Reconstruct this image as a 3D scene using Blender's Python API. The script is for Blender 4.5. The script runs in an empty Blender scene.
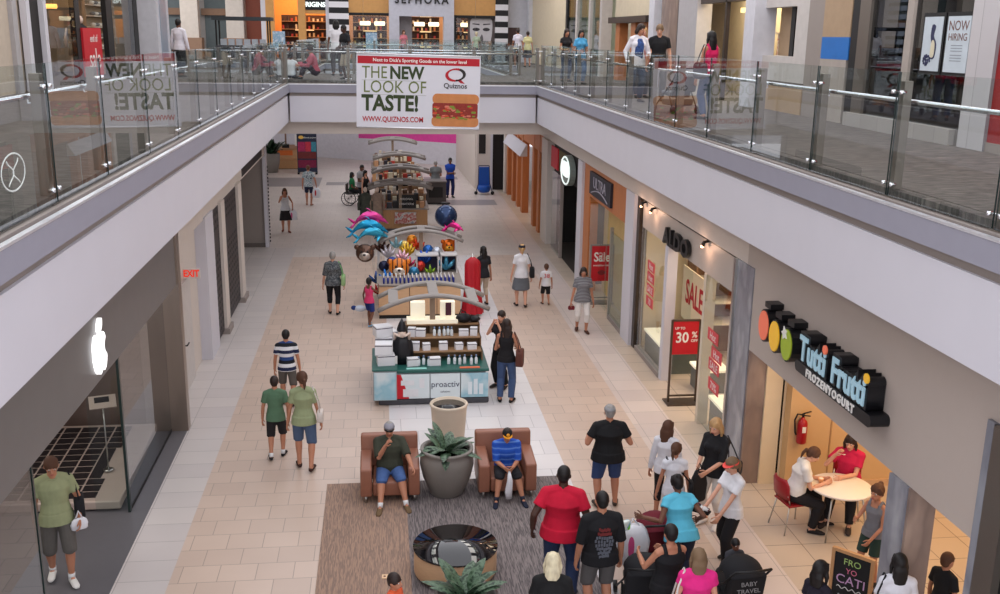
import bpy, bmesh, math, random
from mathutils import Vector, Matrix, noise
C = bpy.context.scene.collection
SC = bpy.context.scene
PI = math.pi
random.seed(7)
V = Vector
# ---------------------------------------------------------------- camera
CAMZ = 7.1
ROT = Matrix(((0.99305932, 0.01554679, -0.11658255), (-0.1167159, 0.25256556, -0.96051447), (0.01451182, 0.96745488, 0.25262714)))
FPX = 1004.0
_cam = bpy.data.cameras.new('camera')
_cam.lens = 36.0 * FPX / 1000.0
_cam.sensor_width = 36.0
_cam.clip_end = 300
cam = bpy.data.objects.new('camera', _cam)
C.objects.link(cam)
cam.matrix_world = Matrix.Translation((0, 0, CAMZ)) @ Matrix((ROT[0], ROT[1], ROT[2])).to_4x4()
SC.camera = cam
# ---------------------------------------------------------------- view + world
SC.view_settings.view_transform = 'Standard'
SC.view_settings.look = 'None'
SC.view_settings.exposure = 0.0
SC.view_settings.gamma = 1.0
SC.view_settings.use_curve_mapping = False
SC.cycles.use_denoising = True
SC.cycles.max_bounces = 7
SC.cycles.diffuse_bounces = 3
SC.cycles.glossy_bounces = 3
SC.cycles.transparent_max_bounces = 16
SC.cycles.sample_clamp_indirect = 4.0
W = bpy.data.worlds.new('skylight'); SC.world = W; W.use_nodes = True
_bg = W.node_tree.nodes['Background']
_bg.inputs[0].default_value = (0.92, 0.92, 0.98, 1)
_bg.inputs[1].default_value = 1.7
def area(name, loc, size, power, col, rot=(0, 0, 0)):
    l = bpy.data.lights.new(name, 'AREA'); l.shape = 'RECTANGLE'; l.size = size[0]; l.size_y = size[1]
    l.energy = power; l.color = col
    o = bpy.data.objects.new(name, l); C.objects.link(o); o.location = loc; o.rotation_euler = rot
    return o
WARM = (1.0, 0.72, 0.42)
area('yogurt_shop_light', (8.2, 12.0, 3.6), (3.5, 4.0), 150, (1.0, 0.68, 0.38))
area('shoe_shop_light', (8.0, 18.8, 3.5), (3.0, 5.0), 190, (1.0, 0.78, 0.56))
area('clothing_shop_light', (7.5, 25.5, 3.3), (2.0, 3.0), 90, (1.0, 0.74, 0.45))
area('wooden_shop_light', (8.0, 40.0, 3.2), (3.0, 8.0), 90, (1.0, 0.7, 0.45))
area('electronics_shop_light', (-6.6, 13.5, 3.4), (3.0, 5.0), 100, (1.0, 0.93, 0.86))
area('cosmetics_shop_light', (1.0, 60.0, 9.6), (12.0, 4.0), 420, (1.0, 0.75, 0.5))
area('soap_shop_light', (-5.0, 59.5, 9.4), (4.0, 3.0), 230, (1.0, 0.6, 0.3))
area('colonnade_fill_light', (-13, 52, 11.2), (10, 5), 900, (1, .96, .9))  # added fill, not a fixture: brightens the far left colonnade
area('upper_shop_light', (9.6, 25.5, 8.5), (1.2, 5.0), 170, (1.0, 0.85, 0.6))
for y in (12, 22, 32, 46):
    area('walkway_fill_light', (-6.0, y, 11.3), (2.0, 7.0), 210, (1.0, .95, .9)); area('walkway_fill_light', (7.2, y, 11.3), (2.0, 7.0), 210, (1.0, .95, .9))  # added fill lamps, unseen, to lift the dark upper walkways and carpet
area('upper_left_shop_light', (-11.0, 31.0, 9.0), (3.0, 8.0), 110, (1.0, 0.75, 0.55))
# ---------------------------------------------------------------- pixel -> place helpers (tape measure)
def ray(px, py): return ROT @ V((px - 500.0, 297.0 - py, -FPX))
def G(px, py, z=0.0):
    d = ray(px, py); t = (z - CAMZ) / d.z
    return V((d.x * t, d.y * t, z))
def GY(px, py, y):
    d = ray(px, py); t = y / d.y
    return V((d.x * t, y, CAMZ + d.z * t))
# ---------------------------------------------------------------- materials
def lin(c):
    r = []
    for v in c:
        v /= 255.0
        r.append(v / 12.92 if v <= .04045 else ((v + .055) / 1.055) ** 2.4)
    return tuple(r) + (1.0,)
MC = {}
def mat(name, col=(200, 200, 200), rough=.6, metal=0., emit=0., ecol=None, var=.06, nscale=6., bump=0., spec=.4, stretch=None, var2=None, alpha=1.):
    if name in MC: return MC[name]
    m = bpy.data.materials.new(name); m.use_nodes = True; nt = m.node_tree; N = nt.nodes; L = nt.links
    b = N['Principled BSDF']; b.inputs['Roughness'].default_value = rough; b.inputs['Metallic'].default_value = metal
    b.inputs['Specular IOR Level'].default_value = spec
    c = lin(col)
    tc = N.new('ShaderNodeTexCoord'); mp = N.new('ShaderNodeMapping'); L.new(tc.outputs['Object'], mp.inputs[0])
    if stretch: mp.inputs['Scale'].default_value = stretch
    nz = N.new('ShaderNodeTexNoise'); nz.inputs['Scale'].default_value = nscale; nz.inputs['Detail'].default_value = 4
    L.new(mp.outputs[0], nz.inputs[0])
    mx = N.new('ShaderNodeMix'); mx.data_type = 'RGBA'; L.new(nz.outputs[0], mx.inputs[0])
    c2 = lin(var2) if var2 else None
    mx.inputs[6].default_value = c2 if c2 else tuple(max(0, v * (1 - var * 2)) for v in c[:3]) + (1,)
    mx.inputs[7].default_value = c if c2 else tuple(min(1, v * (1 + var * 2)) for v in c[:3]) + (1,)
    L.new(mx.outputs[2], b.inputs['Base Color'])
    if emit:
        b.inputs['Emission Color'].default_value = lin(ecol or col); b.inputs['Emission Strength'].default_value = emit
    if bump:
        bp = N.new('ShaderNodeBump'); bp.inputs['Strength'].default_value = bump; bp.inputs['Distance'].default_value = .01
        L.new(nz.outputs[0], bp.inputs['Height']); L.new(bp.outputs[0], b.inputs['Normal'])
    if alpha < 1: b.inputs['Alpha'].default_value = alpha
    MC[name] = m
    return m
def tile(name, c1, c2, mortar, bw, rh, off=.5, rough=.35, ms=.006, rotate=False, spec=.5):
    if name in MC: return MC[name]
    m = mat(name, c1, rough, var=.04, spec=spec); nt = m.node_tree; N = nt.nodes; L = nt.links
    b = N['Principled BSDF']
    tc = N.new('ShaderNodeTexCoord'); mp = N.new('ShaderNodeMapping'); L.new(tc.outputs['Object'], mp.inputs[0])
    if rotate: mp.inputs['Rotation'].default_value = (0, 0, PI / 2)
    br = N.new('ShaderNodeTexBrick'); L.new(mp.outputs[0], br.inputs[0])
    br.offset = off; br.squash = 1
    for k, v in (('Scale', 1.), ('Mortar Size', ms), ('Mortar Smooth', .1), ('Bias', 0.), ('Brick Width', bw), ('Row Height', rh)): br.inputs[k].default_value = v
    br.inputs['Color1'].default_value = lin(c1); br.inputs['Color2'].default_value = lin(c2); br.inputs['Mortar'].default_value = lin(mortar)
    nz = N.new('ShaderNodeTexNoise'); nz.inputs['Scale'].default_value = 1.3; L.new(tc.outputs['Object'], nz.inputs[0])
    mx = N.new('ShaderNodeMix'); mx.data_type = 'RGBA'; mx.blend_type = 'MULTIPLY'; mx.inputs[0].default_value = .35
    L.new(br.outputs[0], mx.inputs[6]); L.new(nz.outputs[0], mx.inputs[7]); 
    g = N.new('ShaderNodeMix'); g.data_type = 'RGBA'; g.blend_type = 'MIX'; g.inputs[0].default_value = .7
    L.new(mx.outputs[2], g.inputs[6]); L.new(br.outputs[0], g.inputs[7])
    L.new(g.outputs[2], b.inputs['Base Color'])
    return m
def bands(name, cols, period, rough=.8, axis=2, duty=.5, off=0., noise_=0.):
    """two-colour stripes along an object axis"""
    if name in MC: return MC[name]
    m = mat(name, cols[0], rough); nt = m.node_tree; N = nt.nodes; L = nt.links; b = N['Principled BSDF']
    tc = N.new('ShaderNodeTexCoord'); sp = N.new('ShaderNodeSeparateXYZ'); L.new(tc.outputs['Object'], sp.inputs[0])
    a = N.new('ShaderNodeMath'); a.operation = 'MULTIPLY_ADD'; a.inputs[1].default_value = 1 / period; a.inputs[2].default_value = off + 50
    L.new(sp.outputs[axis], a.inputs[0])
    fr = N.new('ShaderNodeMath'); fr.operation = 'FRACT'; L.new(a.outputs[0], fr.inputs[0])
    cr = N.new('ShaderNodeValToRGB'); cr.color_ramp.interpolation = 'CONSTANT'
    n = len(cols)
    while len(cr.color_ramp.elements) < n: cr.color_ramp.elements.new(.5)
    for i, c in enumerate(cols):
        e = cr.color_ramp.elements[i]; e.position = (i / n if n > 2 else (0, duty)[i]); e.color = lin(c)
    L.new(fr.outputs[0], cr.inputs[0]); L.new(cr.outputs[0], b.inputs['Base Color'])
    return m
def speck(name, cols, scale, rough=.8, th=None, metal=0., stretch=None, tex='voronoi'):
    """blotchy multi-colour print"""
    if name in MC: return MC[name]
    m = mat(name, cols[0], rough, metal); nt = m.node_tree; N = nt.nodes; L = nt.links; b = N['Principled BSDF']
    tc = N.new('ShaderNodeTexCoord'); mp = N.new('ShaderNodeMapping'); L.new(tc.outputs['Object'], mp.inputs[0])
    if stretch: mp.inputs['Scale'].default_value = stretch
    if tex == 'voronoi':
        t = N.new('ShaderNodeTexVoronoi'); t.inputs['Scale'].default_value = scale; L.new(mp.outputs[0], t.inputs[0])
        s = N.new('ShaderNodeSeparateColor'); L.new(t.outputs['Color'], s.inputs[0]); out = s.outputs[0]
    else:
        t = N.new('ShaderNodeTexNoise'); t.inputs['Scale'].default_value = scale; t.inputs['Detail'].default_value = 3; L.new(mp.outputs[0], t.inputs[0]); out = t.outputs[0]
    cr = N.new('ShaderNodeValToRGB'); cr.color_ramp.interpolation = 'CONSTANT' if tex == 'voronoi' else 'LINEAR'
    n = len(cols)
    while len(cr.color_ramp.elements) < n: cr.color_ramp.elements.new(.5)
    for i, c in enumerate(cols):
        e = cr.color_ramp.elements[i]; e.position = (th[i] if th else i / n); e.color = lin(c)
    L.new(out, cr.inputs[0]); L.new(cr.outputs[0], b.inputs['Base Color'])
    return m
def glass(name, tint=(225, 236, 236), ior=1.5, rough=0.):
    if name in MC: return MC[name]
    m = bpy.data.materials.new(name); m.use_nodes = True; nt = m.node_tree; N = nt.nodes; L = nt.links
    N.remove(N['Principled BSDF']); out = N['Material Output']
    tr = N.new('ShaderNodeBsdfTransparent'); tr.inputs[0].default_value = lin(tint)
    gl = N.new('ShaderNodeBsdfGlossy'); gl.inputs['Roughness'].default_value = rough; gl.inputs[0].default_value = (.95, .97, 1, 1)
    fr = N.new('ShaderNodeFresnel'); fr.inputs[0].default_value = ior
    nz = N.new('ShaderNodeTexNoise'); nz.inputs['Scale'].default_value = .35
    ge = N.new('ShaderNodeNewGeometry'); iv = N.new('ShaderNodeMath'); iv.operation = 'SUBTRACT'; iv.inputs[0].default_value = 1; L.new(ge.outputs['Backfacing'], iv.inputs[1])
    ml_ = N.new('ShaderNodeMath'); ml_.operation = 'MULTIPLY'; L.new(fr.outputs[0], ml_.inputs[0]); L.new(iv.outputs[0], ml_.inputs[1])
    mx = N.new('ShaderNodeMixShader'); L.new(ml_.outputs[0], mx.inputs[0]); L.new(tr.outputs[0], mx.inputs[1]); L.new(gl.outputs[0], mx.inputs[2])
    L.new(mx.outputs[0], out.inputs[0]); MC[name] = m
    return m
# ---------------------------------------------------------------- mesh builder
class MB:
    def __init__(s): s.v = []; s.f = []; s.mi = []; s.sm = []; s.M = Matrix.Identity(4); s.cur = 0
    def at(s, loc=(0, 0, 0), rz=0., rx=0., ry=0.): s.M = Matrix.Translation(loc) @ Matrix.Rotation(rz, 4, 'Z') @ Matrix.Rotation(ry, 4, 'Y') @ Matrix.Rotation(rx, 4, 'X'); return s
    def add(s, vs, fs, smooth=False):
        n = len(s.v); s.v += [tuple(s.M @ V(p)) for p in vs]
        for f in fs: s.f.append([i + n for i in f]); s.mi.append(s.cur); s.sm.append(smooth)
        return s
    def box(s, x0, x1, y0, y1, z0, z1):
        return s.add([(x0, y0, z0), (x1, y0, z0), (x1, y1, z0), (x0, y1, z0), (x0, y0, z1), (x1, y0, z1), (x1, y1, z1), (x0, y1, z1)],
                     [(0, 3, 2, 1), (4, 5, 6, 7), (0, 1, 5, 4), (1, 2, 6, 5), (2, 3, 7, 6), (3, 0, 4, 7)])
    def prism(s, poly, axis, a, b):
        f = {'x': lambda p, t: (t, p[0], p[1]), 'y': lambda p, t: (p[0], t, p[1]), 'z': lambda p, t: (p[0], p[1], t)}[axis]
        n = len(poly)
        return s.add([f(p, a) for p in poly] + [f(p, b) for p in poly], [list(range(n))[::-1], list(range(n, 2 * n))] + [(i, (i + 1) % n, n + (i + 1) % n, n + i) for i in range(n)])
    def tube(s, pts, r, n=8, flat=None, smooth=True, caps=True):
        pts = [V(p) for p in pts]; k = len(pts)
        rs = r if isinstance(r, (list, tuple)) else [r] * k
        vs = []; prev = None
        for i, p in enumerate(pts):
            t = (pts[min(i + 1, k - 1)] - pts[max(i - 1, 0)])
            if t.length < 1e-9: t = V((0, 0, 1))
            t.normalize()
            if prev is None:
                u = V((1, 0, 0)) if abs(t.x) < .9 else V((0, 1, 0))
                u = (u - t * u.dot(t)).normalized()
            else: u = (prev - t * prev.dot(t)).normalized()
            prev = u; w = t.cross(u)
            ru, rw = (rs[i] if isinstance(rs[i], (tuple, list)) else (rs[i], rs[i]))
            for j in range(n):
                a = 2 * PI * j / n; vs.append(p + u * math.cos(a) * ru + w * math.sin(a) * rw)
        fs = [(i * n + j, i * n + (j + 1) % n, (i + 1) * n + (j + 1) % n, (i + 1) * n + j) for i in range(k - 1) for j in range(n)]
        if caps: fs += [list(range(n))[::-1], [(k - 1) * n + j for j in range(n)]]
        return s.add(vs, fs, smooth)
    def lathe(s, prof, n=24, c=(0, 0, 0), smooth=True, sx=1, sy=1):
        vs = [(c[0] + r * math.cos(2 * PI * j / n) * sx, c[1] + r * math.sin(2 * PI * j / n) * sy, c[2] + z) for r, z in prof for j in range(n)]
        k = len(prof)
        fs = [(i * n + j, i * n + (j + 1) % n, (i + 1) * n + (j + 1) % n, (i + 1) * n + j) for i in range(k - 1) for j in range(n)]
        if prof[0][0] > 0: fs.append(list(range(n))[::-1])
        if prof[-1][0] > 0: fs.append([(k - 1) * n + j for j in range(n)])
        return s.add(vs, fs, smooth)
    def ell(s, c, r, nu=14, nv=9, q=None):
        c = V(c); vs = []
        if not isinstance(r, (tuple, list)): r = (r, r, r)
        for i in range(nv + 1):
            th = PI * i / nv
            for j in range(nu):
                a = 2 * PI * j / nu; p = V((r[0] * math.sin(th) * math.cos(a), r[1] * math.sin(th) * math.sin(a), -r[2] * math.cos(th)))
                if q: p = q @ p
                vs.append(c + p)
        fs = [(i * nu + j, i * nu + (j + 1) % nu, (i + 1) * nu + (j + 1) % nu, (i + 1) * nu + j) for i in range(nv) for j in range(nu)]
        return s.add(vs, fs, True)
    def mesh(s, name, mats):
        me = bpy.data.meshes.new(name); me.from_pydata(s.v, [], s.f)
        for m in (mats if isinstance(mats, (list, tuple)) else [mats]): me.materials.append(m)
        me.polygons.foreach_set('material_index', s.mi); me.polygons.foreach_set('use_smooth', s.sm)
        me.validate(); me.update()
        bm = bmesh.new(); bm.from_mesh(me); bmesh.ops.remove_doubles(bm, verts=bm.verts, dist=1e-5); bmesh.ops.recalc_face_normals(bm, faces=bm.faces); bm.to_mesh(me); bm.free()
        return me
    def build(s, name, mats, parent=None, loc=(0, 0, 0), rz=0., bevel=0., seg=2):
        o = bpy.data.objects.new(name, s.mesh(name, mats)); C.objects.link(o); o.location = loc; o.rotation_euler = (0, 0, rz)
        if parent: o.parent = parent
        if bevel:
            b = o.modifiers.new('bevel', 'BEVEL'); b.width = bevel; b.segments = seg; b.limit_method = 'ANGLE'; b.angle_limit = .6
            if seg > 2:
                for p in o.data.polygons: p.use_smooth = True
        return o
def thing(name, label, cat, loc=(0, 0, 0), rz=0., group=None):
    o = bpy.data.objects.new(name, None); C.objects.link(o); o.location = loc; o.rotation_euler = (0, 0, rz); o.empty_display_size = .1
    return tag(o, label, cat, group)
def tag(o, label, cat, group=None, kind=None):
    if label: o['label'] = label
    if cat: o['category'] = cat
    if group: o['group'] = group
    if kind: o['kind'] = kind
    return o
def struct(o): o['kind'] = 'structure'; return o
def B(name, m, x0, x1, y0, y1, z0, z1, parent=None, bevel=0., loc=(0, 0, 0), seg=2): return MB().box(x0, x1, y0, y1, z0, z1).build(name, m, parent, loc=loc, bevel=bevel, seg=seg)
def S(name, m, *a, bevel=0.): return struct(B(name, m, *a, bevel=bevel))
def copytree(o, parent=None):
    c = o.copy(); C.objects.link(c)
    if parent: c.parent = parent
    for ch in list(o.children): copytree(ch, c)
    return c
def dup(o, loc, rz=None, label=None, group=None):
    c = copytree(o); c.location = loc
    if rz is not None: c.rotation_euler = (0, 0, rz)
    if label: c['label'] = label
    if group: c['group'] = group
    return c
BENCH = bpy.data.scenes.new('bench')
def bake(o):
    BENCH.collection.objects.link(o); vl = BENCH.view_layers[0]; vl.update(); dg = vl.depsgraph
    me = bpy.data.meshes.new_from_object(o.evaluated_get(dg)); BENCH.collection.objects.unlink(o); return me
def text(txt, size, depth, m, parent, loc, rot, name='lettering', sx=1., align='CENTER', bold=0., sp=1.):
    cu = bpy.data.curves.new(name, 'FONT'); cu.body = txt; cu.size = size; cu.extrude = depth; cu.align_x = align; cu.align_y = 'CENTER'; cu.offset = bold; cu.space_character = sp
    cu.resolution_u = 3
    t = bpy.data.objects.new(name, cu); me = bake(t); me.name = name
    bpy.data.objects.remove(t)
    me.materials.clear(); me.materials.append(m)
    o = bpy.data.objects.new(name, me); C.objects.link(o); o.location = loc; o.rotation_euler = rot; o.scale = (sx, 1, 1)
    if parent: o.parent = parent
    return o
FC = (PI / 2, 0, 0)           # text facing -Y (towards the camera end)
FR = (PI / 2, 0, -PI / 2)     # text on a right-hand wall, facing -X
FL = (PI / 2, 0, PI / 2)      # text on a left-hand wall, facing +X
# ================================================================ SETTING
WHITE = mat('white_painted_plaster', (208, 206, 214), .7, var=.015, nscale=2)
LEDGE = mat('lavender_grey_paint', (150, 149, 162), .6, var=.02)
BEIGE = mat('beige_paint', (212, 202, 194), .7, var=.02)
TAUPE = mat('taupe_paint', (150, 140, 134), .7, var=.02)
CREAM = mat('cream_paint', (214, 202, 184), .7, var=.03)
STEEL = mat('brushed_steel', (190, 188, 184), .28, 1., var=.05, nscale=30, stretch=(1, 1, 20))
STEELD = mat('satin_steel_bronze', (128, 120, 112), .38, .7, var=.05, nscale=40, stretch=(1, 1, 30))
GREYMETAL = mat('grey_metal_panel', (136, 134, 134), .45, .5, var=.03, nscale=3)
BLACK = mat('black_paint', (18, 18, 20), .5)
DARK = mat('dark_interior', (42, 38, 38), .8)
WOOD = mat('honey_wood', (188, 142, 98), .5, var=.1, nscale=5, stretch=(6, 6, .6))
ORANGEW = mat('orange_wood', (190, 118, 70), .5, var=.12, nscale=5, stretch=(6, 6, .6))
PANE = glass('clear_glass', (246, 250, 249)); PANEG = glass('greenish_glass', (222, 232, 228))
t_b = tile('beige_floor_tile', (212, 190, 174), (202, 180, 165), (168, 150, 138), .5, .44)
t_w = tile('white_floor_tile', (226, 222, 222), (216, 212, 214), (180, 176, 178), .62, .62)
t_p = tile('pale_border_tile', (212, 204, 200), (202, 194, 192), (168, 162, 160), .71, .54, off=0.)
t_f = tile('cream_floor_tile', (216, 206, 199), (210, 200, 193), (190, 181, 175), .45, .45)
t_s = tile('shop_floor_tile', (205, 188, 170), (198, 180, 163), (120, 108, 100), .6, .6, off=0.)
t_r = tile('grey_pink_border_tile', (220, 206, 198), (210, 196, 190), (176, 166, 160), .6, .62, off=0.)
S('floor', t_p, -3.58, -2.87, 3, 34, -.2, 0)
S('floor', t_b, -2.87, .1, 3, 32.5, -.2, 0)
S('floor', t_w, .1, 3.05, 3, 32.5, -.2, 0)
S('floor', t_b, 3.05, 4.68, 3, 32.5, -.2, 0)
S('floor', t_r, 4.68, 5.45, 3, 46.2, -.2, 0)
S('floor', t_s, 5.45, 12, 3, 50, -.2, 0)
S('floor', t_f, -2.87, 4.68, 32.5, 34, -.2, 0)
S('floor', t_f, -14, 4.68, 34, 66, -.2, 0)
S('floor', t_f, 4.68, 5.45, 46.2, 66, -.2, 0); S('floor', t_f, 5.45, 12, 50, 66, -.2, 0)
S('floor', mat('dark_grey_shop_floor', (98, 96, 100), .4, var=.03), -9, -3.58, 3, 18.0, -.2, 0)
S('floor', t_p, -14, -3.58, 18.0, 34, -.2, 0)
GB = mat('grey_floor_band', (150, 144, 144), .4, var=.04)
for (x0, x1, y0, y1) in ((-6.6, -2.9, 48.2, 51.2), (-2.6, .3, 48.6, 49.6), (2.4, 5.0, 42.6, 44.0), (2.2, 3.9, 50.5, 51.4)):
    S('trim_1', GB, x0, x1, y0, y1, 0, .004)
# rug: brown left part, grey right part
def streak(name, a, b):
    m = speck(name, (a, b, a, b), 2.2, .95, stretch=(15, 1.0, 1), tex='noise', th=(.3, .45, .55, .7)); return m
S('floor', streak('brown_streaked_carpet', (168, 138, 118), (128, 108, 98)), -.93, .33, 9, 15.2, 0, .012)
S('floor', streak('grey_streaked_carpet', (138, 128, 126), (84, 78, 80)), .33, 2.85, 9, 15.2, 0, .012)
# ---------------- upper level slabs, fascias and ledges
CARP = speck('mottled_grey_carpet', ((124, 116, 110), (74, 68, 66), (110, 102, 98), (62, 57, 56)), 1.8, .95, stretch=(1.4, 6, 1), tex='noise', th=(.3, .45, .58, .72))
ZU = 5.62
S('floor', CARP, -30, -3.1, 3, 66, 5.4, ZU)
S('floor', CARP, 5.4, 30, 3, 66, 5.4, ZU)
S('floor', CARP, -3.1, 5.4, 33.0, 38.6, 5.4, ZU)
S('floor', CARP, -3.1, 5.4, 55, 66, 5.4, ZU)
S('ceiling', BEIGE, -14, -3.2, 3, 66, 4.75, 5.4)
S('ceiling', BEIGE, 5.5, 14, 3, 66, 4.75, 5.4)
S('ceiling', BEIGE, -3.2, 5.5, 33.2, 38.4, 4.75, 5.4)
S('ceiling', BEIGE, -3.2, 5.5, 55.2, 66, 4.75, 5.4)
NOSE = mat('bright_aluminium_edge', (235, 236, 242), .3, .6)
def edge(x, s, y0, y1):
    # s = +1: the void is on the +x side of this edge
    a, b = sorted((x, x - s * .28)); S('trim_2', LEDGE, a, b, y0, y1, 5.25, 5.5)
    a, b = sorted((x - s * .09, x - s * .32)); S('trim_3', TAUPE, a, b, y0, y1, 5.5, 5.535)
    a, b = sorted((x + s * .008, x - s * .05)); S('trim_4', NOSE, a, b, y0, y1, 5.5, 5.525)
    a, b = sorted((x - s * .175, x - s * .32)); S('trim_3', CARP, a, b, y0, y1, 5.5, 5.622)
    a, b = sorted((x - s * .10, x - s * .40)); S('painted_shade_strip', TAUPE, a, b, y0, y1, 5.14, 5.25)  # taupe strip paints in the shadow below the projecting ledge
    a, b = sorted((x - s * .06, x - s * .42)); S('trim_6', WHITE, a, b, y0, y1, 4.33, 5.14)
edge(-2.8, 1, 3, 33.0); edge(5.05, -1, 3, 33.0)
edge(-2.8, 1, 38.6, 55.0); edge(5.05, -1, 38.6, 55.0)
def edgey(y, s, x0, x1):
    a, b = sorted((y, y + s * .28)); S('trim_2', LEDGE, x0, x1, a, b, 5.25, 5.5)
    a, b = sorted((y + s * .09, y + s * .4)); S('trim_3', TAUPE, x0, x1, a, b, 5.5, 5.535)
    a, b = sorted((y - s * .008, y + s * .05)); S('trim_4', NOSE, x0, x1, a, b, 5.5, 5.525)
    a, b = sorted((y + s * .10, y + s * .40)); S('painted_shade_strip', TAUPE, x0, x1, a, b, 5.14, 5.25)  # same painted ledge shadow, along the bridge edges
    a, b = sorted((y + s * .06, y + s * .42)); S('trim_6', WHITE, x0, x1, a, b, 4.33, 5.14)
edgey(32.7, 1, -2.8, 5.05); edgey(38.9, -1, -2.8, 5.05); edgey(54.7, 1, -2.8, 5.05)
S('trim_7', BEIGE, -3.9, 5.8, 33.1, 33.6, 3.93, 4.75)
S('trim_7', WHITE, -3.9, 5.8, 38.0, 38.4, 3.93, 4.75)
# roof over the walkways, skylight open over the void
S('ceiling', WHITE, -30, -4.2, -2, 70, 11.5, 11.8); S('ceiling', WHITE, 6.5, 30, -2, 70, 11.5, 11.8)
S('wall_back', mat('far_end_wall', (205, 204, 210), .7), -30, 30, 68, 68.3, 0, 12)
# ---------------- glass railings
CHROME = mat('chrome_clamp', (225, 226, 230), .15, 1.)
EDGEM = mat('dark_glass_edge', (40, 52, 50), .2)
RAILM = mat('polished_handrail', (214, 216, 222), .2, 1.)
def railing(label, axis, c, marks, s, zb=5.535, hp=1.0, top=6.8, rail=6.5, group=None, simple=False):
    """axis 'y' = runs along Y at x=c; s = direction (in x or y) pointing to the walkway"""
    mid = (marks[0] + marks[-1]) / 2
    t = thing('glass_railing', label, 'railing', (c, mid, zb) if axis == 'y' else (mid, c, zb), 0, group)
    def bx(mb, a0, a1, d0, d1, z0, z1):   # a along, d across
        a0 -= mid; a1 -= mid; d0, d1 = sorted((d0, d1))
        return mb.box(d0, d1, a0, a1, z0 - zb, z1 - zb) if axis == 'y' else mb.box(a0, a1, d0, d1, z0 - zb, z1 - zb)
    for i, p in enumerate(marks):
        m = MB(); bx(m, p - .055, p + .055, s * .035, s * .125, zb, top - .09); m.cur = 0
        bx(m, p - .1, p + .1, s * .0, s * .16, zb, zb + .012); m.build('post', STEELD, t, bevel=.004)
        for zz in (zb + .14, top - .2):
            for d in (-.085, .085):
                a = p + d - mid; z = zz - zb; k = MB()
                P = (lambda q, e: (e, q, z)) if axis == 'y' else (lambda q, e: (q, e, z))
                k.tube([P(a, -s * .022), P(a, s * .036)], .02, 10); k.tube([P(a, s * .03), P(p - mid, s * .04)], .01, 6)
                k.build('clamp', CHROME, t)
    for i in range(len(marks) - 1):
        m = MB(); bx(m, marks[i] + .02, marks[i + 1] - .02, -.008, .008, zb + .02, top)
        o = m.build('glass_panel', [PANE, EDGEM], t)
        for f in o.data.polygons:
            if f.area < .2 : f.material_index = 1
        if max(marks[i + 1] - marks[i], 0) < .3: pass
    m = MB()
    if axis == 'y': m.tube([(s * .2, marks[0] - mid, rail - zb), (s * .2, marks[-1] - mid, rail - zb)], .024, 10)
    else: m.tube([(marks[0] - mid, s * .2, rail - zb), (marks[-1] - mid, s * .2, rail - zb)], .03, 10)
    h = m.build('handrail', RAILM, t)
    for p in marks:
        b = MB(); P = (lambda q, e, z: (e, q, z)) if axis == 'y' else (lambda q, e, z: (q, e, z)); z = rail - zb
        b.tube([P(p - mid, s * .12, z - .06), P(p - mid + .1, s * .13, z - .06), P(p - mid + .1, s * .2, z - .06), P(p - mid + .1, s * .2, z)], .009, 6); b.build('rail_bracket', CHROME, t)
    return t
ml = [5.7, 7.6, 9.55, 11.35, 13.45, 15.4, 17.25, 19.15, 21.05, 22.95, 24.85, 26.75, 28.65, 30.6, 32.75]
mr = [4.1, 6.0, 7.9, 9.78, 11.7, 13.7, 15.7, 17.5, 19.3, 21.2, 23.1, 25.0, 26.9, 28.8, 30.7, 32.75]
railing('long glass and steel railing along the left edge of the upper floor', 'y', -2.95, ml, -1)
railing('long glass and steel railing along the right edge of the upper floor', 'y', 5.2, mr, 1)
railing('glass railing across the front of the bridge, above the hanging banner', 'x', 32.88, [-2.9, -.95, 1.0, 3.05, 5.1], 1)
railing('glass railing on the far side of the bridge, nearer the cosmetics shop', 'x', 38.6, [-2.75, -.9, 1.0, 3.05, 4.95], -1)
railing('far glass railing running back beyond the bridge on the right', 'y', 5.25, [38.85, 41.5, 44.2, 46.9, 49.6, 52.3, 54.6], 1)
railing('far glass railing running back beyond the bridge on the left', 'y', -3.0, [38.85, 41.5, 44.2, 46.9, 49.6, 52.3, 54.6], -1)
railing('farthest glass railing, in front of the cosmetics shop facade', 'x', 54.95, [-2.7, -.2, 2.5, 4.9], 1)
# ---------------- lower left wall
S('wall_left', GREYMETAL, -3.95, -3.6, 5, 17.9, 2.75, 4.75)
S('wall_left', GREYMETAL, -3.95, -3.6, 3, 5.0, 0, 2.52)
RED = mat('sale_red', (196, 22, 38), .5, var=.02)
PAPER = mat('white_print', (238, 236, 232), .6, var=.01)
STONEB = tile('pale_stone_wall', (176, 170, 166), (166, 160, 156), (140, 136, 132), 1.2, .6, off=0)
S('wall_left', mat('brown_steel_panel', (150, 134, 122), .3, .7, var=.06, stretch=(1, 1, .2)), -4.3, -3.86, 17.75, 17.95, 0, 2.75)
S('wall_left', mat('brown_steel_panel'), -3.86, -3.56, 17.72, 17.95, 0, 4.75); S('wall_left', BEIGE, -4.3, -4.15, 17.95, 19.3, 0, 4.75)
S('wall_left', mat('grey_back_wall', (120, 112, 108), .6), -9.2, -9.0, 3, 18, 0, 4.7)
S('wall_left', mat('brown_back_wall', (112, 92, 84), .6), -9.0, -4.3, 17.8, 18.0, 0, 4.7)
S('baseboard_left', BLACK, -3.87, -3.85, 14.5, 17.7, 0, .05)
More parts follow.
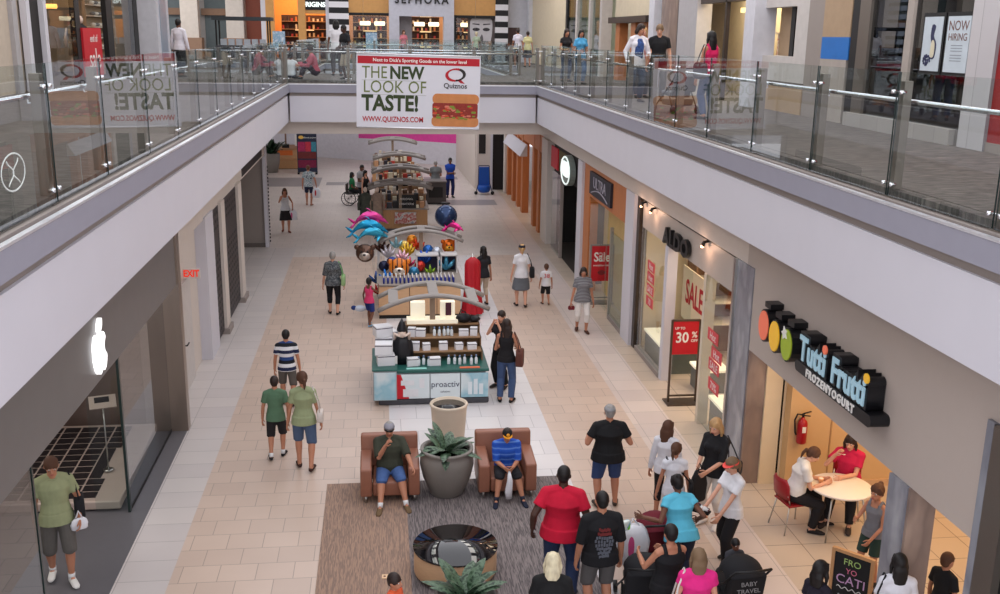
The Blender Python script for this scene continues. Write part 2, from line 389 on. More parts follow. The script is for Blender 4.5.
# glass front of the electronics shop: pane along the facade, fin at its near end
w = MB().box(-3.875, -3.855, 14.55, 17.72, .04, 2.75).build('window_1', glass('facade_glass', (225, 228, 230), 2.3)); struct(w)
w = MB().box(-4.35, -3.85, 14.50, 14.52, .04, 2.75).build('window_2', PANE); struct(w)
S('trim_8', mat('dark_glass_edge'), -3.88, -3.84, 14.48, 14.55, 0, 2.75)
S('window_3', glass('reflective_glass', (190, 192, 195), 2.1), -3.88, -3.86, 5.0, 10.72, .04, 2.75); S('trim_8', mat('dark_glass_edge'), -3.89, -3.85, 10.7, 10.74, .0, 2.75)
# door recess beyond it
S('wall_left', BEIGE, -4.15, -4.0, 19.2, 23.1, 0, 4.75)
S('wall_left', BEIGE, -4.05, -3.8, 19.2, 34, 3.15, 4.75)
S('wall_left', WHITE, -4.1, -3.76, 21.9, 22.95, 0, 3.2)
dr = MB().box(-4.0, -3.95, 19.6, 20.8, 0, 2.2).build('door_1', mat('off_white_door', (200, 194, 190), .5)); struct(dr)
hd = MB().tube([(-3.95, 19.75, 1.0), (-3.88, 19.75, 1.0), (-3.88, 19.95, 1.0)], .015).build('door_handle', BLACK, dr)
S('trim_9', BLACK, -3.95, -3.93, 19.55, 19.6, 0, 2.2)
ex = thing('exit_sign', 'small red EXIT sign on the left wall beside the dark shutters', 'sign', (-3.83, 20.4, 2.33))
B('panel', mat('sign_back_white', (214, 206, 200), .5), -.17, .17, -.03, .03, -.1, .1, ex); B('arm', BLACK, -.2, -.17, -.02, .02, -.02, .02, ex)
text('EXIT', .19, .004, mat('exit_red', (225, 60, 40), .4, emit=.6), ex, (0, -.036, 0), FC, bold=.006, sx=.8)
SHUT = mat('dark_shutter', (70, 66, 68), .5, .5)
def shutter(y0, y1, name):
    o = MB(); o.at((.16, 0, 0)); o.box(-4.0, -3.95, y0, y1, .1, 3.15)
    o.cur = 1
    n = int((y1 - y0) / .3); z = .25
    while z < 3.0:
        if not 2.15 < z < 2.5:
            for i in range(n):
                yy = y0 + .15 + i * (y1 - y0 - .2) / max(1, n); o.box(-3.955, -3.945, yy, yy + .12, z, z + .07)
        z += .16
    return struct(o.build(name, [SHUT, BLACK]))
shutter(22.98, 24.0, 'door_2'); shutter(24.4, 26.9, 'door_3')
S('wall_left', BEIGE, -4.1, -3.72, 23.9, 24.45, 0, 3.2)
S('wall_left', BEIGE, -4.1, -3.72, 26.85, 27.5, 0, 3.2)
S('baseboard_left', TAUPE, -4.1, -3.66, 23.85, 24.5, 0, .14); S('baseboard_left', TAUPE, -4.1, -3.66, 26.8, 27.55, 0, .14); S('baseboard_left', TAUPE, -4.0, -3.9, 22.95, 27, 0, .1)
S('wall_left', TAUPE, -7, -3.83, 34.2, 34.5, 0, 4.75)
S('wall_left', TAUPE, -7.2, -7.0, 27.5, 34.5, 0, 4.75); S('wall_left', BEIGE, -7.2, -4.1, 27.3, 27.5, 0, 4.75)
S('baseboard_left', mat('taupe_dark', (104, 96, 92), .6), -7, -3.8, 34.15, 34.2, 0, .14)
S('trim_10', WHITE, -3.9, -3.78, 34.1, 34.5, 0, 4.75)
o = MB()
for i in range(22): o.box(-3.77, -3.74, 34.3, 34.36, .15 + i * .12, .21 + i * .12)
struct(o.build('trim_11', BLACK))
S('trim_12', DARK, -3.80, -3.79, 28.3, 33.2, 3.2, 3.45)
# ---------------- lower right wall
XR = 5.8
S('wall_right', BEIGE, XR, 6.15, 22.3, 46.2, 3.62, 4.75)
S('wall_right', mat('warm_taupe', (184, 172, 164), .7, var=.01), XR, 6.15, 8.42, 15.05, 2.3, 4.75)
S('wall_right', BEIGE, XR, 6.15, 15.05, 22.3, 3.62, 4.75)
MARB = speck('grey_marble', ((150, 152, 160), (128, 130, 140), (168, 170, 176)), 2.5, .25, tex='noise', stretch=(1, 1, .5), th=(.3, .5, .7))
MARBB = speck('brown_marble', ((150, 128, 116), (128, 110, 102), (168, 146, 132)), 2.2, .25, tex='noise', stretch=(1, 1, .4), th=(.3, .5, .7))
S('wall_right', MARB, 5.78, 6.05, 14.72, 15.5, 0, 3.62)
S('wall_right', MARBB, 5.80, 6.45, 14.66, 14.72, 0, 2.3); S('trim_13', BLACK, 6.38, 6.41, 14.62, 14.66, 0, 2.3)
S('trim_14', STEEL, 5.74, 5.79, 15.44, 15.52, 0, 3.62)
S('wall_right', MARB, 5.76, 6.08, 9.65, 10.05, 0, 2.3); S('wall_right', MARBB, 5.78, 6.1, 9.6, 9.65, 0, 2.3)
S('wall_right', MARB, 5.76, 6.1, 8.28, 8.42, 0, 3.6); S('trim_15', BLACK, 5.74, 5.77, 8.25, 8.28, 0, 3.6); S('trim_16', STEELD, 5.72, 6.0, 7.95, 8.25, 0, 3.6); S('trim_16', BLACK, 5.8, 6.0, 7.7, 7.95, 0, 3.6); S('wall_right', mat('warm_taupe'), 5.8, 6.15, 7.6, 8.42, 3.6, 4.75); S('wall_right', STEELD, 5.8, 6.0, 3, 7.7, 0, 4.75)
ORNG = mat('warm_tan_wall', (214, 176, 128), .7, var=.02)
S('wall_right', ORNG, 6.45, 12, 14.4, 14.62, 0, 4.7); S('wall_right', ORNG, 11.9, 12, 3, 14.5, 0, 4.7)
S('baseboard_right', mat('peach_base', (206, 170, 134), .5), 6.5, 11.9, 14.36, 14.4, 0, .12); S('trim_17', mat('groove_tan', (176, 138, 96), .7), 7.15, 7.17, 14.385, 14.4, .1, 4.6)
S('ceiling', CREAM, 6.15, 12, 8.8, 14.4, 4.6, 4.7)
# shoe shop
IVORY = mat('ivory_panel', (226, 205, 172), .6, var=.02)
S('wall_right', IVORY, 11, 11.2, 14.7, 23, 0, 4.7); S('wall_right', IVORY, 6.1, 11, 22.25, 22.5, 0, 4.7); S('wall_right', IVORY, 6.1, 11, 14.62, 14.7, 0, 4.7)
SIGNP = mat('pale_sign_panel', (190, 180, 172), .5, var=.01)
S('wall_right', SIGNP, 5.92, 6.1, 15.5, 22.0, 2.92, 3.56)
S('trim_18', BLACK, 5.86, 5.92, 15.5, 22.0, 3.56, 3.62)
S('trim_19', WHITE, 5.88, 6.1, 19.75, 19.95, 0, 2.92)
S('trim_19', mat('dark_bronze', (70, 60, 54), .4, .6), 5.86, 6.0, 22.08, 22.3, 0, 3.62)
S('trim_19', WHITE, 5.78, 6.2, 22.3, 23.1, 0, 3.62)
S('window_4', PANE, 5.9, 5.92, 19.95, 21.98, .1, 2.92); S('window_5', PANE, 5.9, 5.92, 15.5, 17.3, .1, 2.92)
S('window_6', PANE, 5.92, 7.2, 19.9, 19.915, .1, 2.92)
S('trim_20', CREAM, 5.9, 6.1, 17.3, 17.42, 0, 2.92); mat('brown_shelf_wall', (120, 84, 60), .6)
S('baseboard_right', TAUPE, 5.86, 6.0, 19.95, 22.0, 0, .1)
S('ceiling', CREAM, 6.15, 11, 14.7, 22.25, 4.6, 4.7)
# clothing shop with orange wood front
S('wall_right', ORANGEW, 5.84, 6.1, 23.1, 28.3, 2.75, 3.62)
S('wall_right', mat('pale_yellow_panel', (214, 184, 126), .6), 6.3, 6.4, 23.1, 27.6, 0, 2.75)
S('wall_right', ORANGEW, 5.84, 6.1, 27.55, 28.3, 0, 2.75)
S('window_7', PANE, 5.86, 5.88, 25.2, 27.5, .05, 2.75)
S('door_4', PANEG, 5.82, 5.85, 23.15, 24.6, .05, 2.3); S('trim_21', TAUPE, 5.8, 5.9, 23.1, 24.65, 0, .12); S('trim_21', STEEL, 5.8, 5.88, 24.6, 24.68, 0, 2.4)
S('wall_right', WHITE, 5.76, 6.1, 28.3, 28.95, 0, 3.62)
# dark shop with the oval sign
S('wall_right', DARK, 5.84, 6.1, 28.95, 33.4, 2.7, 3.62); S('wall_right', DARK, 9, 9.2, 28.5, 34, 0, 4.7)
S('wall_right', DARK, 6, 9, 28.3, 28.5, 0, 4.7); S('wall_right', DARK, 6, 9, 34.5, 34.7, 0, 4.7)
S('trim_22', RED, 5.80, 5.84, 32.6, 33.9, 2.8, 3.5); S('trim_22', mat('olive_panel', (86, 74, 40), .7), 5.81, 5.84, 31.2, 32.4, 2.8, 3.5)
S('door_5', PANEG, 5.82, 5.86, 32.0, 33.6, 0, 2.7); S('trim_23', TAUPE, 5.8, 5.9, 31.9, 32.0, 0, 2.8)
S('floor', mat('dark_shop_floor', (70, 62, 58), .5), 5.9, 9, 28.5, 34.5, 0, .004)
S('wall_right', BEIGE, 5.72, 6.1, 34.2, 35.4, 0, 3.62)
# wooden arcade shop
for y in (36.3, 37.6, 40.6, 42.1, 43.6, 45.4): S('wall_right', ORANGEW, 5.78, 6.05, y, y + .45, 0, 3.62)
S('wall_right', ORANGEW, 5.80, 6.0, 35.4, 45.9, 3.0, 3.62); S('wall_right', ORANGEW, 5.95, 6.05, 42.5, 45.5, 0, 2.3)
S('wall_right', mat('pinkish_panel', (170, 120, 104), .6), 8.5, 8.7, 35, 50, 0, 4.7)
aw = struct(MB().prism([(5.5, 2.45), (5.8, 2.45), (5.8, 2.9), (5.75, 2.9)], 'y', 39.5, 45.0).build('trim_24', WHITE))
S('wall_right', BEIGE, 5.7, 6.0, 45.9, 46.4, 0, 4.75)
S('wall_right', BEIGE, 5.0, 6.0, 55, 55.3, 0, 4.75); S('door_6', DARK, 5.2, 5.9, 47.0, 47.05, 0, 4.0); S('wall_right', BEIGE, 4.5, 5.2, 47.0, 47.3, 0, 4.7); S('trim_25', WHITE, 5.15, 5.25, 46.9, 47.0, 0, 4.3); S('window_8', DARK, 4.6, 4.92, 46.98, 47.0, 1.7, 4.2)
# far white curved barrier with a pink upper band
pw = [(-12, 62.5), (-8, 62), (-4.7, 60.6), (-1.2, 58.6), (2.2, 57.0), (4.2, 55.8)]
def ribbon(pts, z0, z1, th, name, m):
    o = MB()
    for (a, b) in zip(pts, pts[1:]):
        d = (V(b) - V(a)).normalized(); n = V((d.y, -d.x)) * -th
        o.prism([a, b, (b[0] + n.x, b[1] + n.y), (a[0] + n.x, a[1] + n.y)], 'z', z0, z1)
    return struct(o.build(name, m))
ribbon(pw, 0, 1.25, .15, 'wall_back', mat('barrier_white', (214, 212, 220), .6))
ribbon(pw[3:], 1.25, 4.7, .15, 'wall_back', mat('bright_pink_wall', (226, 70, 160), .6)); ribbon(pw[:4], 1.25, 4.7, .15, 'wall_back', mat('barrier_white'))
ribbon([(4.2, 55.8), (4.45, 47.3)], 0, 4.7, .15, 'wall_back', BEIGE)
# ---------------- upper left shops
XL = -8.3
LCREAM = mat('upper_cream_wall', (190, 176, 160), .7)
S('wall_left', LCREAM, -8.6, XL, 3, 25.0, ZU, 11.5)
S('trim_26', mat('grey_moulding', (170, 166, 168), .6), -8.3, -8.2, 24.7, 25.0, ZU, 11.5)
S('trim_26', WHITE, -8.3, -8.15, 25.5, 25.75, ZU, 11.5); S('trim_26', WHITE, -8.3, -8.15, 26.75, 27.0, ZU, 11.5)
S('door_7', DARK, -8.35, -8.27, 25.75, 26.75, 5.9, 11.0)
S('wall_left', LCREAM, -8.7, -8.35, 25.0, 27.0, ZU, 11.5)
for y, w_ in ((27.05, .35), (29.85, .45), (33.2, .7), (36.75, .6)): S('trim_27', BLACK, -8.42, -8.27, y, y + w_, ZU, 11.5)
S('wall_left', mat('shop_back_grey', (150, 128, 112), .7), -13, -12.8, 27, 38, ZU, 11.5)
S('wall_left', LCREAM, -12.8, -8.3, 37.8, 38.0, ZU, 11.5); S('wall_left', DARK, -12.8, -8.4, 26.8, 27, ZU, 11.5)
S('window_9', PANE, -8.3, -8.28, 27.5, 29.8, ZU, 10.5); S('window_10', PANE, -8.3, -8.28, 34.1, 37.2, ZU, 10.5)
S('wall_left', mat('white_column', (206, 206, 214), .5), -8.6, -7.7, 37.7, 39.8, ZU, 11.5)
S('trim_28', mat('blue_grey_strip', (150, 162, 178), .3), -7.7, -7.68, 38.2, 39.3, ZU, 9.0)
# far left colonnade
GRYW = mat('colonnade_wall', (176, 172, 172), .7)
S('wall_back', GRYW, -24, -6.6, 58, 58.3, ZU, 11.5)
for i, x in enumerate((-17, -14.6, -12.3, -9.9, -7.55)):
    S('trim_29', mat('pale_column', (198, 190, 184), .6), x - .45, x + .45, 56.6, 57.2, ZU + 1.1, 11.5); S('trim_30', mat('brown_column_base', (140, 112, 94), .6), x - .6, x + .6, 56.5, 57.3, ZU, ZU + 1.1)
for x in (-15.7, -13.4, -11.1, -8.7):
    S('window_11', mat('dim_glass', (104, 116, 122), .2), x - .6, x + .6, 57.9, 58, ZU, 9.6); S('trim_31', mat('brown_column_base'), x - .75, x + .75, 57.7, 57.95, 7.9, 8.25)
# ---------------- bath-product shop, cosmetics shop and beyond at the far end
BROWN = mat('brown_red_wall', (120, 60, 44), .6)
S('wall_back', BROWN, -7.0, -6.2, 57, 57.3, ZU, 11.5); S('trim_32', WHITE, -6.2, -5.95, 56.8, 57, ZU, 11.5)
HONEY = mat('honey_frame', (206, 154, 92), .5)
S('trim_33', HONEY, -5.95, -5.5, 56.8, 57.1, ZU, 11.5); S('trim_33', HONEY, -4.25, -3.85, 56.8, 57.1, ZU, 11.5); S('trim_33', HONEY, -5.5, -3.9, 56.9, 57.1, 8.9, 11.5)
S('wall_back', mat('orange_lit_wall', (220, 140, 70), .7), -7, -2.6, 61.5, 61.7, ZU, 11.5); S('wall_back', HONEY, -3.9, -2.7, 56.9, 57.1, 8.05, 11.5)
S('trim_32', WHITE, -2.78, -2.6, 56.8, 57, ZU, 11.5); S('wall_back', HONEY, -2.7, -2.65, 57, 61.5, ZU, 11.5)
ZEB = bands('black_and_white_stripes', ((232, 230, 235), (20, 20, 24)), .6, .5, axis=2, duty=.5)
S('wall_back', ZEB, -2.6, -1.55, 56.7, 57.2, ZU, 11.5)
S('wall_back', HONEY, -1.55, .6, 56.8, 57.2, 8.15, 11.5); S('trim_34', BLACK, -1.6, .6, 56.75, 56.9, 8.0, 8.15)
PORT = mat('pale_portal', (196, 196, 206), .6)
S('wall_back', PORT, .6, 1.15, 56.3, 57.2, ZU, 11.5); S('wall_back', PORT, 3.55, 4.1, 56.3, 57.2, ZU, 11.5); S('wall_back', PORT, 1.15, 3.55, 56.3, 57.2, 8.0, 11.5)
S('wall_back', mat('grey_reveal', (150, 146, 150), .6), 1.15, 1.85, 57.2, 57.4, ZU, 8.0)
S('wall_back', HONEY, 4.1, 6.4, 56.8, 57.2, 8.1, 11.5); S('trim_34', BLACK, 4.1, 6.4, 56.75, 56.9, 7.95, 8.1); S('trim_34', BLACK, 4.1, 4.25, 56.7, 57.0, ZU, 8.1)
S('wall_back', ZEB, 6.4, 7.1, 56.7, 57.2, ZU, 11.5)
S('wall_back', mat('cosmetics_back', (190, 140, 100), .7), -2.6, 7.2, 62, 62.2, ZU, 11.5)
S('window_12', PANE, -1.55, .6, 57.0, 57.02, ZU, 8.0); S('window_13', PANE, 4.25, 6.4, 57.0, 57.02, ZU, 7.95)
S('wall_back', mat('far_end_wall'), 7.1, 30, 57.2, 57.5, ZU, 11.5)
S('door_8', mat('dark_red_door', (70, 46, 44), .5), 7.15, 7.8, 57.15, 57.2, ZU, 7.5)
S('trim_35', mat('far_column', (206, 206, 212), .6), 8.2, 8.75, 56.4, 57.0, ZU, 11.5)
S('window_14', mat('lit_panel', (246, 214, 160), .5, emit=.5), 9.75, 10.3, 57.1, 57.2, 6.5, 7.7); S('trim_36', mat('grey_box', (180, 180, 186), .5), 9.2, 10.9, 57.05, 57.12, 6.3, 7.8)
# ---------------- upper right shops (front plane x=8.4)
XU = 8.4
UC = mat('upper_right_cream', (206, 192, 166), .6)
S('wall_right', UC, XU, XU + .3, 46, 57.2, ZU, 11.5); S('trim_37', BLACK, XU - .05, XU + .1, 45.6, 46.0, ZU, 11.5)
S('wall_right', UC, XU + .8, XU + 1.0, 34.5, 46, ZU, 11.5)
for y in (38.2, 40.3, 43.0): S('trim_38', mat('pale_column'), XU - .1, XU + .3, y, y + .35, ZU, 11.5)
S('window_15', PANEG, XU, XU + .02, 38.6, 45.6, ZU, 11.5)
for y in (31.6, 33.0, 35.2): S('trim_39', ORANGEW, XU - .1, XU + .2, y, y + .6, ZU, 7.55)
S('trim_40', mat('dark_bronze'), XU - .25, XU + .3, 31.2, 36.4, 7.55, 7.75); S('wall_right', UC, XU, XU + .3, 31.2, 36.4, 7.75, 11.5)
S('wall_right', UC, 11.5, 11.7, 28.5, 46, ZU, 11.5); S('wall_right', UC, 10.2, 10.4, 21, 32, ZU, 11.5); S('ceiling', UC, 8.7, 10.2, 21, 32, 8.6, 8.7)
S('trim_41', mat('white_column'), XU - .2, XU + .2, 30.4, 31.0, ZU, 11.5)
S('wall_right', mat('brown_marble'), XU, XU + .3, 28.5, 30.3, ZU, 11.5); S('trim_42', BLACK, XU - .03, XU + .2, 28.25, 28.5, ZU, 11.5)
S('wall_right', mat('grey_pillar', (178, 174, 176), .6), XU - .1, XU + .3, 26.5, 28.2, ZU, 11.5)
S('trim_43', mat('dark_bronze'), XU - .05, XU + .2, 22.6, 26.4, 7.95, 8.3); S('trim_43', mat('dark_bronze'), XU - .05, XU + .05, 24.35, 24.45, ZU, 8.0)
S('wall_right', UC, XU, XU + .3, 22.6, 26.4, 8.3, 11.5)
S('trim_43', mat('brown_red_wall'), XU, XU + .2, 22.5, 22.75, ZU, 11.5)
S('trim_44', mat('white_column'), XU - .25, XU + .25, 21.9, 22.5, ZU, 11.5)
UW = mat('upper_white_wall', (196, 190, 186), .6)
TAN = mat('upper_tan_wall', (172, 146, 118), .7)
S('wall_right', UW, XU, XU + .3, 19.6, 21.9, ZU, 6.75); S('wall_right', UW, XU, XU + .3, 19.6, 21.9, 7.75, 11.5); S('wall_right', UW, XU, XU + .3, 19.6, 20.2, 6.75, 7.75)
S('wall_right', TAN, XU + .35, XU + .45, 20.0, 21.9, 6.7, 7.8); S('trim_45', BLACK, XU + .2, XU + .34, 20.75, 20.95, 6.75, 7.75)
S('wall_right', TAN, XU - .02, XU, 19.6, 21.9, ZU, 6.2); S('trim_46', mat('taupe_dark'), XU - .03, XU, 19.6, 21.9, 6.2, 6.24)
S('wall_right', TAUPE, XU, XU + .4, 18.9, 19.6, ZU, 11.5)
S('wall_right', TAN, XU + .0, XU + .1, 17.75, 18.9, 7.15, 11.5); S('wall_right', mat('upper_taupe', (170, 160, 152), .6), XU + .0, XU + .1, 17.8, 18.9, ZU, 6.75)
S('trim_47', mat('bright_blue_panel', (30, 110, 190), .5), XU + .0, XU + .1, 17.75, 18.9, 6.75, 7.15)
S('wall_right', STONEB, XU - .1, XU + .5, 14.0, 17.5, ZU, 5.85)
S('trim_48', BLACK, XU, XU + .1, 17.45, 17.7, 5.6, 11.5); S('trim_49', STEELD, XU - .02, XU + .12, 17.0, 17.4, 5.85, 11.5); S('trim_49', mat('upper_taupe'), XU - .02, XU + .12, 15.55, 15.75, 5.85, 11.5)
S('window_16', glass('smoky_glass', (120, 124, 130), 1.8), XU + .03, XU + .05, 13.85, 17.3, 5.85, 11.5)
S('wall_right', mat('louvre_dark', (34, 34, 38), .5), XU + .9, XU + 1.0, 13.8, 17.5, 5.8, 11.5)
lv = MB()
for i in range(16): lv.box(XU + .5, XU + .54, 15.8, 17.4, 6.0 + i * .14, 6.06 + i * .14)
struct(lv.build('window_17', mat('blind_grey', (88, 88, 94), .5)))
S('wall_right', tile('white_wall_tile', (200, 196, 198), (190, 186, 190), (150, 146, 150), .4, .4, rotate=False), XU - .05, XU + .3, 13.2, 13.85, ZU, 11.5)
S('wall_right', mat('deep_red_wall', (150, 34, 36), .5), XU, XU + .2, 9, 13.2, 5.75, 11.5); S('baseboard_right', TAUPE, XU - .02, XU, 9, 13.35, ZU, 5.75)
# ================================================================ SIGNS
RAD = math.radians
GREEN1 = mat('olive_green_print', (104, 116, 62), .6); GREEN2 = mat('dark_green_print', (48, 62, 30), .6); REDP = mat('banner_red', (176, 22, 40), .6, var=.02)
bn = thing('hanging_banner', 'large white advertising banner with green lettering hanging in front of the bridge', 'banner', (1.06, 28.0, 4.58), 0)
bn.rotation_euler = (0, RAD(1.0), 0)
bw, bh = 3.36, 1.96
MB().box(-bw / 2, bw / 2, 0, .012, 0, bh).build('sheet', mat('banner_white', (212, 213, 222), .6, var=.01), bn)
B('header_strip', REDP, -bw / 2 + .03, bw / 2 - .03, -.004, 0, bh - .26, bh - .06, bn)
text("Next to Dick's Sporting Goods on the lower level", .125, .001, PAPER, bn, (.03, -.006, bh - .16), FC, bold=.002)
LX = -bw / 2 + .14
text('THE', .46, .001, GREEN1, bn, (LX, -.006, bh - .50), FC, align='LEFT', sx=.82)
text('NEW', .46, .001, GREEN2, bn, (LX + .75, -.006, bh - .50), FC, align='LEFT', sx=.86, bold=.016)
text('LOOK OF', .46, .001, GREEN1, bn, (LX + .03, -.006, bh - .88), FC, align='LEFT', sx=.86)
text('TASTE!', .58, .001, GREEN2, bn, (LX, -.006, bh - 1.32), FC, align='LEFT', sx=.86, bold=.02)
text('WWW.QUIZNOS.COM', .2, .001, REDP, bn, (LX + .02, -.006, bh - 1.74), FC, align='LEFT', sx=.8, bold=.004)
for z in (.70, 1.08): B('rule', mat('thin_grey_rule', (160, 164, 160), .6), LX, LX + 1.75, -.003, 0, bh - z, bh - z + .01, bn)
q = MB()
for i in range(28):
    a0, a1 = 2 * PI * i / 28, 2 * PI * (i + 1) / 28
    q.cur = 0 if .9 < a0 < 4.6 else 1
    th = .035 + .03 * math.cos(a0 - PI * .2) ** 2
    P = lambda a, r, r2: (1.0 + r * math.cos(a), bh - .50 + r2 * math.sin(a))
    q.prism([P(a0, .2, .13), P(a1, .2, .13), P(a1, .2 + th + .03, .13 + th), P(a0, .2 + th + .03, .13 + th)], 'y', -.006, -.002)
q.cur = 0; q.prism([(1.02, bh - .62), (1.14, bh - .62), (1.26, bh - .73), (1.14, bh - .72)], 'y', -.006, -.002)
q.build('ring_emblem', [REDP, mat('print_black', (40, 36, 36), .6)], bn)
text('Quiznos', .19, .001, mat('print_black'), bn, (1.0, -.006, bh - .8), FC, bold=.003)
BUN = mat('bun_brown', (196, 128, 76), .6, var=.1); sw = MB()
def roundrect(x0, x1, z0, z1, r, n=6):
    o = []
    for cx, cz, a in ((x1 - r, z1 - r, 0), (x0 + r, z1 - r, PI / 2), (x0 + r, z0 + r, PI), (x1 - r, z0 + r, PI * 1.5)):
        o += [(cx + r * math.cos(a + PI / 2 * i / n), cz + r * math.sin(a + PI / 2 * i / n)) for i in range(n + 1)]
    return o
sw.cur = 0; sw.prism(roundrect(.38, 1.66, .66, .95, .13), 'y', -.005, -.001); sw.prism(roundrect(.36, 1.66, .06, .34, .12), 'y', -.005, -.001)
sw.cur = 1; sw.prism(roundrect(.38, 1.63, .3, .7, .06), 'y', -.008, -.004)
random.seed(3)
for i in range(60):
    sw.cur = random.choice((2, 3, 4, 4, 2)); x = random.uniform(.42, 1.56); z = random.uniform(.26, .62); r = random.uniform(.015, .05)
    sw.prism(roundrect(x - r * 1.4, x + r * 1.4, z - r * .6, z + r * .6, r * .5, 2), 'y', -.012 - i * .0001, -.008)
sw.build('sandwich_print', [BUN, mat('meat_red', (140, 44, 34), .6, var=.3, nscale=30), mat('lettuce_print', (120, 140, 50), .6), mat('tomato_print', (200, 70, 40), .6), mat('meat_pink', (206, 120, 100), .6)], bn)
for z in (0, bh): MB().tube([(-bw / 2, 0, z), (bw / 2, 0, z)], .02).build('rod', NOSE, bn)
for x in (-1.5, 1.5): MB().tube([(x, 0, bh), (x, 0, 7.0)], .003, 4).build('wire', STEEL, bn)
# glowing fruit emblem on the grey facade
lg = thing('wall_emblem', 'glowing white bitten-fruit emblem on the grey metal facade', 'sign', (-3.598, 12.66, 3.16)); lg.scale = (1, .78, .8)
def outline(pts, n=5):
    o = []
    k = len(pts)
    for i in range(k):
        p0, p1, p2, p3 = (V(pts[(i + j - 1) % k]) for j in range(4))
        for s_ in range(n):
            t = s_ / n; o.append(tuple(.5 * ((2 * p1) + (p2 - p0) * t + (2 * p0 - 5 * p1 + 4 * p2 - p3) * t * t + (3 * p1 - p0 - 3 * p2 + p3) * t ** 3)))
    return o
GLOW = mat('glowing_white', (255, 255, 255), .5, emit=1.6)
ap = [(0, .22), (.12, .27), (.24, .22), (.29, .14), (.21, .04), (.22, -.08), (.31, -.16), (.24, -.31), (.12, -.37), (0, -.33), (-.12, -.37), (-.24, -.28), (-.31, -.1), (-.3, .1), (-.22, .24), (-.1, .27)]
MB().prism(outline([(p[0], p[1]) for p in ap]), 'x', 0, .05).build('fruit_body', GLOW, lg)
MB().prism(outline([(.0, .29), (.02, .38), (.09, .46), (.17, .48), (.16, .38), (.09, .31)], 3), 'x', 0, .05).build('leaf', GLOW, lg)
# yogurt shop sign: 3 fruit ovals, lettering, lower bar
SB = mat('sign_black', (22, 22, 26), .4)
ts = thing('shop_sign', 'black and pale blue yogurt shop sign with three fruit ovals on taupe wall', 'sign', (5.8, 12.0, 2.9))
for (y, z, col, nm) in ((1.6, .13, (240, 120, 90), 'orange_oval'), (1.18, .09, (240, 186, 50), 'yellow_oval'), (.74, .1, (150, 170, 40), 'green_oval')):
    pts = [(y + .18 * math.cos(a * PI / 10), z + .22 * math.sin(a * PI / 10)) for a in range(20)]
    b = MB().prism([(y + (p[0] - y) * 1.12, z + (p[1] - z) * 1.12) for p in pts], 'x', -.24, 0); b.box(-.2, 0, y - .1, y + .12, z + .26, z + .34)
    b.build('oval_backing', SB, ts); MB().prism(pts, 'x', -.255, -.24).build(nm, mat(nm, col, .4, emit=.15), ts)
st = [(.8 + .05 * math.cos(a * PI / 5) * (1 if a % 2 else 2), .25 + .05 * math.sin(a * PI / 5) * (1 if a % 2 else 2)) for a in range(10)]
MB().prism(st, 'x', -.27, -.255).build('leaf_star', PAPER, ts)
tb = mat('pale_blue_letters', (168, 206, 222), .4, emit=.12)
for tx, y, z in (('Tutti', -.1, .2), ('Frutti', -1.12, .21)):
    text(tx, .46, .11, SB, ts, (-.12, y, z), FR, name='lettering_backing', bold=.05, sx=.88)
    text(tx, .46, .008, tb, ts, (-.245, y, z), FR, name='lettering', bold=.012, sx=.88)
text('.', .5, .01, mat('orange_oval'), ts, (-.25, -.46, .53), FR, name='red_dot', bold=.03); text('.', .5, .01, mat('yellow_oval'), ts, (-.25, -1.58, .54), FR, name='yellow_dot', bold=.03)
MB().prism(roundrect(-1.76, .42, -.14, .01, .07), 'x', -.24, 0).build('lower_bar', SB, ts)
text('FROZENYOGURT', .145, .006, PAPER, ts, (-.25, -.66, -.065), FR, sp=1.3, bold=.005)
# shoe shop letters
al = thing('shop_lettering', 'black raised letters spelling ALDO on the pale fascia', 'sign', (5.91, 19.15, 3.12))
text('ALDO', .46, .04, mat('letter_black', (26, 26, 28), .4), al, (-.045, 0, 0), FR, bold=.02, sx=1.3, sp=1.1)
# deep blue-black sign with pale lettering over the clothing shop
js = thing('shop_sign', 'dark square shop sign with pale distressed lettering on orange wood', 'sign', (5.8, 26.0, 3.18))
B('panel', mat('navy_black', (34, 34, 46), .5), -.03, .04, -1.3, 1.3, -.3, .32, js)
text('ULTRA', .42, .006, mat('pale_letter', (168, 164, 176), .5), js, (-.036, 0, .06), FR, sx=1.2)
MB().tube([(-.035, 1.0 - .1 * i, -.24 + .14 * math.sin(PI * i / 20)) for i in range(21)], .018, 6).build('swoosh', mat('pale_letter'), js)
ov = thing('shop_sign', 'white oval sign with raised numerals beside dark shop entrance', 'sign', (5.72, 30.2, 3.12))
MB().prism([(.75 * math.cos(a * PI / 14), .46 * math.sin(a * PI / 14)) for a in range(28)], 'x', -.1, .08).build('oval_disc', mat('sign_silver', (128, 138, 132), .4), ov)
MB().tube([(-.11, .7 * math.cos(a * PI / 14), .41 * math.sin(a * PI / 14)) for a in range(29)], .02, 6).build('rim', mat('lit_white', (240, 255, 250), .4, emit=.8), ov)
text('HEB', .62, .02, mat('lit_white', (240, 255, 250), .4, emit=.8), ov, (-.12, 0, .03), FR, bold=.01)
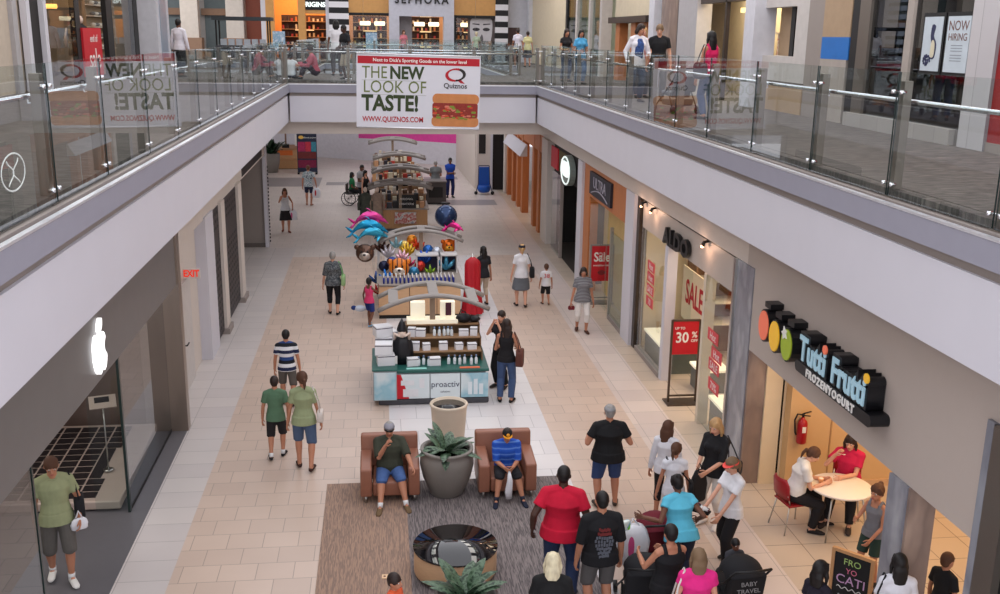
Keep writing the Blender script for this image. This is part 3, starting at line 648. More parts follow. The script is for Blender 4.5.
# red sale posters
def poster_stand(label, x, y, w, z0, z1, lines, base=True, rz=0, frame=None):
    t = thing('sign_stand', label, 'sign', (x, y, 0), rz)
    fr = frame or mat('stand_bronze', (92, 80, 72), .4, .7)
    B('poster', RED, -w / 2, w / 2, -.012, .012, z0, z1, t)
    for s_ in (-1, 1): B('upright', fr, s_ * w / 2 - .02, s_ * w / 2 + .02, -.02, .02, .03, z1 + .03, t)
    B('crossbar', fr, -w / 2, w / 2, -.02, .02, z1, z1 + .04, t)
    if base:
        B('base', fr, -w / 2 - .06, w / 2 + .06, -.2, .2, 0, .03, t); 
        B('crossbar', fr, -w / 2, w / 2, -.02, .02, .14, .17, t)
    for tx, sz, dx, dz, sx in lines: text(tx, sz, .001, PAPER, t, (dx, -.015, dz), FC, sx=sx, bold=sz * .02)
    return t
poster_stand('red 30% off poster in a bronze floor stand outside the shoe shop', 5.94, 18.43, .56, 1.02, 1.7, (('UP TO', .07, -.12, 1.56, 1), ('30', .3, -.07, 1.36, .9), ('%', .17, .18, 1.42, 1), ('OFF', .08, .18, 1.3, 1)))
sp_ = poster_stand('red Sale poster on a stand in the clothing shop doorway', 5.96, 26.2, .62, .62, 1.6, (('Sale', .36, 0, 1.28, .8), ('everything inside', .07, 0, 1.06, 1)), frame=mat('stand_grey', (150, 146, 142), .4, .5))
MB().prism([(.11 * math.cos(a * PI / 8), .86 + .07 * math.sin(a * PI / 8)) for a in range(16)], 'y', -.018, -.013).build('oval_print', mat('print_black'), sp_)
sb = thing('sale_banner', 'ivory banner with red SALE letters inside the shoe shop', 'banner', (6.5, 19.75, 1.2))
B('sheet', mat('ivory_sheet', (232, 214, 182), .6, var=.01), 0, .02, -.85, .85, 0, 1.15, sb)
text('SALE', .72, .002, RED, sb, (-.006, 0, .62), FR, sx=.78, bold=.012)
for y in (-.8, .8): MB().tube([(.01, y, 1.15), (.01, y, 3.38)], .004, 4).build('wire', STEEL, sb)
def decals(label, y, items):
    t = thing('window_decal', label, 'decal', (5.895, y, 0))
    for i, (tx, z, dy) in enumerate(items):
        B('patch', mat('decal_red', (214, 70, 80), .5), -.006, -.001, dy - .28, dy + .28, z - .1, z + .12, t)
        text(tx, .2, .001, PAPER, t, (-.008, dy, z), FR)
    return t
decals('red Hot Hot Sale 70% patches on the shoe shop right window', 16.45, (('Hot', 1.9, .25), ('Hot', 1.62, 0), ('SALE', 1.38, .1), ('70%', 1.02, .05)))
decals('column of red sale patches on the shoe shop left window', 21.0, (('Hot', 2.2, 0), ('Hot', 1.95, 0), ('SALE', 1.68, 0), ('70', 1.4, 0)))
# spot lamps over the shoe shop fascia
for y, lb in ((21.7, 'tiny fascia spotlight, farthest of three over the shoe shop'), (20.9, 'tiny fascia spotlight, middle one of three over the shoe shop'), (17.3, 'black fascia spotlight nearest the yogurt shop, glowing over the pale panel')):
    t = thing('spotlight', lb, 'lamp', (5.82, y, 3.5)); MB().tube([(.1, 0, .04), (0, 0, .02), (-.04, 0, -.05)], [.02, .03, .045], 12).build('housing', BLACK, t)
    MB().ell((-.035, 0, -.06), .03).build('bulb', mat('bulb_warm', (255, 200, 150), .4, emit=4), t)
    l = bpy.data.lights.new('spot_glow', 'POINT'); l.energy = 5; l.color = (1, .6, .4); l.shadow_soft_size = .04
    lo = bpy.data.objects.new('spot_glow', l); C.objects.link(lo); lo.location = (5.7, y, 3.42)
# shoe displays
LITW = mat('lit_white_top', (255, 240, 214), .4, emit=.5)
def shoe_table(label, x, y, l, w, h=.55):
    t = thing('display_table', label, 'table', (x, y, 0))
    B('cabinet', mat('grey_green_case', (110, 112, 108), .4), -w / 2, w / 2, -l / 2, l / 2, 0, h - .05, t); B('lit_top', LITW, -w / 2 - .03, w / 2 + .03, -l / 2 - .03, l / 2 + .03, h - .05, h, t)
    return t
shoe_table('low lit display table with shoes in the left shoe shop window', 6.45, 21.0, 1.7, .75)
shoe_table('small lit display table in front of the ivory wall', 6.75, 20.2 - 1.0, .6, .6, .5)
shoe_table('low lit display table behind the right shoe shop window', 6.45, 16.4, 1.6, .7, .6)
def shoe_mesh(col):
    m = MB(); m.tube([(0, .1, .05), (0, .02, .045), (0, -.06, .03), (0, -.13, .022)], [(.03, .045), (.036, .04), (.04, .026), (.028, .018)], 10); m.tube([(0, .1, .05), (0, .105, 0)], [.018, .008], 6)
    return m
for i, (x, y, z, c) in enumerate([(6.3, 20.5, .55, 0), (6.55, 20.6, .55, 1), (6.4, 20.9, .55, 2), (6.6, 21.15, .55, 1), (6.35, 21.4, .55, 0), (6.6, 21.6, .55, 2), (6.3, 16.1, .6, 1), (6.5, 16.4, .6, 1), (6.35, 16.8, .6, 0), (6.7, 19.15, .5, 0)]):
    o = shoe_mesh(c).build('shoe', (mat('shoe_tan', (150, 96, 60), .4), mat('shoe_black', (30, 28, 30), .4), mat('shoe_wine', (110, 40, 40), .4))[c], loc=(x, y, z + .002), rz=-1.2 + .2 * i)
    tag(o, ('small tan dress shoe', 'small black dress shoe', 'small wine coloured dress shoe')[c] + ' displayed on a lit shoe shop table', 'shoe', ('tan', 'black', 'wine')[c] + ' shoes on the lit tables')
sh = thing('shelf_rack', 'brown wall shelves seen through the right shoe shop window', 'shelf', (7.6, 21.4, 0), PI / 2)
for z in (.8, 1.3, 1.8, 2.3, 2.8): B('shelf', mat('pale_shelf', (220, 205, 190), .5), -.3, .3, -.6, .6, z, z + .04, sh)
B('back_panel', mat('brown_shelf_wall'), .3, .34, -.65, .65, 0, 3.0, sh)
for s_ in (-.62, .62): B('side_panel', mat('brown_shelf_wall'), -.3, .3, s_ - .02, s_ + .02, 0, 3.0, sh)
random.seed(31)
for i, (y, lb) in enumerate(((29.5, 'nearer rack of dark band t-shirts with bright prints in the dark shop'), (31.0, 'farther rack of dark band t-shirts with bright prints in the dark shop'))):
    t = thing('clothes_rack', lb, 'rack', (6.5, y, 0)); sp = speck('merch_print', ((26, 24, 26), (30, 28, 30), (150, 50, 50), (30, 30, 34), (140, 150, 90), (26, 24, 26), (170, 160, 150)), 9, .8)
    for z in (.35, 1.3):
        MB().tube([(0, -.6, z + .75), (0, .6, z + .75)], .015, 6).build('rail', STEEL, t)
        for k in range(9):
            yy = -.52 + k * .13; MB().prism([(-.22, z), (.22, z), (.24, z + .6), (.1, z + .7), (-.1, z + .7), (-.24, z + .6)], 'y', yy - .02, yy + .02).build('hanging_shirt', sp, t)
    for yy in (-.6, .6): B('upright', BLACK, -.02, .02, yy - .02, yy + .02, 0, 2.1, t); B('foot', BLACK, -.25, .25, yy - .02, yy + .02, 0, .04, t)
gd = thing('glass_decal', 'round etched monogram on the near left glass panel', 'decal', (-2.94, 8.5, 5.97))
MB().tube([(0, .27 * math.cos(a * PI / 12), .15 * math.sin(a * PI / 12)) for a in range(25)], [(.003, .008)] * 25, 6).build('ring', mat('etched_white', (214, 220, 216), .6), gd)
for s in (-1, 1): MB().tube([(0, s * (.06 + .07 * math.cos(i * .6)), .1 - .02 * i) for i in range(11)], [(.003, .007)] * 11, 6).build('monogram_curl', mat('etched_white'), gd)
# ================================================================ LOUNGE FURNITURE
LEA = mat('brown_leather', (146, 96, 76), .38, var=.04, nscale=9, bump=.05)
def armchair(label, x, y, rz):
    t = thing('armchair', label, 'armchair', (x, y, 0), rz, None)
    w = .92; d = .85
    MB().box(-.27, .27, -d / 2 + .02, d / 2 - .18, .12, .36).build('seat', LEA, t, bevel=.035, seg=4)
    MB().prism([(d / 2 - .22, .12), (d / 2, .12), (d / 2 + .02, .86), (d / 2 - .15, .87)], 'x', -w / 2 + .005, w / 2 - .005).build('backrest', LEA, t, bevel=.035, seg=4)
    for s_ in (-1, 1):
        a, b = sorted((s_ * .28, s_ * w / 2)); MB().prism([(-d / 2, .12), (d / 2 - .16, .12), (d / 2 - .16, .64), (-d / 2, .58)], 'x', a, b).build('armrest', LEA, t, bevel=.03, seg=4)
        for yy in (-d / 2 + .06, d / 2 - .08): MB().tube([(s_ * .38, yy, .13), (s_ * .38, yy, 0)], [.025, .018], 10).build('leg', STEEL, t)
    return t
armchair('brown leather armchair with the man in the dark green polo shirt', .08, 14.85, 0)
armchair('brown leather armchair with the person in the blue polo and cap', 1.92, 14.85, 0)
LEAF = bands('variegated_leaf', ((52, 84, 52), (120, 142, 120), (46, 78, 50)), .07, .45, axis=0)
LEAFG = speck('mottled_green_leaf', ((34, 60, 38), (92, 116, 92), (28, 50, 34)), 14, .45, tex='noise', th=(.35, .5, .62))
SOIL = mat('dark_soil', (40, 32, 28), .95, var=.3, nscale=40, bump=.5)
def leafmesh(m, base, az, el, ln, w, droop=1.0):
    n = 7; d = V((math.cos(az), math.sin(az), 0)); sd = V((-d.y, d.x, 0)); vs = []; p = V(base); e = el
    for i in range(n + 1):
        t = i / n; ww = w * (math.sin(PI * min(1, t * .93 + .05)) ** .8) * (1 if t < 1 else 0)
        up = V((0, 0, 1)); tang = d * math.cos(e) + up * math.sin(e); nr = sd.cross(tang).normalized()
        for s_ in (-1, -.5, 0, .5, 1): vs.append(p + sd * s_ * ww / 2 + nr * (-abs(s_)) * -.12 * ww)
        p = p + tang * ln / n; e -= droop / n
    fs = [(i * 5 + j, i * 5 + j + 1, (i + 1) * 5 + j + 1, (i + 1) * 5 + j) for i in range(n) for j in range(4)]
    m.add(vs, fs, True)
def pot_plant(label, x, y, pot, nleaf, ln, w, base_z, potm, lm, seed, spread=.12, elr=(.35, 1.35)):
    t = thing('potted_plant', label, 'plant', (x, y, 0)); pot(t); random.seed(seed)
    for i in range(nleaf):
        m = MB(); a = i * 2.4 + random.uniform(-.3, .3); e = random.uniform(*elr); r = spread * random.random()
        leafmesh(m, (r * math.cos(a), r * math.sin(a), base_z), a, e, ln * random.uniform(.75, 1.15), w * random.uniform(.8, 1.15), random.uniform(.8, 1.7))
        m.build('leaf', lm, t)
    return t
GPOT = mat('grey_stoneware', (128, 122, 116), .5, var=.04)
def gpot(t):
    MB().lathe([(.0, 0), (.24, 0), (.27, .03), (.38, .3), (.43, .52), (.42, .66), (.39, .72), (.42, .75), (.42, .78), (.37, .78), (.355, .74), (.36, .68), (0, .68)], 36).build('pot', GPOT, t)
    MB().lathe([(0, .70), (.355, .70)], 28).build('soil', SOIL, t)
pot_plant('leafy plant in a big round grey pot between the two armchairs', .98, 14.75, gpot, 22, .5, .15, .70, GPOT, LEAFG, 4)
tp = thing('planter', 'tall empty cream planter with a dark inside, behind the round grey pot', 'planter', (1.12, 16.35, 0))
MB().lathe([(0, 0), (.235, 0), (.27, .25), (.31, .8), (.32, .86), (.335, .9), (.325, .92), (.29, .92), (.28, .86)], 36).build('shell', mat('cream_planter', (208, 192, 172), .5, var=.02), tp)
MB().lathe([(.283, .88), (.25, .55), (0, .55)], 32).build('liner', mat('glossy_black', (24, 24, 30), .12), tp)
ct = thing('coffee_table', 'low round wooden drum table with a glossy black top', 'table', (.93, 12.25, 0))
MB().lathe([(0, 0), (.46, 0), (.46, .07), (0, .07)], 48).build('plinth', BLACK, ct)
MB().lathe([(0, .07), (.555, .07), (.56, .09), (.56, .40), (.55, .41), (0, .41)], 56).build('drum', mat('light_drum_wood', (196, 158, 122), .45, var=.06, stretch=(2, 2, 9)), ct)
MB().lathe([(0, .41), (.57, .41), (.575, .42), (.57, .44), (0, .44)], 56).build('top', mat('black_gloss_top', (16, 16, 20), .04, spec=.9), ct)
def gpot2(t):
    MB().lathe([(0, 0), (.22, 0), (.34, .3), (.38, .55), (.36, .66), (.38, .7), (.33, .7), (.32, .62), (0, .62)], 32).build('pot', GPOT, t)
pot_plant('plant with grey-mottled leaves at the lower edge, nearer than the round table', .93, 10.55, gpot2, 20, .5, .17, .66, GPOT, LEAFG, 9, elr=(.6, 1.4))
fo = thing('floor_outlet', 'small brass socket plate set in the brown carpet', 'socket', (.03, 12.22, .012))
B('plate', mat('brass_plate', (226, 190, 150), .4, .3), -.09, .09, -.05, .05, 0, .01, fo)
for x in (-.055, 0, .055): B('socket', mat('brown_socket', (110, 70, 50), .5), x - .015, x + .015, -.015, .015, .01, .014, fo)
# ================================================================ YOGURT SHOP FURNITURE
bt = thing('cafe_table', 'round white cafe table between the two seated women', 'table', (6.66, 12.9, 0))
MB().lathe([(0, .72), (.44, .72), (.455, .735), (.455, .75), (.44, .76), (0, .76)], 48).build('top', mat('table_white', (240, 230, 220), .35, var=.01), bt)
for k in range(4):
    a = PI / 4 + k * PI / 2; MB().tube([(.2 * math.cos(a), .2 * math.sin(a), .72), (.34 * math.cos(a), .34 * math.sin(a), .62), (.4 * math.cos(a), .4 * math.sin(a), .3), (.42 * math.cos(a), .42 * math.sin(a), 0)], .014, 8).build('leg', STEEL, bt)
CRED = mat('chair_red', (150, 26, 34), .4)
def cafe_chair(label, x, y, rz):
    t = thing('cafe_chair', label, 'chair', (x, y, 0), rz)
    MB().box(-.21, .21, -.2, .2, .43, .46).build('seat', CRED, t, bevel=.012, seg=3)
    m = MB(); n = 9; vs = []
    for zz in (.55, .66, .78, .86):
        for i in range(n):
            a = -1 + 2 * i / (n - 1); wd = .21 - max(0, zz - .78) * .9; vs.append((a * wd, .2 + .05 * (1 - a * a) + (zz - .55) * .12, zz))
    k = len(vs); vs += [(p[0], p[1] + .014, p[2]) for p in vs]
    fs = [(r * n + i, r * n + i + 1, (r + 1) * n + i + 1, (r + 1) * n + i) for r in range(3) for i in range(n - 1)]; fs += [tuple(j + k for j in f[::-1]) for f in fs]
    ring = [i for i in range(n)] + [r * n + n - 1 for r in range(1, 4)] + [3 * n + i for i in range(n - 2, -1, -1)] + [r * n for r in range(2, 0, -1)]
    fs += [(ring[i], ring[i] + k, ring[(i + 1) % len(ring)] + k, ring[(i + 1) % len(ring)]) for i in range(len(ring))]
    m.add(vs, fs, True).build('backrest', CRED, t)
    for s_ in (-1, 1):
        MB().tube([(s_ * .17, -.17, .44), (s_ * .22, -.21, 0)], .011, 8).build('leg', STEEL, t)
        MB().tube([(s_ * .17, .17, .44), (s_ * .22, .25, 0)], .011, 8).build('leg', STEEL, t)
        MB().tube([(s_ * .18, .16, .43), (s_ * .19, .225, .62)], .011, 8).build('back_post', STEEL, t)
    return t
cafe_chair('red cafe chair under the woman in the white shirt', 6.05, 13.12, RAD(100))
cafe_chair('red cafe chair under the woman in the raspberry top', 7.05, 13.5, RAD(-25))
fe = thing('fire_extinguisher', 'red fire extinguisher hanging on the tan wall', 'fire extinguisher', (6.63, 14.31, .84))
MB().lathe([(0, 0), (.07, 0), (.08, .02), (.08, .33), (.065, .38), (.03, .41), (.025, .44), (0, .44)], 20).build('cylinder', mat('extinguisher_red', (170, 24, 34), .3), fe)
MB().tube([(0, 0, .44), (0, 0, .5)], .02, 10).build('valve', BLACK, fe); MB().tube([(0, 0, .5), (.12, -.02, .54)], .012, 8).build('handle', BLACK, fe); MB().tube([(0, 0, .47), (.11, -.02, .46)], .01, 8).build('lever', BLACK, fe)
MB().tube([(-.02, 0, .48), (-.1, -.01, .5), (-.14, -.01, .4), (-.12, -.01, .2), (-.1, -.01, .15)], .014, 8).build('hose', BLACK, fe)
B('label_plate', PAPER, -.03, .03, -.083, -.078, .2, .3, fe); B('wall_bracket', STEEL, -.03, .03, .06, .09, .2, .4, fe)
# chalkboard
cb = thing('chalkboard_stand', 'framed black chalkboard with coloured lettering by marble column', 'sign', (5.74, 10.6, 0), RAD(-48)); cb.scale = (.85, 1, .85)
cb_ = B('board', mat('chalk_black', (28, 28, 30), .8), -.27, .27, -.015, .015, .15, 1.1, cb)
for x in (-.29, .29): MB().box(x - .025, x + .025, -.025, .025, 0, 1.14).build('frame_side', WOOD, cb)
for z in (.13, 1.12): MB().box(-.27, .27, -.025, .025, z - .025, z + .025).build('frame_rail', WOOD, cb)
for i, (tx, z, c, sz) in enumerate((('FRO', .97, (170, 200, 120), .14), ('YO', .83, (220, 120, 150), .12), ('CATI', .68, (200, 160, 200), .2), ('toppings', .42, (180, 190, 200), .1))):
    text(tx, sz, .001, mat('chalk_%d' % i, c, .8), cb, (0, -.018, z), FC, name='chalk_writing')
MB().tube([(-.2 + .02 * i, -.018, .55 + .02 * math.sin(i * 1.2)) for i in range(21)], .006, 5).build('chalk_line', mat('chalk_white', (220, 220, 220), .8), cb)
MB().tube([(0, .02, 1.0), (0, .32, 0)], .012, 6).build('rear_strut', WOOD, cb)
# ================================================================ GIANT LAPTOP DISPLAY
ALU = mat('laptop_silver', (196, 176, 164), .4, .2, var=.02); KEY = mat('key_black', (34, 28, 30), .5)
lp = thing('giant_laptop_display', 'oversized silver laptop with black keys behind the window on the left', 'display', (-5.15, 15.9, .12))
lp.rotation_euler = (RAD(4), 0, 0)
B('deck', ALU, -1.15, 1.15, -1.35, 1.35, 0, .14, lp, bevel=.02)
for r in range(6):
    n = 12; w_ = 2.5 / n
    for k in range(n):
        # keyboard runs along the depth of the window, rows across x
        if r == 5 and 3 <= k <= 7:
            if k == 3: B('key', KEY, .5, .68, -1.25 + 3 * w_ + .015, -1.25 + 8 * w_ - .015, .14, .152, lp)
            continue
        x = -.92 + r * .285; B('key', KEY, x, x + .25, -1.25 + k * w_ + .02, -1.25 + (k + 1) * w_ - .02, .14, .152, lp)
B('screen', mat('laptop_screen', (86, 66, 58), .3), -1.22, -1.15, -1.35, 1.35, .1, 2.0, lp, bevel=.01)
sl = thing('laptop_on_pole', 'small silver laptop raised on a thin pole above the giant keyboard', 'laptop', (-4.4, 15.5, .26)); sl.scale = (1, 1, .92)
MB().tube([(0, 0, 0), (0, 0, 1.25)], .012, 8).build('pole', STEEL, sl); m = MB().at((0, 0, 1.25), rz=.3, rx=.5); m.box(-.2, .2, -.14, .14, 0, .02); m.build('keyboard_deck', ALU, sl)
m = MB().at((0, 0, 1.25), rz=.3, rx=.5); m.box(-.12, .1, -.02, .1, .02, .026); m.build('screen_area', KEY, sl)
MB().lathe([(0, 0), (.08, 0), (.08, .015), (0, .015)], 16).build('foot', STEEL, sl)
# ================================================================ KIOSKS
ARCH = mat('arch_grey', (146, 140, 136), .45, .2, var=.02)
def canopy(t, cx, y0, y1, z, hw, post=True, sag=.3, zb=0.):
    for k, y in enumerate((y0, y1)):
        n = 14; pts = [(cx + hw * (2 * i / n - 1), y, z - sag * (2 * i / n - 1) ** 2) for i in range(n + 1)]
        MB().tube(pts, [(.05, .07)] * (n + 1), 8).build('canopy_beam', ARCH, t)
    for fx in (-.72, 0, .72):
        x = cx + hw * fx; zz = z - sag * fx * fx; MB().box(x - .1, x + .1, y0, y1, zz - .03, zz + .03).build('canopy_strap', ARCH, t)
    if post: MB().box(cx - .055, cx + .055, (y0 + y1) / 2 - .055, (y0 + y1) / 2 + .055, zb, z).build('post', mat('post_taupe', (150, 128, 108), .5), t)
TEAL = mat('teal_counter', (36, 92, 84), .4); KFR = mat('kiosk_trim', (70, 70, 76), .4)
POST1 = mat('pale_print', (206, 216, 220), .4, emit=.12, var=.02); POST2 = speck('blue_water_print', ((190, 216, 226), (150, 196, 212), (214, 228, 232)), 1.5, .4, tex='noise', th=(.35, .5, .62))
kp = thing('skincare_kiosk', 'mall kiosk with teal counter, lit panels and rows of white skincare boxes', 'kiosk', (1.0, 20.0, 0))
B('plinth', KFR, -1.1, 1.08, -1.28, .95, 0, .12, kp, bevel=.03); B('body', mat('kiosk_body', (170, 174, 178), .5), -1.02, 1.02, -1.2, .88, .12, .66, kp)
B('counter', TEAL, -1.1, 1.08, -1.28, .95, .66, .72, kp, bevel=.015)
B('side_counter', TEAL, -1.22, -.72, -1.34, .1, .725, .76, kp, bevel=.01); B('side_cabinet', mat('kiosk_body'), -1.2, -.74, -1.32, .08, .12, .72, kp)
B('front_panel', POST2, -1.18, -.76, -1.345, -1.325, .14, .70, kp)
for x0, x1, m in ((-.72, -.1, POST1), (-.08, .5, POST1), (.52, 1.06, POST2)): B('front_panel', m, x0, x1, -1.30, -1.283, .14, .64, kp)
MB().prism([(-.74, .14), (-.5, .14), (-.66, .64), (-.74, .64)], 'y', -1.305, -1.30).build('red_wedge', RED, kp)
text('proactiv', .17, .001, mat('navy_print', (40, 44, 80), .5), kp, (.21, -1.305, .42), FC); text('solution', .06, .001, mat('navy_print'), kp, (.21, -1.305, .27), FC)
for i, (x, z, h) in enumerate(((.66, .2, .26), (.77, .2, .32), (.88, .2, .22))): B('bottle_print', mat('bottle_print', (226, 236, 242), .4), x, x + .08, -1.31, -1.302, z, z + h, kp)
for (x, z, w_, h) in ((-.62, .18, .3, .16), (-.66, .42, .26, .1), (-.3, .36, .1, .2)): B('package_print', mat('package_print', (226, 228, 232), .4), x, x + w_, -1.31, -1.302, z, z + h, kp)
SHW = mat('kiosk_shelf_wood', (150, 116, 84), .5)
for i, (y0, z) in enumerate(((-.75, .92), (-.45, 1.12), (-.1, 1.3))):
    B('shelf', SHW, -.55, 1.0, y0, y0 + .33, z - .02, z, kp); B('riser', SHW, -.55, 1.0, y0 + .31, y0 + .33, .72, z, kp); B('riser', SHW, -.55, -.53, y0, y0 + .33, .72, z, kp); B('riser', SHW, .98, 1.0, y0, y0 + .33, .72, z, kp)
canopy(kp, .03, -.5, .6, 2.02, 1.12, zb=.7)
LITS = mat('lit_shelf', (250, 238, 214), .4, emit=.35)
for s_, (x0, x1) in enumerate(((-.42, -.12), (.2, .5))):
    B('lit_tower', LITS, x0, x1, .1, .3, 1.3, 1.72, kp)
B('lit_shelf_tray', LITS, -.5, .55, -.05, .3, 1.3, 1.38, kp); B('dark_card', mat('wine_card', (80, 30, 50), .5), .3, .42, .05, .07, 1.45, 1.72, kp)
WBOX = mat('white_box', (232, 232, 236), .5, var=.01); NBAND = mat('box_band', (70, 60, 80), .5)
def sbox(name, x, y, z, w_, d, h, rz, label, group=None, band=True, m=None):
    t = thing(name, label, 'box', (x, y, z), rz, group)
    B('carton', m or WBOX, -w_ / 2, w_ / 2, -d / 2, d / 2, 0, h, t)
    if band: B('printed_band', NBAND, -w_ / 2 - .001, w_ / 2 + .001, -d / 2 - .001, d / 2 + .001, h * .82, h * .9, t)
    return t
G1 = 'white boxes stacked on the side counter'
LB = 'white skincare carton with a dark band in the stacks at the counter\'s left end'
kx, ky = 1.0, 20.0
for (x, y, z, a) in ((-.95, -.95, .76, .1), (-.98, -.95, .98, -.05), (-.97, -.5, .76, .2), (-.98, -.5, .98, 0), (-.86, -.12, .76, .1), (-1.0, -.48, 1.2, .3), (-.9, -.1, .98, .3)):
    sbox('skincare_box', kx + x, ky + y, z, .34, .28, .215, a, LB, G1)
random.seed(12)
G2 = 'white skincare cartons on the stepped shelves'; LB2 = 'small white carton standing on the stepped wooden kiosk shelves'
for row, (y, z, xs) in enumerate(((-.6, .92, (-.35, -.1, .2, .55, .82)), (-.3, 1.12, (-.4, -.2, .62, .88)))):
    for x in xs: sbox('carton', kx + x + random.uniform(-.03, .03), ky + y, z, random.uniform(.12, .2), .12, random.uniform(.12, .2), random.uniform(-.2, .2), LB2, G2, m=WBOX)
G3 = 'white bottles on the kiosk'; LB3 = 'little white skincare bottle standing on the kiosk counter or shelf'
bo = thing('bottle', LB3, 'bottle', (kx + .3, ky - .95, .722), 0, G3)
MB().lathe([(0, 0), (.03, 0), (.032, .01), (.032, .12), (.015, .14), (.015, .15)], 12).build('flask', mat('bottle_white', (225, 232, 236), .3), bo); MB().lathe([(0, .15), (.017, .15), (.017, .19), (0, .19)], 10).build('cap', mat('cap_blue', (120, 140, 170), .4), bo)
for (x, y, z) in ((.42, -.95, .722), (.52, -.98, .722), (.62, -.94, .722), (.75, -1.0, .722), (.85, -.96, .722), (-.3, -1.0, .722), (-.2, -.95, .722), (-.1, -1.02, .722), (.05, -.3, 1.121), (.15, -.32, 1.121), (.25, -.3, 1.121), (.33, -.28, 1.121), (.4, -.33, 1.121)):
    dup(bo, (kx + x, ky + y, z))
for (x, lb) in ((-.42, 'white tub box leaning at the left of the front counter row'), (.02, 'large white carton in the middle of the front counter row')):
    sbox('product_box', kx + x, ky - .98, .722, .22, .14, .16, .1, lb)
fly = tag(B('leaflet', mat('orange_leaflet', (226, 110, 70), .5), -.2, .2, -.04, .04, 0, .012, None, loc=(kx + .7, ky - 1.2, .722)), 'orange leaflet strip lying on the front edge of the teal counter', 'leaflet')
fly = tag(B('leaflet', mat('pale_teal_leaflet', (150, 214, 204), .5), -.2, .2, -.04, .04, 0, .012, None, loc=(kx - .35, ky - 1.2, .722)), 'pale teal leaflet strip lying on the front edge of the teal counter', 'leaflet')
# hooded black gown on a bust
hg = thing('hooded_display', 'black hooded gown draped on a bust at the left of the teal counter', 'display', (kx - .62, ky - .78, .722))
BG = mat('black_satin', (22, 22, 28), .45, bump=.2, nscale=14)
m = MB(); n = 20
for r0, prof in ((0, [(.2, 0), (.21, .2), (.19, .42), (.14, .5), (.09, .54)]),):
    vs = [(( r + .018 * math.cos(7 * 2 * PI * j / n)) * math.cos(2 * PI * j / n), (r * .75 + .018 * math.cos(7 * 2 * PI * j / n)) * math.sin(2 * PI * j / n), z) for r, z in prof for j in range(n)]
    m.add(vs, [(i * n + j, i * n + (j + 1) % n, (i + 1) * n + (j + 1) % n, (i + 1) * n + j) for i in range(4) for j in range(n)] + [list(range(n))[::-1], [4 * n + j for j in range(n)]], True)
m.build('gown', BG, hg); MB().ell((0, -.02, .62), (.08, .09, .11)).build('bust_head', mat('bust_ivory', (228, 206, 192), .5), hg)
MB().lathe([(.1, .66), (.105, .7), (.06, .82), (0, .93)], 14).build('pointed_hat', BG, hg); B('card', PAPER, -.2, -.1, -.2, -.19, .02, .2, hg)
for s_ in (-1, 1): MB().tube([(s_ * .13, 0, .48), (s_ * .15, -.06, .62), (s_ * .04, -.1, .58)], [.035, .03, .024], 8).build('pale_cuff', mat('bust_ivory'), hg)
be = thing('folded_bag', 'black slouched bag lying on the kiosk\'s top shelf at the right', 'bag', (kx + .78, ky + .05, 1.302))
m = MB(); m.ell((-.1, 0, .09), (.17, .12, .1)); m.ell((.12, .02, .06), (.13, .1, .07)); m.build('body', BG, be); MB().tube([(-.2, 0, .14), (-.16, 0, .27), (-.05, 0, .2)], .014, 6).build('strap', BG, be)
# ---- balloon kiosk
PLY = mat('light_plywood', (206, 166, 128), .5, var=.05, stretch=(1, 1, 5))
kb = thing('balloon_kiosk', 'wooden toy and balloon kiosk with grey arched canopy and rows of blue trinkets', 'kiosk', (.97, 26.3, 0))
B('plinth', BLACK, -1.05, 1.05, -1.3, 1.2, 0, .08, kb); B('body', mat('kiosk_inner', (120, 92, 70), .6), -1.04, 1.04, -1.28, 1.2, .08, .86, kb)
for x0, x1 in ((-1.06, -.28), (-.26, .42), (.44, 1.04)): B('front_panel', PLY, x0, x1, -1.32, -1.285, .1, .84, kb)
B('counter', mat('counter_taupe', (150, 140, 132), .5), -1.1, 1.1, -1.34, 1.24, .86, .9, kb)
for dx in (-1.05, 1.05): B('corner_post', mat('shelf_white', (214, 212, 212), .5), dx - .03, dx + .03, .5, .56, .9, 1.9, kb)
canopy(kb, .1, .2, .75, 2.0, 1.12, post=False); B('post', mat('post_taupe'), .05, .15, .43, .53, .9, 1.98, kb)
SHWh = mat('shelf_white')
for x0, x1 in ((-.05, .55), (.6, 1.05)):
    B('shelf_back', mat('shelf_back_navy', (50, 50, 80), .6), x0, x1, .3, .32, .9, 1.35, kb)
    for x in (x0, x1 - .03): B('shelf_side', SHWh, x, x + .03, -.1, .3, .9, 1.38, kb)
    B('shelf_top', SHWh, x0, x1, -.1, .3, 1.36, 1.4, kb)
G4 = 'blue capped trinket bottles on the balloon kiosk rail'
tb0 = thing('trinket_bottle', 'tiny blue bottle with a white cap in the rows at the balloon kiosk\'s front', 'bottle', (.05, 25.1, .902), 0, G4)
MB().lathe([(0, 0), (.025, 0), (.025, .12), (.01, .15)], 8).build('flask', mat('cobalt', (30, 50, 150), .3), tb0); MB().lathe([(0, .15), (.018, .15), (.018, .19), (0, .19)], 8).build('cap', PAPER, tb0)
for r in range(3):
    for i in range(18):
        if r or i: dup(tb0, (.05 + i * .105, 25.1 + r * .16, .902))
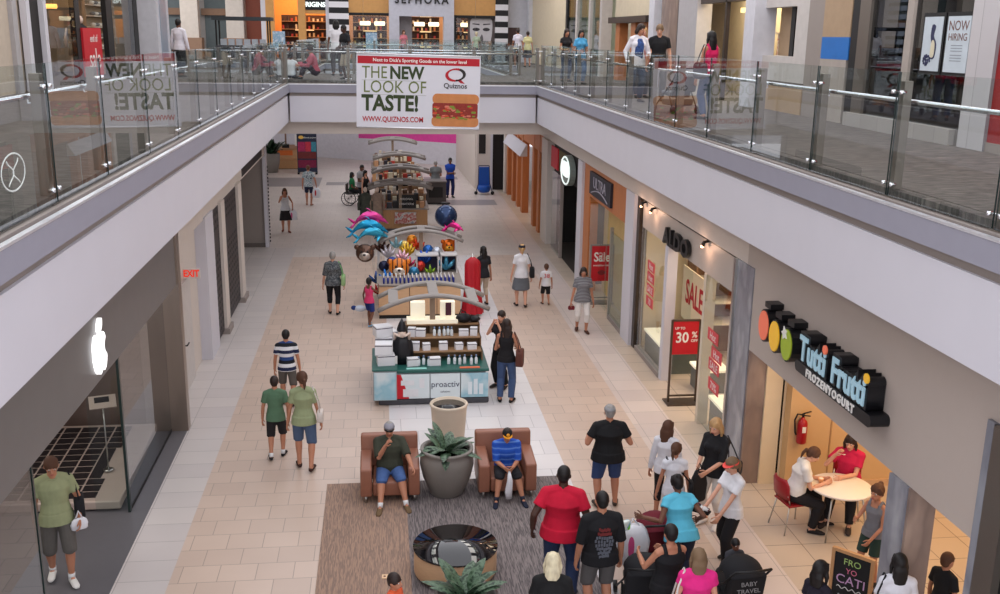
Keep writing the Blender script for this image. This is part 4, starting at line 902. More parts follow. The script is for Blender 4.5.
# balloons
FOIL = lambda n, c: mat(n, c, .18, .55, var=.1, nscale=5, bump=.3)
BB = []
def balloon_string(t, top, z0): MB().tube([(0, 0, z0), (top[0] * .5, top[1] * .5, (z0 + top[2]) / 2), top], .004, 4).build('string', PAPER, t)
def dolphin(label, x, y, z, col, s_=1., face=1, az=0.):
    s_ *= .76
    t = thing('dolphin_balloon', label, 'balloon', (x, y, z), az)
    f = FOIL('foil_%d_%d_%d' % col, col); m = MB()
    pts = [(face * (-.62 + 1.2 * i / 10) * s_, 0, (.28 * math.sin(PI * (i / 10) ** .8) - .05 - (.0 if i < 10 else .02)) * s_) for i in range(11)]
    rr = [(.03, .03), (.05, .06), (.08, .1), (.11, .14), (.13, .17), (.14, .18), (.135, .17), (.12, .14), (.09, .1), (.05, .055), (.025, .02)]
    m.tube(pts, [(b * s_, a * s_) for a, b in rr], 12); m.build('body', f, t)
    MB().tube([(face * (-.02) * s_, 0, .36 * s_), (face * (-.1) * s_, 0, .46 * s_), (face * (-.2) * s_, 0, .5 * s_)], [(.03 * s_, .09 * s_), (.02 * s_, .05 * s_), .008], 8).build('dorsal_fin', f, t)
    for q_ in (-1, 1):
        MB().tube([(face * -.6 * s_, 0, -.02 * s_), (face * (-.72) * s_, q_ * .06, (-.04 + q_ * .1) * s_), (face * -.84 * s_, q_ * .08, (-.02 + q_ * .16) * s_)], [(.03, .05), (.03, .06), .01], 8).build('tail_fluke', f, t)
        MB().tube([(face * .2 * s_, q_ * .1 * s_, .06 * s_), (face * .12 * s_, q_ * .2 * s_, -.06 * s_), (face * .05 * s_, q_ * .24 * s_, -.14 * s_)], [(.05, .02), (.04, .015), .008], 8).build('flipper', f, t)
        MB().ell((face * .38 * s_, q_ * .085 * s_, .16 * s_), .014).build('eye', BLACK, t)
    return t
KB = (.97, 26.3)
def P27(px, py, y=26.8): return GY(px, py, y)
def tie(t, dx=0., dy=0.):
    z = t.location.z; b = V((KB[0] - t.location.x, 0, 0)); k = max(-1, min(1, (KB[0] - t.location.x) * .4))
    c, s_ = math.cos(-t.rotation_euler.z), math.sin(-t.rotation_euler.z)
    wx = max(-1.2, min(1.2, t.location.x - KB[0])) + KB[0] - t.location.x; wy = 26.6 - t.location.y
    lx, ly = wx * c - wy * s_, wx * s_ + wy * c
    MB().tube([(0, 0, -.02), (lx * .4, ly * .4, (.902 - z) * .45), (lx, ly, .902 - z)], .004, 4).build('string', PAPER, t)
for a in (('pink foil dolphin balloon leaping above the left end of the balloon kiosk', 372, 222, 26.9, (214, 70, 150), 1., 1, .15), ('turquoise foil dolphin balloon just below the pink one on the left', 371, 231, 26.6, (30, 150, 196), 1.05, 1, .1), ('light blue foil dolphin balloon, lowest of the left cluster', 374, 237, 26.4, (60, 170, 206), .9, 1, .2),
          ('magenta foil dolphin balloon diving at the right end of the canopy', 455, 229, 26.7, (226, 50, 140), .6, 1, -.6)):
    p = P27(a[1], a[2], a[3]); tie(dolphin(a[0], p.x, p.y, p.z, a[4], a[5], a[6], a[7]))
def face_balloon(label, px, py, y, base, muzzle, r, ears=True, stripes=False, az=0.):
    p = P27(px, py, y); t = thing('animal_balloon', label, 'balloon', p, az)
    bm_ = FOIL('foil_%d_%d_%d' % base, base) if not stripes else bands('foil_tiger', (base, base, (60, 24, 14), base), .12, .3, axis=0)
    MB().ell((0, 0, 0), (r, r * .45, r)).build('head', bm_, t)
    if ears:
        for s_ in (-1, 1): MB().ell((s_ * r * .85, 0, r * .62), (r * .3, r * .15, r * .3)).build('ear', bm_, t)
    MB().ell((0, -r * .3, -r * .28), (r * .62, r * .28, r * .48)).build('muzzle', FOIL('foil_%d_%d_%d' % muzzle, muzzle), t); MB().ell((0, -r * .58, -r * .1), (r * .16, r * .08, r * .12)).build('nose', BLACK, t)
    for s_ in (-1, 1): MB().ell((s_ * r * .32, -r * .44, r * .22), (r * .1, r * .05, r * .14)).build('eye', BLACK, t)
    tie(t); return t
face_balloon('brown monkey face balloon with a grey muzzle at the left of the kiosk', 365, 253, 26.4, (104, 78, 66), (200, 188, 178), .25, az=-.1)
face_balloon('orange striped tiger face balloon in the middle front of the cluster', 399, 268, 26.0, (232, 130, 40), (236, 222, 206), .27, stripes=True)
face_balloon('orange and yellow lion balloon at the right of the cluster', 449, 246, 26.9, (226, 110, 30), (240, 170, 60), .2)
t = thing('sphere_balloon', 'large dark blue round balloon with a glossy highlight above the right side', 'balloon', P27(446, 216, 27.2)); MB().ell((0, 0, 0), .31, 24, 14).build('ball', mat('dark_blue_foil', (44, 62, 96), .12, .5), t); tie(t)
def flower_balloon(label, px, py, y, col, n, r, grp=None):
    p = P27(px, py, y); t = thing('flower_balloon', label, 'balloon', p, 0, grp); f = FOIL('foil_%d_%d_%d' % col, col)
    for k in range(n):
        a = RAD(25) + RAD(130) * k / max(1, n - 1); MB().tube([(0, 0, -r * .7), (math.cos(a) * r * .6, -.03, math.sin(a) * r * .5 - r * .3), (math.cos(a) * r, 0, math.sin(a) * r)], [(r * .12, r * .1), (r * .26, r * .2), (r * .06, r * .05)], 10).build('petal', f, t)
    tie(t)
fl = (('blue petalled foil balloon left of the tiger face', 388, 278, 26.0, (40, 110, 190), 4, .26), ('small multicolour blue foil balloon at the cluster\'s lower left', 376, 278, 26.2, (60, 90, 150), 3, .2), ('pale blue three petalled foil balloon at the right', 446, 263, 26.4, (90, 170, 206), 3, .26), ('cobalt blue petalled foil balloon at centre right', 424, 258, 26.5, (40, 90, 190), 4, .24),
      ('green foil balloon with round lobes at centre right', 430, 270, 26.2, (130, 170, 50), 3, .16), ('golden yellow foil balloon at the top middle', 408, 250, 26.9, (240, 190, 60), 5, .22), ('red-orange foil balloon at the top right of the golden one', 418, 245, 27.0, (220, 70, 30), 4, .2), ('white and pink foil balloon behind the tiger face', 402, 256, 26.5, (240, 190, 206), 4, .2), ('silver foil balloon beside the monkey face', 388, 252, 26.7, (210, 206, 214), 4, .22),
      ('dark brown foil balloon above the monkey face', 382, 247, 26.8, (70, 44, 36), 4, .22), ('pale aqua foil balloon at the top centre-left', 396, 243, 27.0, (150, 200, 214), 3, .2), ('crimson foil balloon low at the left counter', 378, 290, 25.7, (190, 20, 40), 4, .17), ('magenta foil balloon right of the tiger face', 410, 262, 26.3, (206, 60, 110), 3, .16))
for a in fl: flower_balloon(*a)
for i, (px, py, y, c) in enumerate(((392, 262, 26.3, (50, 60, 120)), (414, 272, 26.1, (60, 130, 170)), (420, 266, 26.3, (200, 60, 50)), (437, 252, 26.7, (200, 206, 216)), (384, 266, 26.4, (40, 44, 70)), (412, 240, 27.2, (240, 150, 50)), (404, 246, 27.1, (250, 210, 120)), (428, 250, 26.8, (50, 110, 190)))):
    p = P27(px, py, y); t = thing('round_balloon', ('navy', 'steel blue', 'scarlet', 'silver', 'near-black', 'amber', 'cream', 'azure')[i] + ' round foil balloon packed into the balloon cluster', 'balloon', p); MB().ell((0, 0, 0), (.15, .08, .15)).build('disc', FOIL('foil_%d_%d_%d' % c, c), t); tie(t)
# ---- the four kiosks beyond
def far_kiosk(label, x, y0, y1, cz, hw, ycan, seed, top=.85, body=WOOD):
    yc = (y0 + y1) / 2; t = thing('retail_cart', label, 'kiosk', (x, yc, 0)); d = (y1 - y0) / 2
    B('plinth', KFR, -hw, hw, -d, d, 0, .1, t); B('body', body, -hw + .05, hw - .05, -d + .05, d - .05, .1, top - .05, t); B('counter', mat('counter_taupe'), -hw, hw, -d, d, top - .05, top, t)
    for k in (.25, .5): B('tier', SHW, -hw * .9, hw * .9, -d + .2 + k * 1.3, d - .05, top + (k - .25) * .8, top + k * .8, t)
    canopy(t, 0, ycan - .5 - yc, ycan + .3 - yc, cz, hw * 1.12, sag=.22, zb=top)
    return t
far_kiosk('clothing and poster kiosk directly beyond the balloons', .72, 36.8, 38.6, 1.85, 1.05, 37.0, 1)
far_kiosk('accessory kiosk, third from the front, with stacked cream goods', .82, 40.5, 42.3, 1.85, 1.05, 41.3, 2)
far_kiosk('accessory kiosk, second from the far end, with dark goods', .86, 44.6, 46.4, 1.9, 1.05, 45.5, 3)
far_kiosk('farthest retail kiosk with a single curved canopy', .62, 48.8, 50.6, 2.15, 1.05, 49.6, 4)
cols = ((30, 28, 30), (220, 214, 206), (190, 60, 50), (200, 150, 110), (120, 90, 70), (236, 226, 200), (60, 60, 70))
nms = ('black', 'white', 'red', 'tan', 'brown', 'cream', 'charcoal')
random.seed(21)
for (kx_, ky_, nm) in ((.72, 37.0, 'first far kiosk'), (.82, 40.7, 'second far kiosk'), (.86, 44.8, 'third far kiosk'), (.62, 49.0, 'farthest kiosk')):
    for i in range(27):
        c = random.choice((0, 1, 1, 5, 2, 3, 5, 6, 0, 4)); w_ = random.uniform(.14, .26); h = random.uniform(.1, .3); x = kx_ - .9 + 1.8 * ((i % 9) + .5) / 9
        o = B('goods_box', mat('goods_' + nms[c], cols[c], .5), -w_ / 2 * .8, w_ / 2 * .8, -.08, .08, 0, h, None, loc=(x, ky_ + (-.02, .5, .9)[i // 9], (.851, 1.052, 1.252)[i // 9]), bevel=.01)
        tag(o, '%s goods carton displayed on the %s' % (nms[c], nm), 'goods', '%s goods on the %s' % (nms[c], nm))
cbk = thing('counter_sign', 'black sign board with white lettering at the first far kiosk', 'sign', (.95, 36.85, .852)); B('board', BLACK, -.35, .35, 0, .03, 0, .5, cbk); text('PERSONAL', .1, .001, PAPER, cbk, (0, -.004, .34), FC); text('CREATIONS', .1, .001, PAPER, cbk, (0, -.004, .16), FC)
bx_ = tag(B('printed_crate', speck('red_picture_print', ((206, 200, 194), (176, 60, 50), (210, 206, 200), (150, 150, 160)), 6, .5, tex='noise', th=(.3, .5, .56, .66)), -.4, .4, -.03, .03, 0, .42, None, loc=(.9, 36.72, .1)), 'picture board with red shapes on the front of the first far kiosk', 'sign'); bx_.location = (.9, 36.76, .3)
for (x, lb, c) in ((-.55, 'dark green coat hanging on a bust at the first far kiosk', (70, 74, 66)), (-.12, 'grey-brown coat hanging on a bust beside the dark green one', (150, 130, 116))):
    t = thing('display_coat', lb, 'coat', (x, 36.5, 0)); m_ = mat('coat_%d' % c[0], c, .8, var=.2, nscale=12)
    MB().lathe([(.05, 1.5), (.16, 1.44), (.2, 1.3), (.17, 1.1), (.2, .8), (.22, .6)], 14, sy=.7).build('coat_body', m_, t)
    for s_ in (-1, 1): MB().tube([(s_ * .17, 0, 1.4), (s_ * .24, 0, 1.1), (s_ * .24, -.02, .85)], [.06, .055, .05], 8).build('sleeve', m_, t)
    MB().tube([(0, 0, 0), (0, 0, 1.55)], .02, 8).build('stand_pole', STEEL, t); MB().lathe([(0, 0), (.16, 0), (.16, .02), (0, .02)], 16).build('stand_base', STEEL, t); MB().ell((0, 0, 1.6), (.07, .08, .1)).build('head_form', mat('bust_ivory'), t)
st_ = thing('bar_stool', 'black backless stool beside the grey work chair near the far kiosks', 'stool', (2.5, 38.6, 0))
MB().lathe([(0, .72), (.18, .72), (.19, .75), (.17, .78), (0, .78)], 16).build('seat', BLACK, st_)
for k in range(4): a = PI / 4 + k * PI / 2; MB().tube([(.14 * math.cos(a), .14 * math.sin(a), .72), (.2 * math.cos(a), .2 * math.sin(a), 0)], .012, 6).build('leg', BLACK, st_)
cs = thing('merchandise_case', 'dark grey display case in front of the man in grey at the far kiosks', 'cabinet', (2.35, 43.2, 0))
B('body', mat('case_dark', (74, 70, 70), .5), -.45, .45, -.4, .4, .08, .95, cs); B('top', mat('case_top', (110, 104, 102), .4), -.48, .48, -.43, .43, .95, 1.0, cs); B('recess', BLACK, -.3, .3, -.41, -.4, .3, .75, cs); B('foot', BLACK, -.4, .4, -.35, .35, 0, .08, cs)
# ---- information desk, plants, poster tower, blue cart
dk = thing('information_desk', 'curved wooden information desk at the far left', 'desk', (-4.95, 55.6, 0)); dk.scale = (.95, 1, .66)
m = MB(); m.prism(roundrect(-1.6, 1.1, -1.1, 1.6, .7), 'z', .05, .75); m.build('lower_desk', WOOD, dk); MB().prism(roundrect(-1.2, 1.1, -.4, 1.4, .4), 'z', .75, 1.5).build('upper_desk', mat('pale_desk_wood', (206, 166, 126), .5), dk)
MB().prism(roundrect(-1.55, 1.05, -1.05, 1.55, .65), 'z', 0, .05).build('plinth', BLACK, dk); MB().prism(roundrect(-1.3, 1.2, -.5, 1.5, .4), 'z', 1.5, 1.56).build('counter', WOOD, dk)
B('orange_front', mat('orange_front', (226, 120, 60), .5), -.5, .3, -.43, -.4, 1.0, 1.4, dk); MB().tube([(-.1, 0, 1.5), (-.1, 0, 3.6)], .05).build('column', mat('brown_column_base'), dk)
B('monitor', BLACK, -.3, .1, -.2, -.16, 1.56, 1.85, dk); B('white_screen', PAPER, .4, .9, 0, .04, 1.7, 2.6, dk)
def gpot3(t): MB().lathe([(0, 0), (.3, 0), (.42, .5), (.45, .95), (.42, 1.0), (.36, 1.0), (.34, .9), (0, .9)], 20).build('pot', GPOT, t)
o = pot_plant('dark bushy plant in a grey pot left of the information desk', -5.6, 53.3, gpot3, 34, .9, .2, .95, GPOT, mat('dark_leaf', (34, 58, 38), .4), 5, spread=.3, elr=(.7, 1.5))
pt = thing('poster_tower', 'tall dark poster tower with pink and blue pictures beside the desk', 'sign', (-3.72, 52.6, 0)); pt.scale = (1, 1, .66)
B('frame', mat('tower_navy', (34, 42, 66), .5), -.5, .5, 0, .16, .15, 3.1, pt)
for i, (x0, x1, z0, z1, c) in enumerate(((-.45, -.1, 1.75, 2.5, (170, 40, 90)), (-.08, .2, 1.75, 2.5, (190, 50, 70)), (.22, .47, 1.75, 2.5, (60, 130, 150)), (-.46, .46, 1.2, 1.7, (110, 40, 40)), (-.46, .46, .5, 1.1, (120, 20, 60)))): B('picture', mat('tower_pic_%d' % i, c, .5, var=.25, nscale=9), x0, x1, -.02, 0, z0, z1, pt)
MB().prism([(-.28 + .13 * math.cos(a * PI / 8), 2.85 + .13 * math.sin(a * PI / 8)) for a in range(16)], 'y', -.02, 0).build('yellow_roundel', mat('roundel', (236, 190, 90), .5), pt); text('dine.com', .18, .004, PAPER, pt, (.16, -.01, 2.83), FC)
for s_ in (-.45, .45): B('foot', BLACK, s_ - .05, s_ + .05, -.2, .3, 0, .15, pt)
bc = thing('cleaning_cart', 'blue wheeled cleaning cart beside the far doorway', 'cart', (4.72, 45.6, 0))
BL = mat('cart_blue', (20, 84, 180), .4)
MB().lathe([(0, .1), (.22, .1), (.3, .2), (.3, .4), (.2, .42)], 14).build('bucket', BL, bc); MB().prism([(-.25, .4), (.25, .4), (.22, 1.25), (-.22, 1.25)], 'y', 0, .14).build('back_bag', BL, bc)
for s_ in (-1, 1):
    MB().tube([(s_ * .24, .1, 1.3), (s_ * .26, .0, .5), (s_ * .38, -.1, .1)], .02, 8).build('frame_bar', mat('cart_navy', (20, 30, 70), .4), bc)
    MB().tube([(s_ * .38, -.14, .08), (s_ * .38, -.06, .08)], .08, 12).build('wheel', BLACK, bc)
MB().tube([(-.24, .1, 1.3), (.24, .1, 1.3)], .02, 8).build('push_bar', mat('cart_navy'), bc)
# ================================================================ UPPER LEVEL SHOP CONTENTS
us = thing('sale_poster', 'red sale poster in the upper left shop window', 'sign', (-8.24, 31.2, ZU))
B('board', RED, -.03, .03, -.95, .95, .15, 1.5, us); text('sale', .8, .002, PAPER, us, (.035, .1, .62), FL); text('end of', .3, .002, PAPER, us, (.035, .1, 1.2), FL); B('foot', BLACK, -.1, .1, -.6, .6, 0, .15, us)
for i, (y, lb) in enumerate(((32.2, 'grey dressed headless mannequin right of the red sale poster'), (33.0, 'dark dressed mannequin, farther of the two by the black frame'))):
    t = thing('mannequin', lb, 'mannequin', (-9.0, y, ZU)); mm = mat('mannequin_cloth_%d' % i, ((130, 124, 120), (50, 48, 52))[i], .8)
    MB().lathe([(.05, 1.62), (.18, 1.52), (.2, 1.3), (.14, 1.1), (.18, .9), (.2, .7)], 14, sy=.7).build('dress', mm, t); MB().ell((0, 0, 1.74), (.08, .1, .12)).build('head', mat('bust_ivory'), t)
    for s_ in (-1, 1): MB().tube([(s_ * .18, 0, 1.48), (s_ * .25, 0, 1.2), (s_ * .24, -.05, .95)], [.05, .045, .035], 8).build('arm', mat('bust_ivory'), t); MB().tube([(s_ * .08, 0, .72), (s_ * .08, 0, 0)], [.07, .04], 8).build('leg', mat('bust_ivory'), t)
sr = thing('shoe_wall_rack', 'tall tan rack of small display shoes between black frames, upper left', 'shelf', (-9.2, 35.7, ZU))
B('back', mat('rack_tan', (160, 136, 110), .6), -.1, 0, -1.3, 1.3, 0, 4, sr)
for z in range(9): B('shelf', mat('pale_shelf'), 0, .25, -1.3, 1.3, .5 + z * .34, .53 + z * .34, sr)
k_ = 0
for z in range(9):
    for i in range(6):
        o = MB().ell((0, 0, .06), (.1, .06, .06), 8, 5).build('display_shoe', (mat('shoe_grey', (120, 116, 116), .5), mat('shoe_ivory', (214, 206, 196), .5))[(z + i) % 2], loc=(-9.05, 34.6 + i * .42, ZU + .532 + z * .34)); tag(o, ('grey', 'ivory')[(z + i) % 2] + ' shoe on the tall tan rack in the upper left shop', 'shoe', ('grey', 'ivory')[(z + i) % 2] + ' shoes on the tan rack')
for i, (y, lb) in enumerate(((28.2, 'nearer amber pendant lamp in the dark upper left shop'), (29.3, 'farther amber pendant lamp in the dark upper left shop'))):
    t = thing('pendant_lamp', lb, 'lamp', (-10.6, y + 4.2, 7.75)); MB().tube([(-.8, 0, 0), (.8, 0, 0)], .07, 8).build('lit_tube', mat('amber_glow', (255, 180, 90), .5, emit=2.2), t)
    for x in (-.7, .7): MB().tube([(x, 0, 0), (x, 0, 3.7)], .01, 5).build('cord', BLACK, t)
for i, (y, tx, lb) in enumerate(((14.9, 0, 'window poster with a dark bottle silhouette, left of the hiring poster'), (14.2, 1, 'window poster reading NOW HIRING'))):
    t = thing('window_poster', lb, 'poster', (XU + .0, y, 6.66)); w_ = .26 if not tx else .3
    B('black_mount', BLACK, -.02, .0, -w_ - .05, w_ + .05, -.05, .86, t); B('sheet', mat('poster_sheet', (196, 206, 214), .5), -.03, -.02, -w_, w_, 0, .8, t)
    if tx:
        text('NOW', .2, .001, mat('poster_brown', (110, 70, 60), .5), t, (-.032, 0, .66), FR); text('HIRING', .15, .001, mat('poster_brown'), t, (-.032, 0, .5), FR)
        for z in (.38, .34, .3, .24, .2, .16): B('print_line', mat('poster_grey', (140, 146, 156), .5), -.032, -.03, -.15, .15, z, z + .012, t)
    else:
        MB().prism(outline([(-.12, .2), (-.14, .4), (-.05, .52), (-.08, .66), (.02, .68), (.04, .52), (0, .4), (.0, .2)], 3), 'x', -.034, -.03).build('bottle_print', mat('navy_print'), t)
        MB().prism(outline([(.0, .22), (0, .4), (-.04, .46), (-.1, .4), (-.1, .22)], 3), 'x', -.037, -.034).build('label_print', mat('cream_print', (214, 206, 180), .5), t)
        for i2 in range(22): a = i2 * 2.4; MB().prism([(.1 + .13 * math.cos(a) * (i2 % 5) / 5 + .022 * math.cos(c * PI / 3), .16 + .07 * math.sin(a) + .022 * math.sin(c * PI / 3)) for c in range(6)], 'x', -.036 - i2 * .0001, -.03).build('berry_print', mat('navy_print'), t)
for i, (y, c, lb) in enumerate(((23.6, (190, 70, 50), 'red patterned display panel in the beige upper right shop'), (25.5, (190, 190, 170), 'pale shelf display panel in the beige upper right shop'))):
    t = thing('wall_display', lb, 'display', (9.6, y, ZU + .3)); B('panel', speck('display_%d' % i, (c, (220, 214, 200), c, (120, 110, 100)), 7, .6, tex='noise', th=(.3, .5, .6, .7)), -.03, .03, -.45, .45, 0, 1.3, t)
    for z in (0, .65, 1.3): B('ledge', mat('pale_shelf'), -.12, -.03, -.45, .45, z, z + .03, t); B('support', mat('pale_shelf'), -.03, .03, -.4, -.3, -.3, 0, t)
lt = thing('cove_light', 'warm glowing cove light strip inside the beige upper right shop', 'lamp', (9.5, 24.6, 7.75)); B('strip', mat('cove_warm', (255, 226, 160), .5, emit=1.2), -.1, .1, -1.7, 1.7, 0, .12, lt)
# far end signs
og = thing('shop_lettering', 'white letters spelling ORIGINS over the glowing orange entrance', 'sign', (-3.45, 56.88, 8.45)); B('panel', BLACK, -.78, .78, -.02, .02, -.2, .5, og); text('ORIGINS', .34, .02, mat('lit_white'), og, (0, -.04, .07), FC, bold=.012)
sg = thing('shop_lettering', 'black letters spelling SEPHORA over the pale portal', 'sign', (2.35, 56.28, 8.85)); text('SEPHORA', .6, .03, mat('letter_black'), sg, (0, -.03, 0), FC, bold=.012, sp=1.35, sx=.9)
fp = thing('face_poster', 'large grey close-up portrait poster in the cosmetics shop window', 'poster', (5.65, 56.96, ZU)); fp.scale = (1.0, 1, 1.0)
SKG = mat('poster_face_grey', (206, 202, 206), .6, var=.05); B('sheet', mat('poster_back_grey', (96, 84, 82), .6), -.75, .75, 0, .04, .25, 2.4, fp)
MB().prism(outline([(-.55, 2.3), (-.62, 1.6), (-.5, .9), (-.2, .4), (.15, .35), (.45, .85), (.6, 1.6), (.55, 2.3), (0, 2.38)], 4), 'y', -.006, 0).build('face_print', SKG, fp)
for s_ in (-1, 1):
    MB().prism([(s_ * .28 + .2 * math.cos(a * PI / 8), 1.75 + .09 * math.sin(a * PI / 8)) for a in range(16)], 'y', -.01, -.006).build('eye_print', mat('print_dark_grey', (60, 56, 60), .6), fp)
    MB().prism([(s_ * .1, 1.98), (s_ * .5, 2.02), (s_ * .48, 2.07), (s_ * .1, 2.05)], 'y', -.01, -.006).build('brow_print', mat('print_dark_grey'), fp)
MB().prism(outline([(-.1, 1.2), (0, 1.14), (.12, 1.2), (.04, 1.5)], 3), 'y', -.01, -.006).build('nose_print', mat('print_mid_grey', (110, 106, 110), .6), fp); MB().prism(outline([(-.2, .85), (0, .78), (.22, .85), (.08, .94), (0, .91), (-.07, .94)], 3), 'y', -.01, -.006).build('lips_print', mat('print_dark_grey'), fp)
B('support', BLACK, -.75, .75, 0, .04, 0, .25, fp)
random.seed(5)
# lit shelving in the far shops
for nm, x0, x1, y, n, cat_ in (('orange lit bath-product shop', -5.4, -2.8, 59.5, 5, 'HONEY'), ('cosmetics shop, left of the portal', -1.4, .5, 59, 5, ''), ('cosmetics shop, seen through the portal', 1.9, 3.5, 59.5, 6, ''), ('cosmetics shop, right of the portal', 4.2, 6.3, 59, 5, '')):
    t = thing('shelf_unit', 'tall product shelves in the ' + nm, 'shelf', ((x0 + x1) / 2, y, ZU)); w_ = (x1 - x0) / 2
    B('back', mat('shelf_back_dark', (74, 50, 40), .6), -w_, w_, .3, .34, 0, 2.4, t)
    for z in range(n): B('shelf', mat('shelf_honey', (190, 150, 110), .5), -w_, w_, -.1, .3, .35 + z * .42, .38 + z * .42, t); B('lit_strip', mat('shelf_glow', (255, 222, 170), .5, emit=1.0), -w_ * .4, w_ * .4, -.12, -.1, .30 + z * .42, .34 + z * .42, t) if z % 2 else None
    for z in range(n):
        for i in range(int((x1 - x0) / .24)):
            c = random.choice(((235, 225, 205), (60, 40, 40), (200, 120, 70), (180, 60, 60), (230, 200, 150))); h = random.uniform(.1, .26)
            o = B('product', mat('prod_%d' % c[0], c, .4), -.05, .05, -.05, .05, 0, h, None, loc=(x0 + .12 + i * .24, y, ZU + .381 + z * .42)); tag(o, 'small product carton on the shelves of the ' + nm, 'product', 'products in the ' + nm)
for i, x in enumerate((-.7, .1, 2.3, 3.1, 4.9, 5.9)):
    t = thing('drum_lamp', 'glowing cream ceiling lamp in the cosmetics shop, number %s from the left' % ('one', 'two', 'three', 'four', 'five', 'six')[i], 'lamp', (x, 58.2, 7.6)); MB().lathe([(0, -.1), (.28, -.1), (.3, 0), (.28, .12), (0, .12)], 14).build('shade', mat('lamp_cream', (255, 236, 200), .5, emit=1.8), t); MB().tube([(0, 0, .1), (0, 0, 3.8)], .01, 5).build('cord', BLACK, t)
# ================================================================ PEOPLE
from mathutils import Quaternion
_tmp = []
def fuse(mb, voxel, smooth=4, extra=None):
    """one continuous surface from overlapping closed blobs"""
    me = mb.mesh('blob', []); o = bpy.data.objects.new('blob', me)
    r = o.modifiers.new('r', 'REMESH'); r.mode = 'VOXEL'; r.voxel_size = voxel; r.use_smooth_shade = True
    s = o.modifiers.new('s', 'SMOOTH'); s.factor = .5; s.iterations = smooth
    out = bake(o); bpy.data.objects.remove(o); bpy.data.meshes.remove(me)
    if extra is not None and extra.v:
        bm = bmesh.new(); bm.from_mesh(out); em = extra.mesh('x', []); bm.from_mesh(em); bm.to_mesh(out); bm.free(); bpy.data.meshes.remove(em)
        for p in out.polygons: p.use_smooth = True
    return out
def meshobj(name, me, m, parent):
    me.name = name; me.materials.clear(); me.materials.append(m)
    o = bpy.data.objects.new(name, me); C.objects.link(o); o.parent = parent; return o
def ik(a, t, l1, l2, pole):
    a = V(a); t = V(t); d = t - a; L = d.length; mx = (l1 + l2) * .999
    if L > mx: d *= mx / L; L = mx; t = a + d
    x = (l1 * l1 - l2 * l2 + L * L) / (2 * L); h = math.sqrt(max(0, l1 * l1 - x * x)); u = d / L; pole = V(pole); pole = (pole - u * pole.dot(u))
    pole = pole.normalized() if pole.length > 1e-4 else V((0, -1, 0))
    return a + u * x + pole * h, t
SKIN = {'light': (214, 160, 134), 'tan': (186, 128, 100), 'brown': (112, 72, 54), 'dark': (74, 48, 38), 'pink': (222, 168, 146)}
HAIRC = {'black': (22, 18, 18), 'dark': (44, 30, 26), 'brown': (86, 56, 40), 'auburn': (104, 60, 40), 'blonde': (188, 150, 104), 'pale': (222, 204, 172), 'grey': (150, 146, 142), 'mouse': (120, 96, 72)}
def cloth(c, **k):
    if not isinstance(c, tuple): return c
    return mat('cloth_%d_%d_%d' % c, c, .85, var=.08, nscale=9, bump=.35, **k)
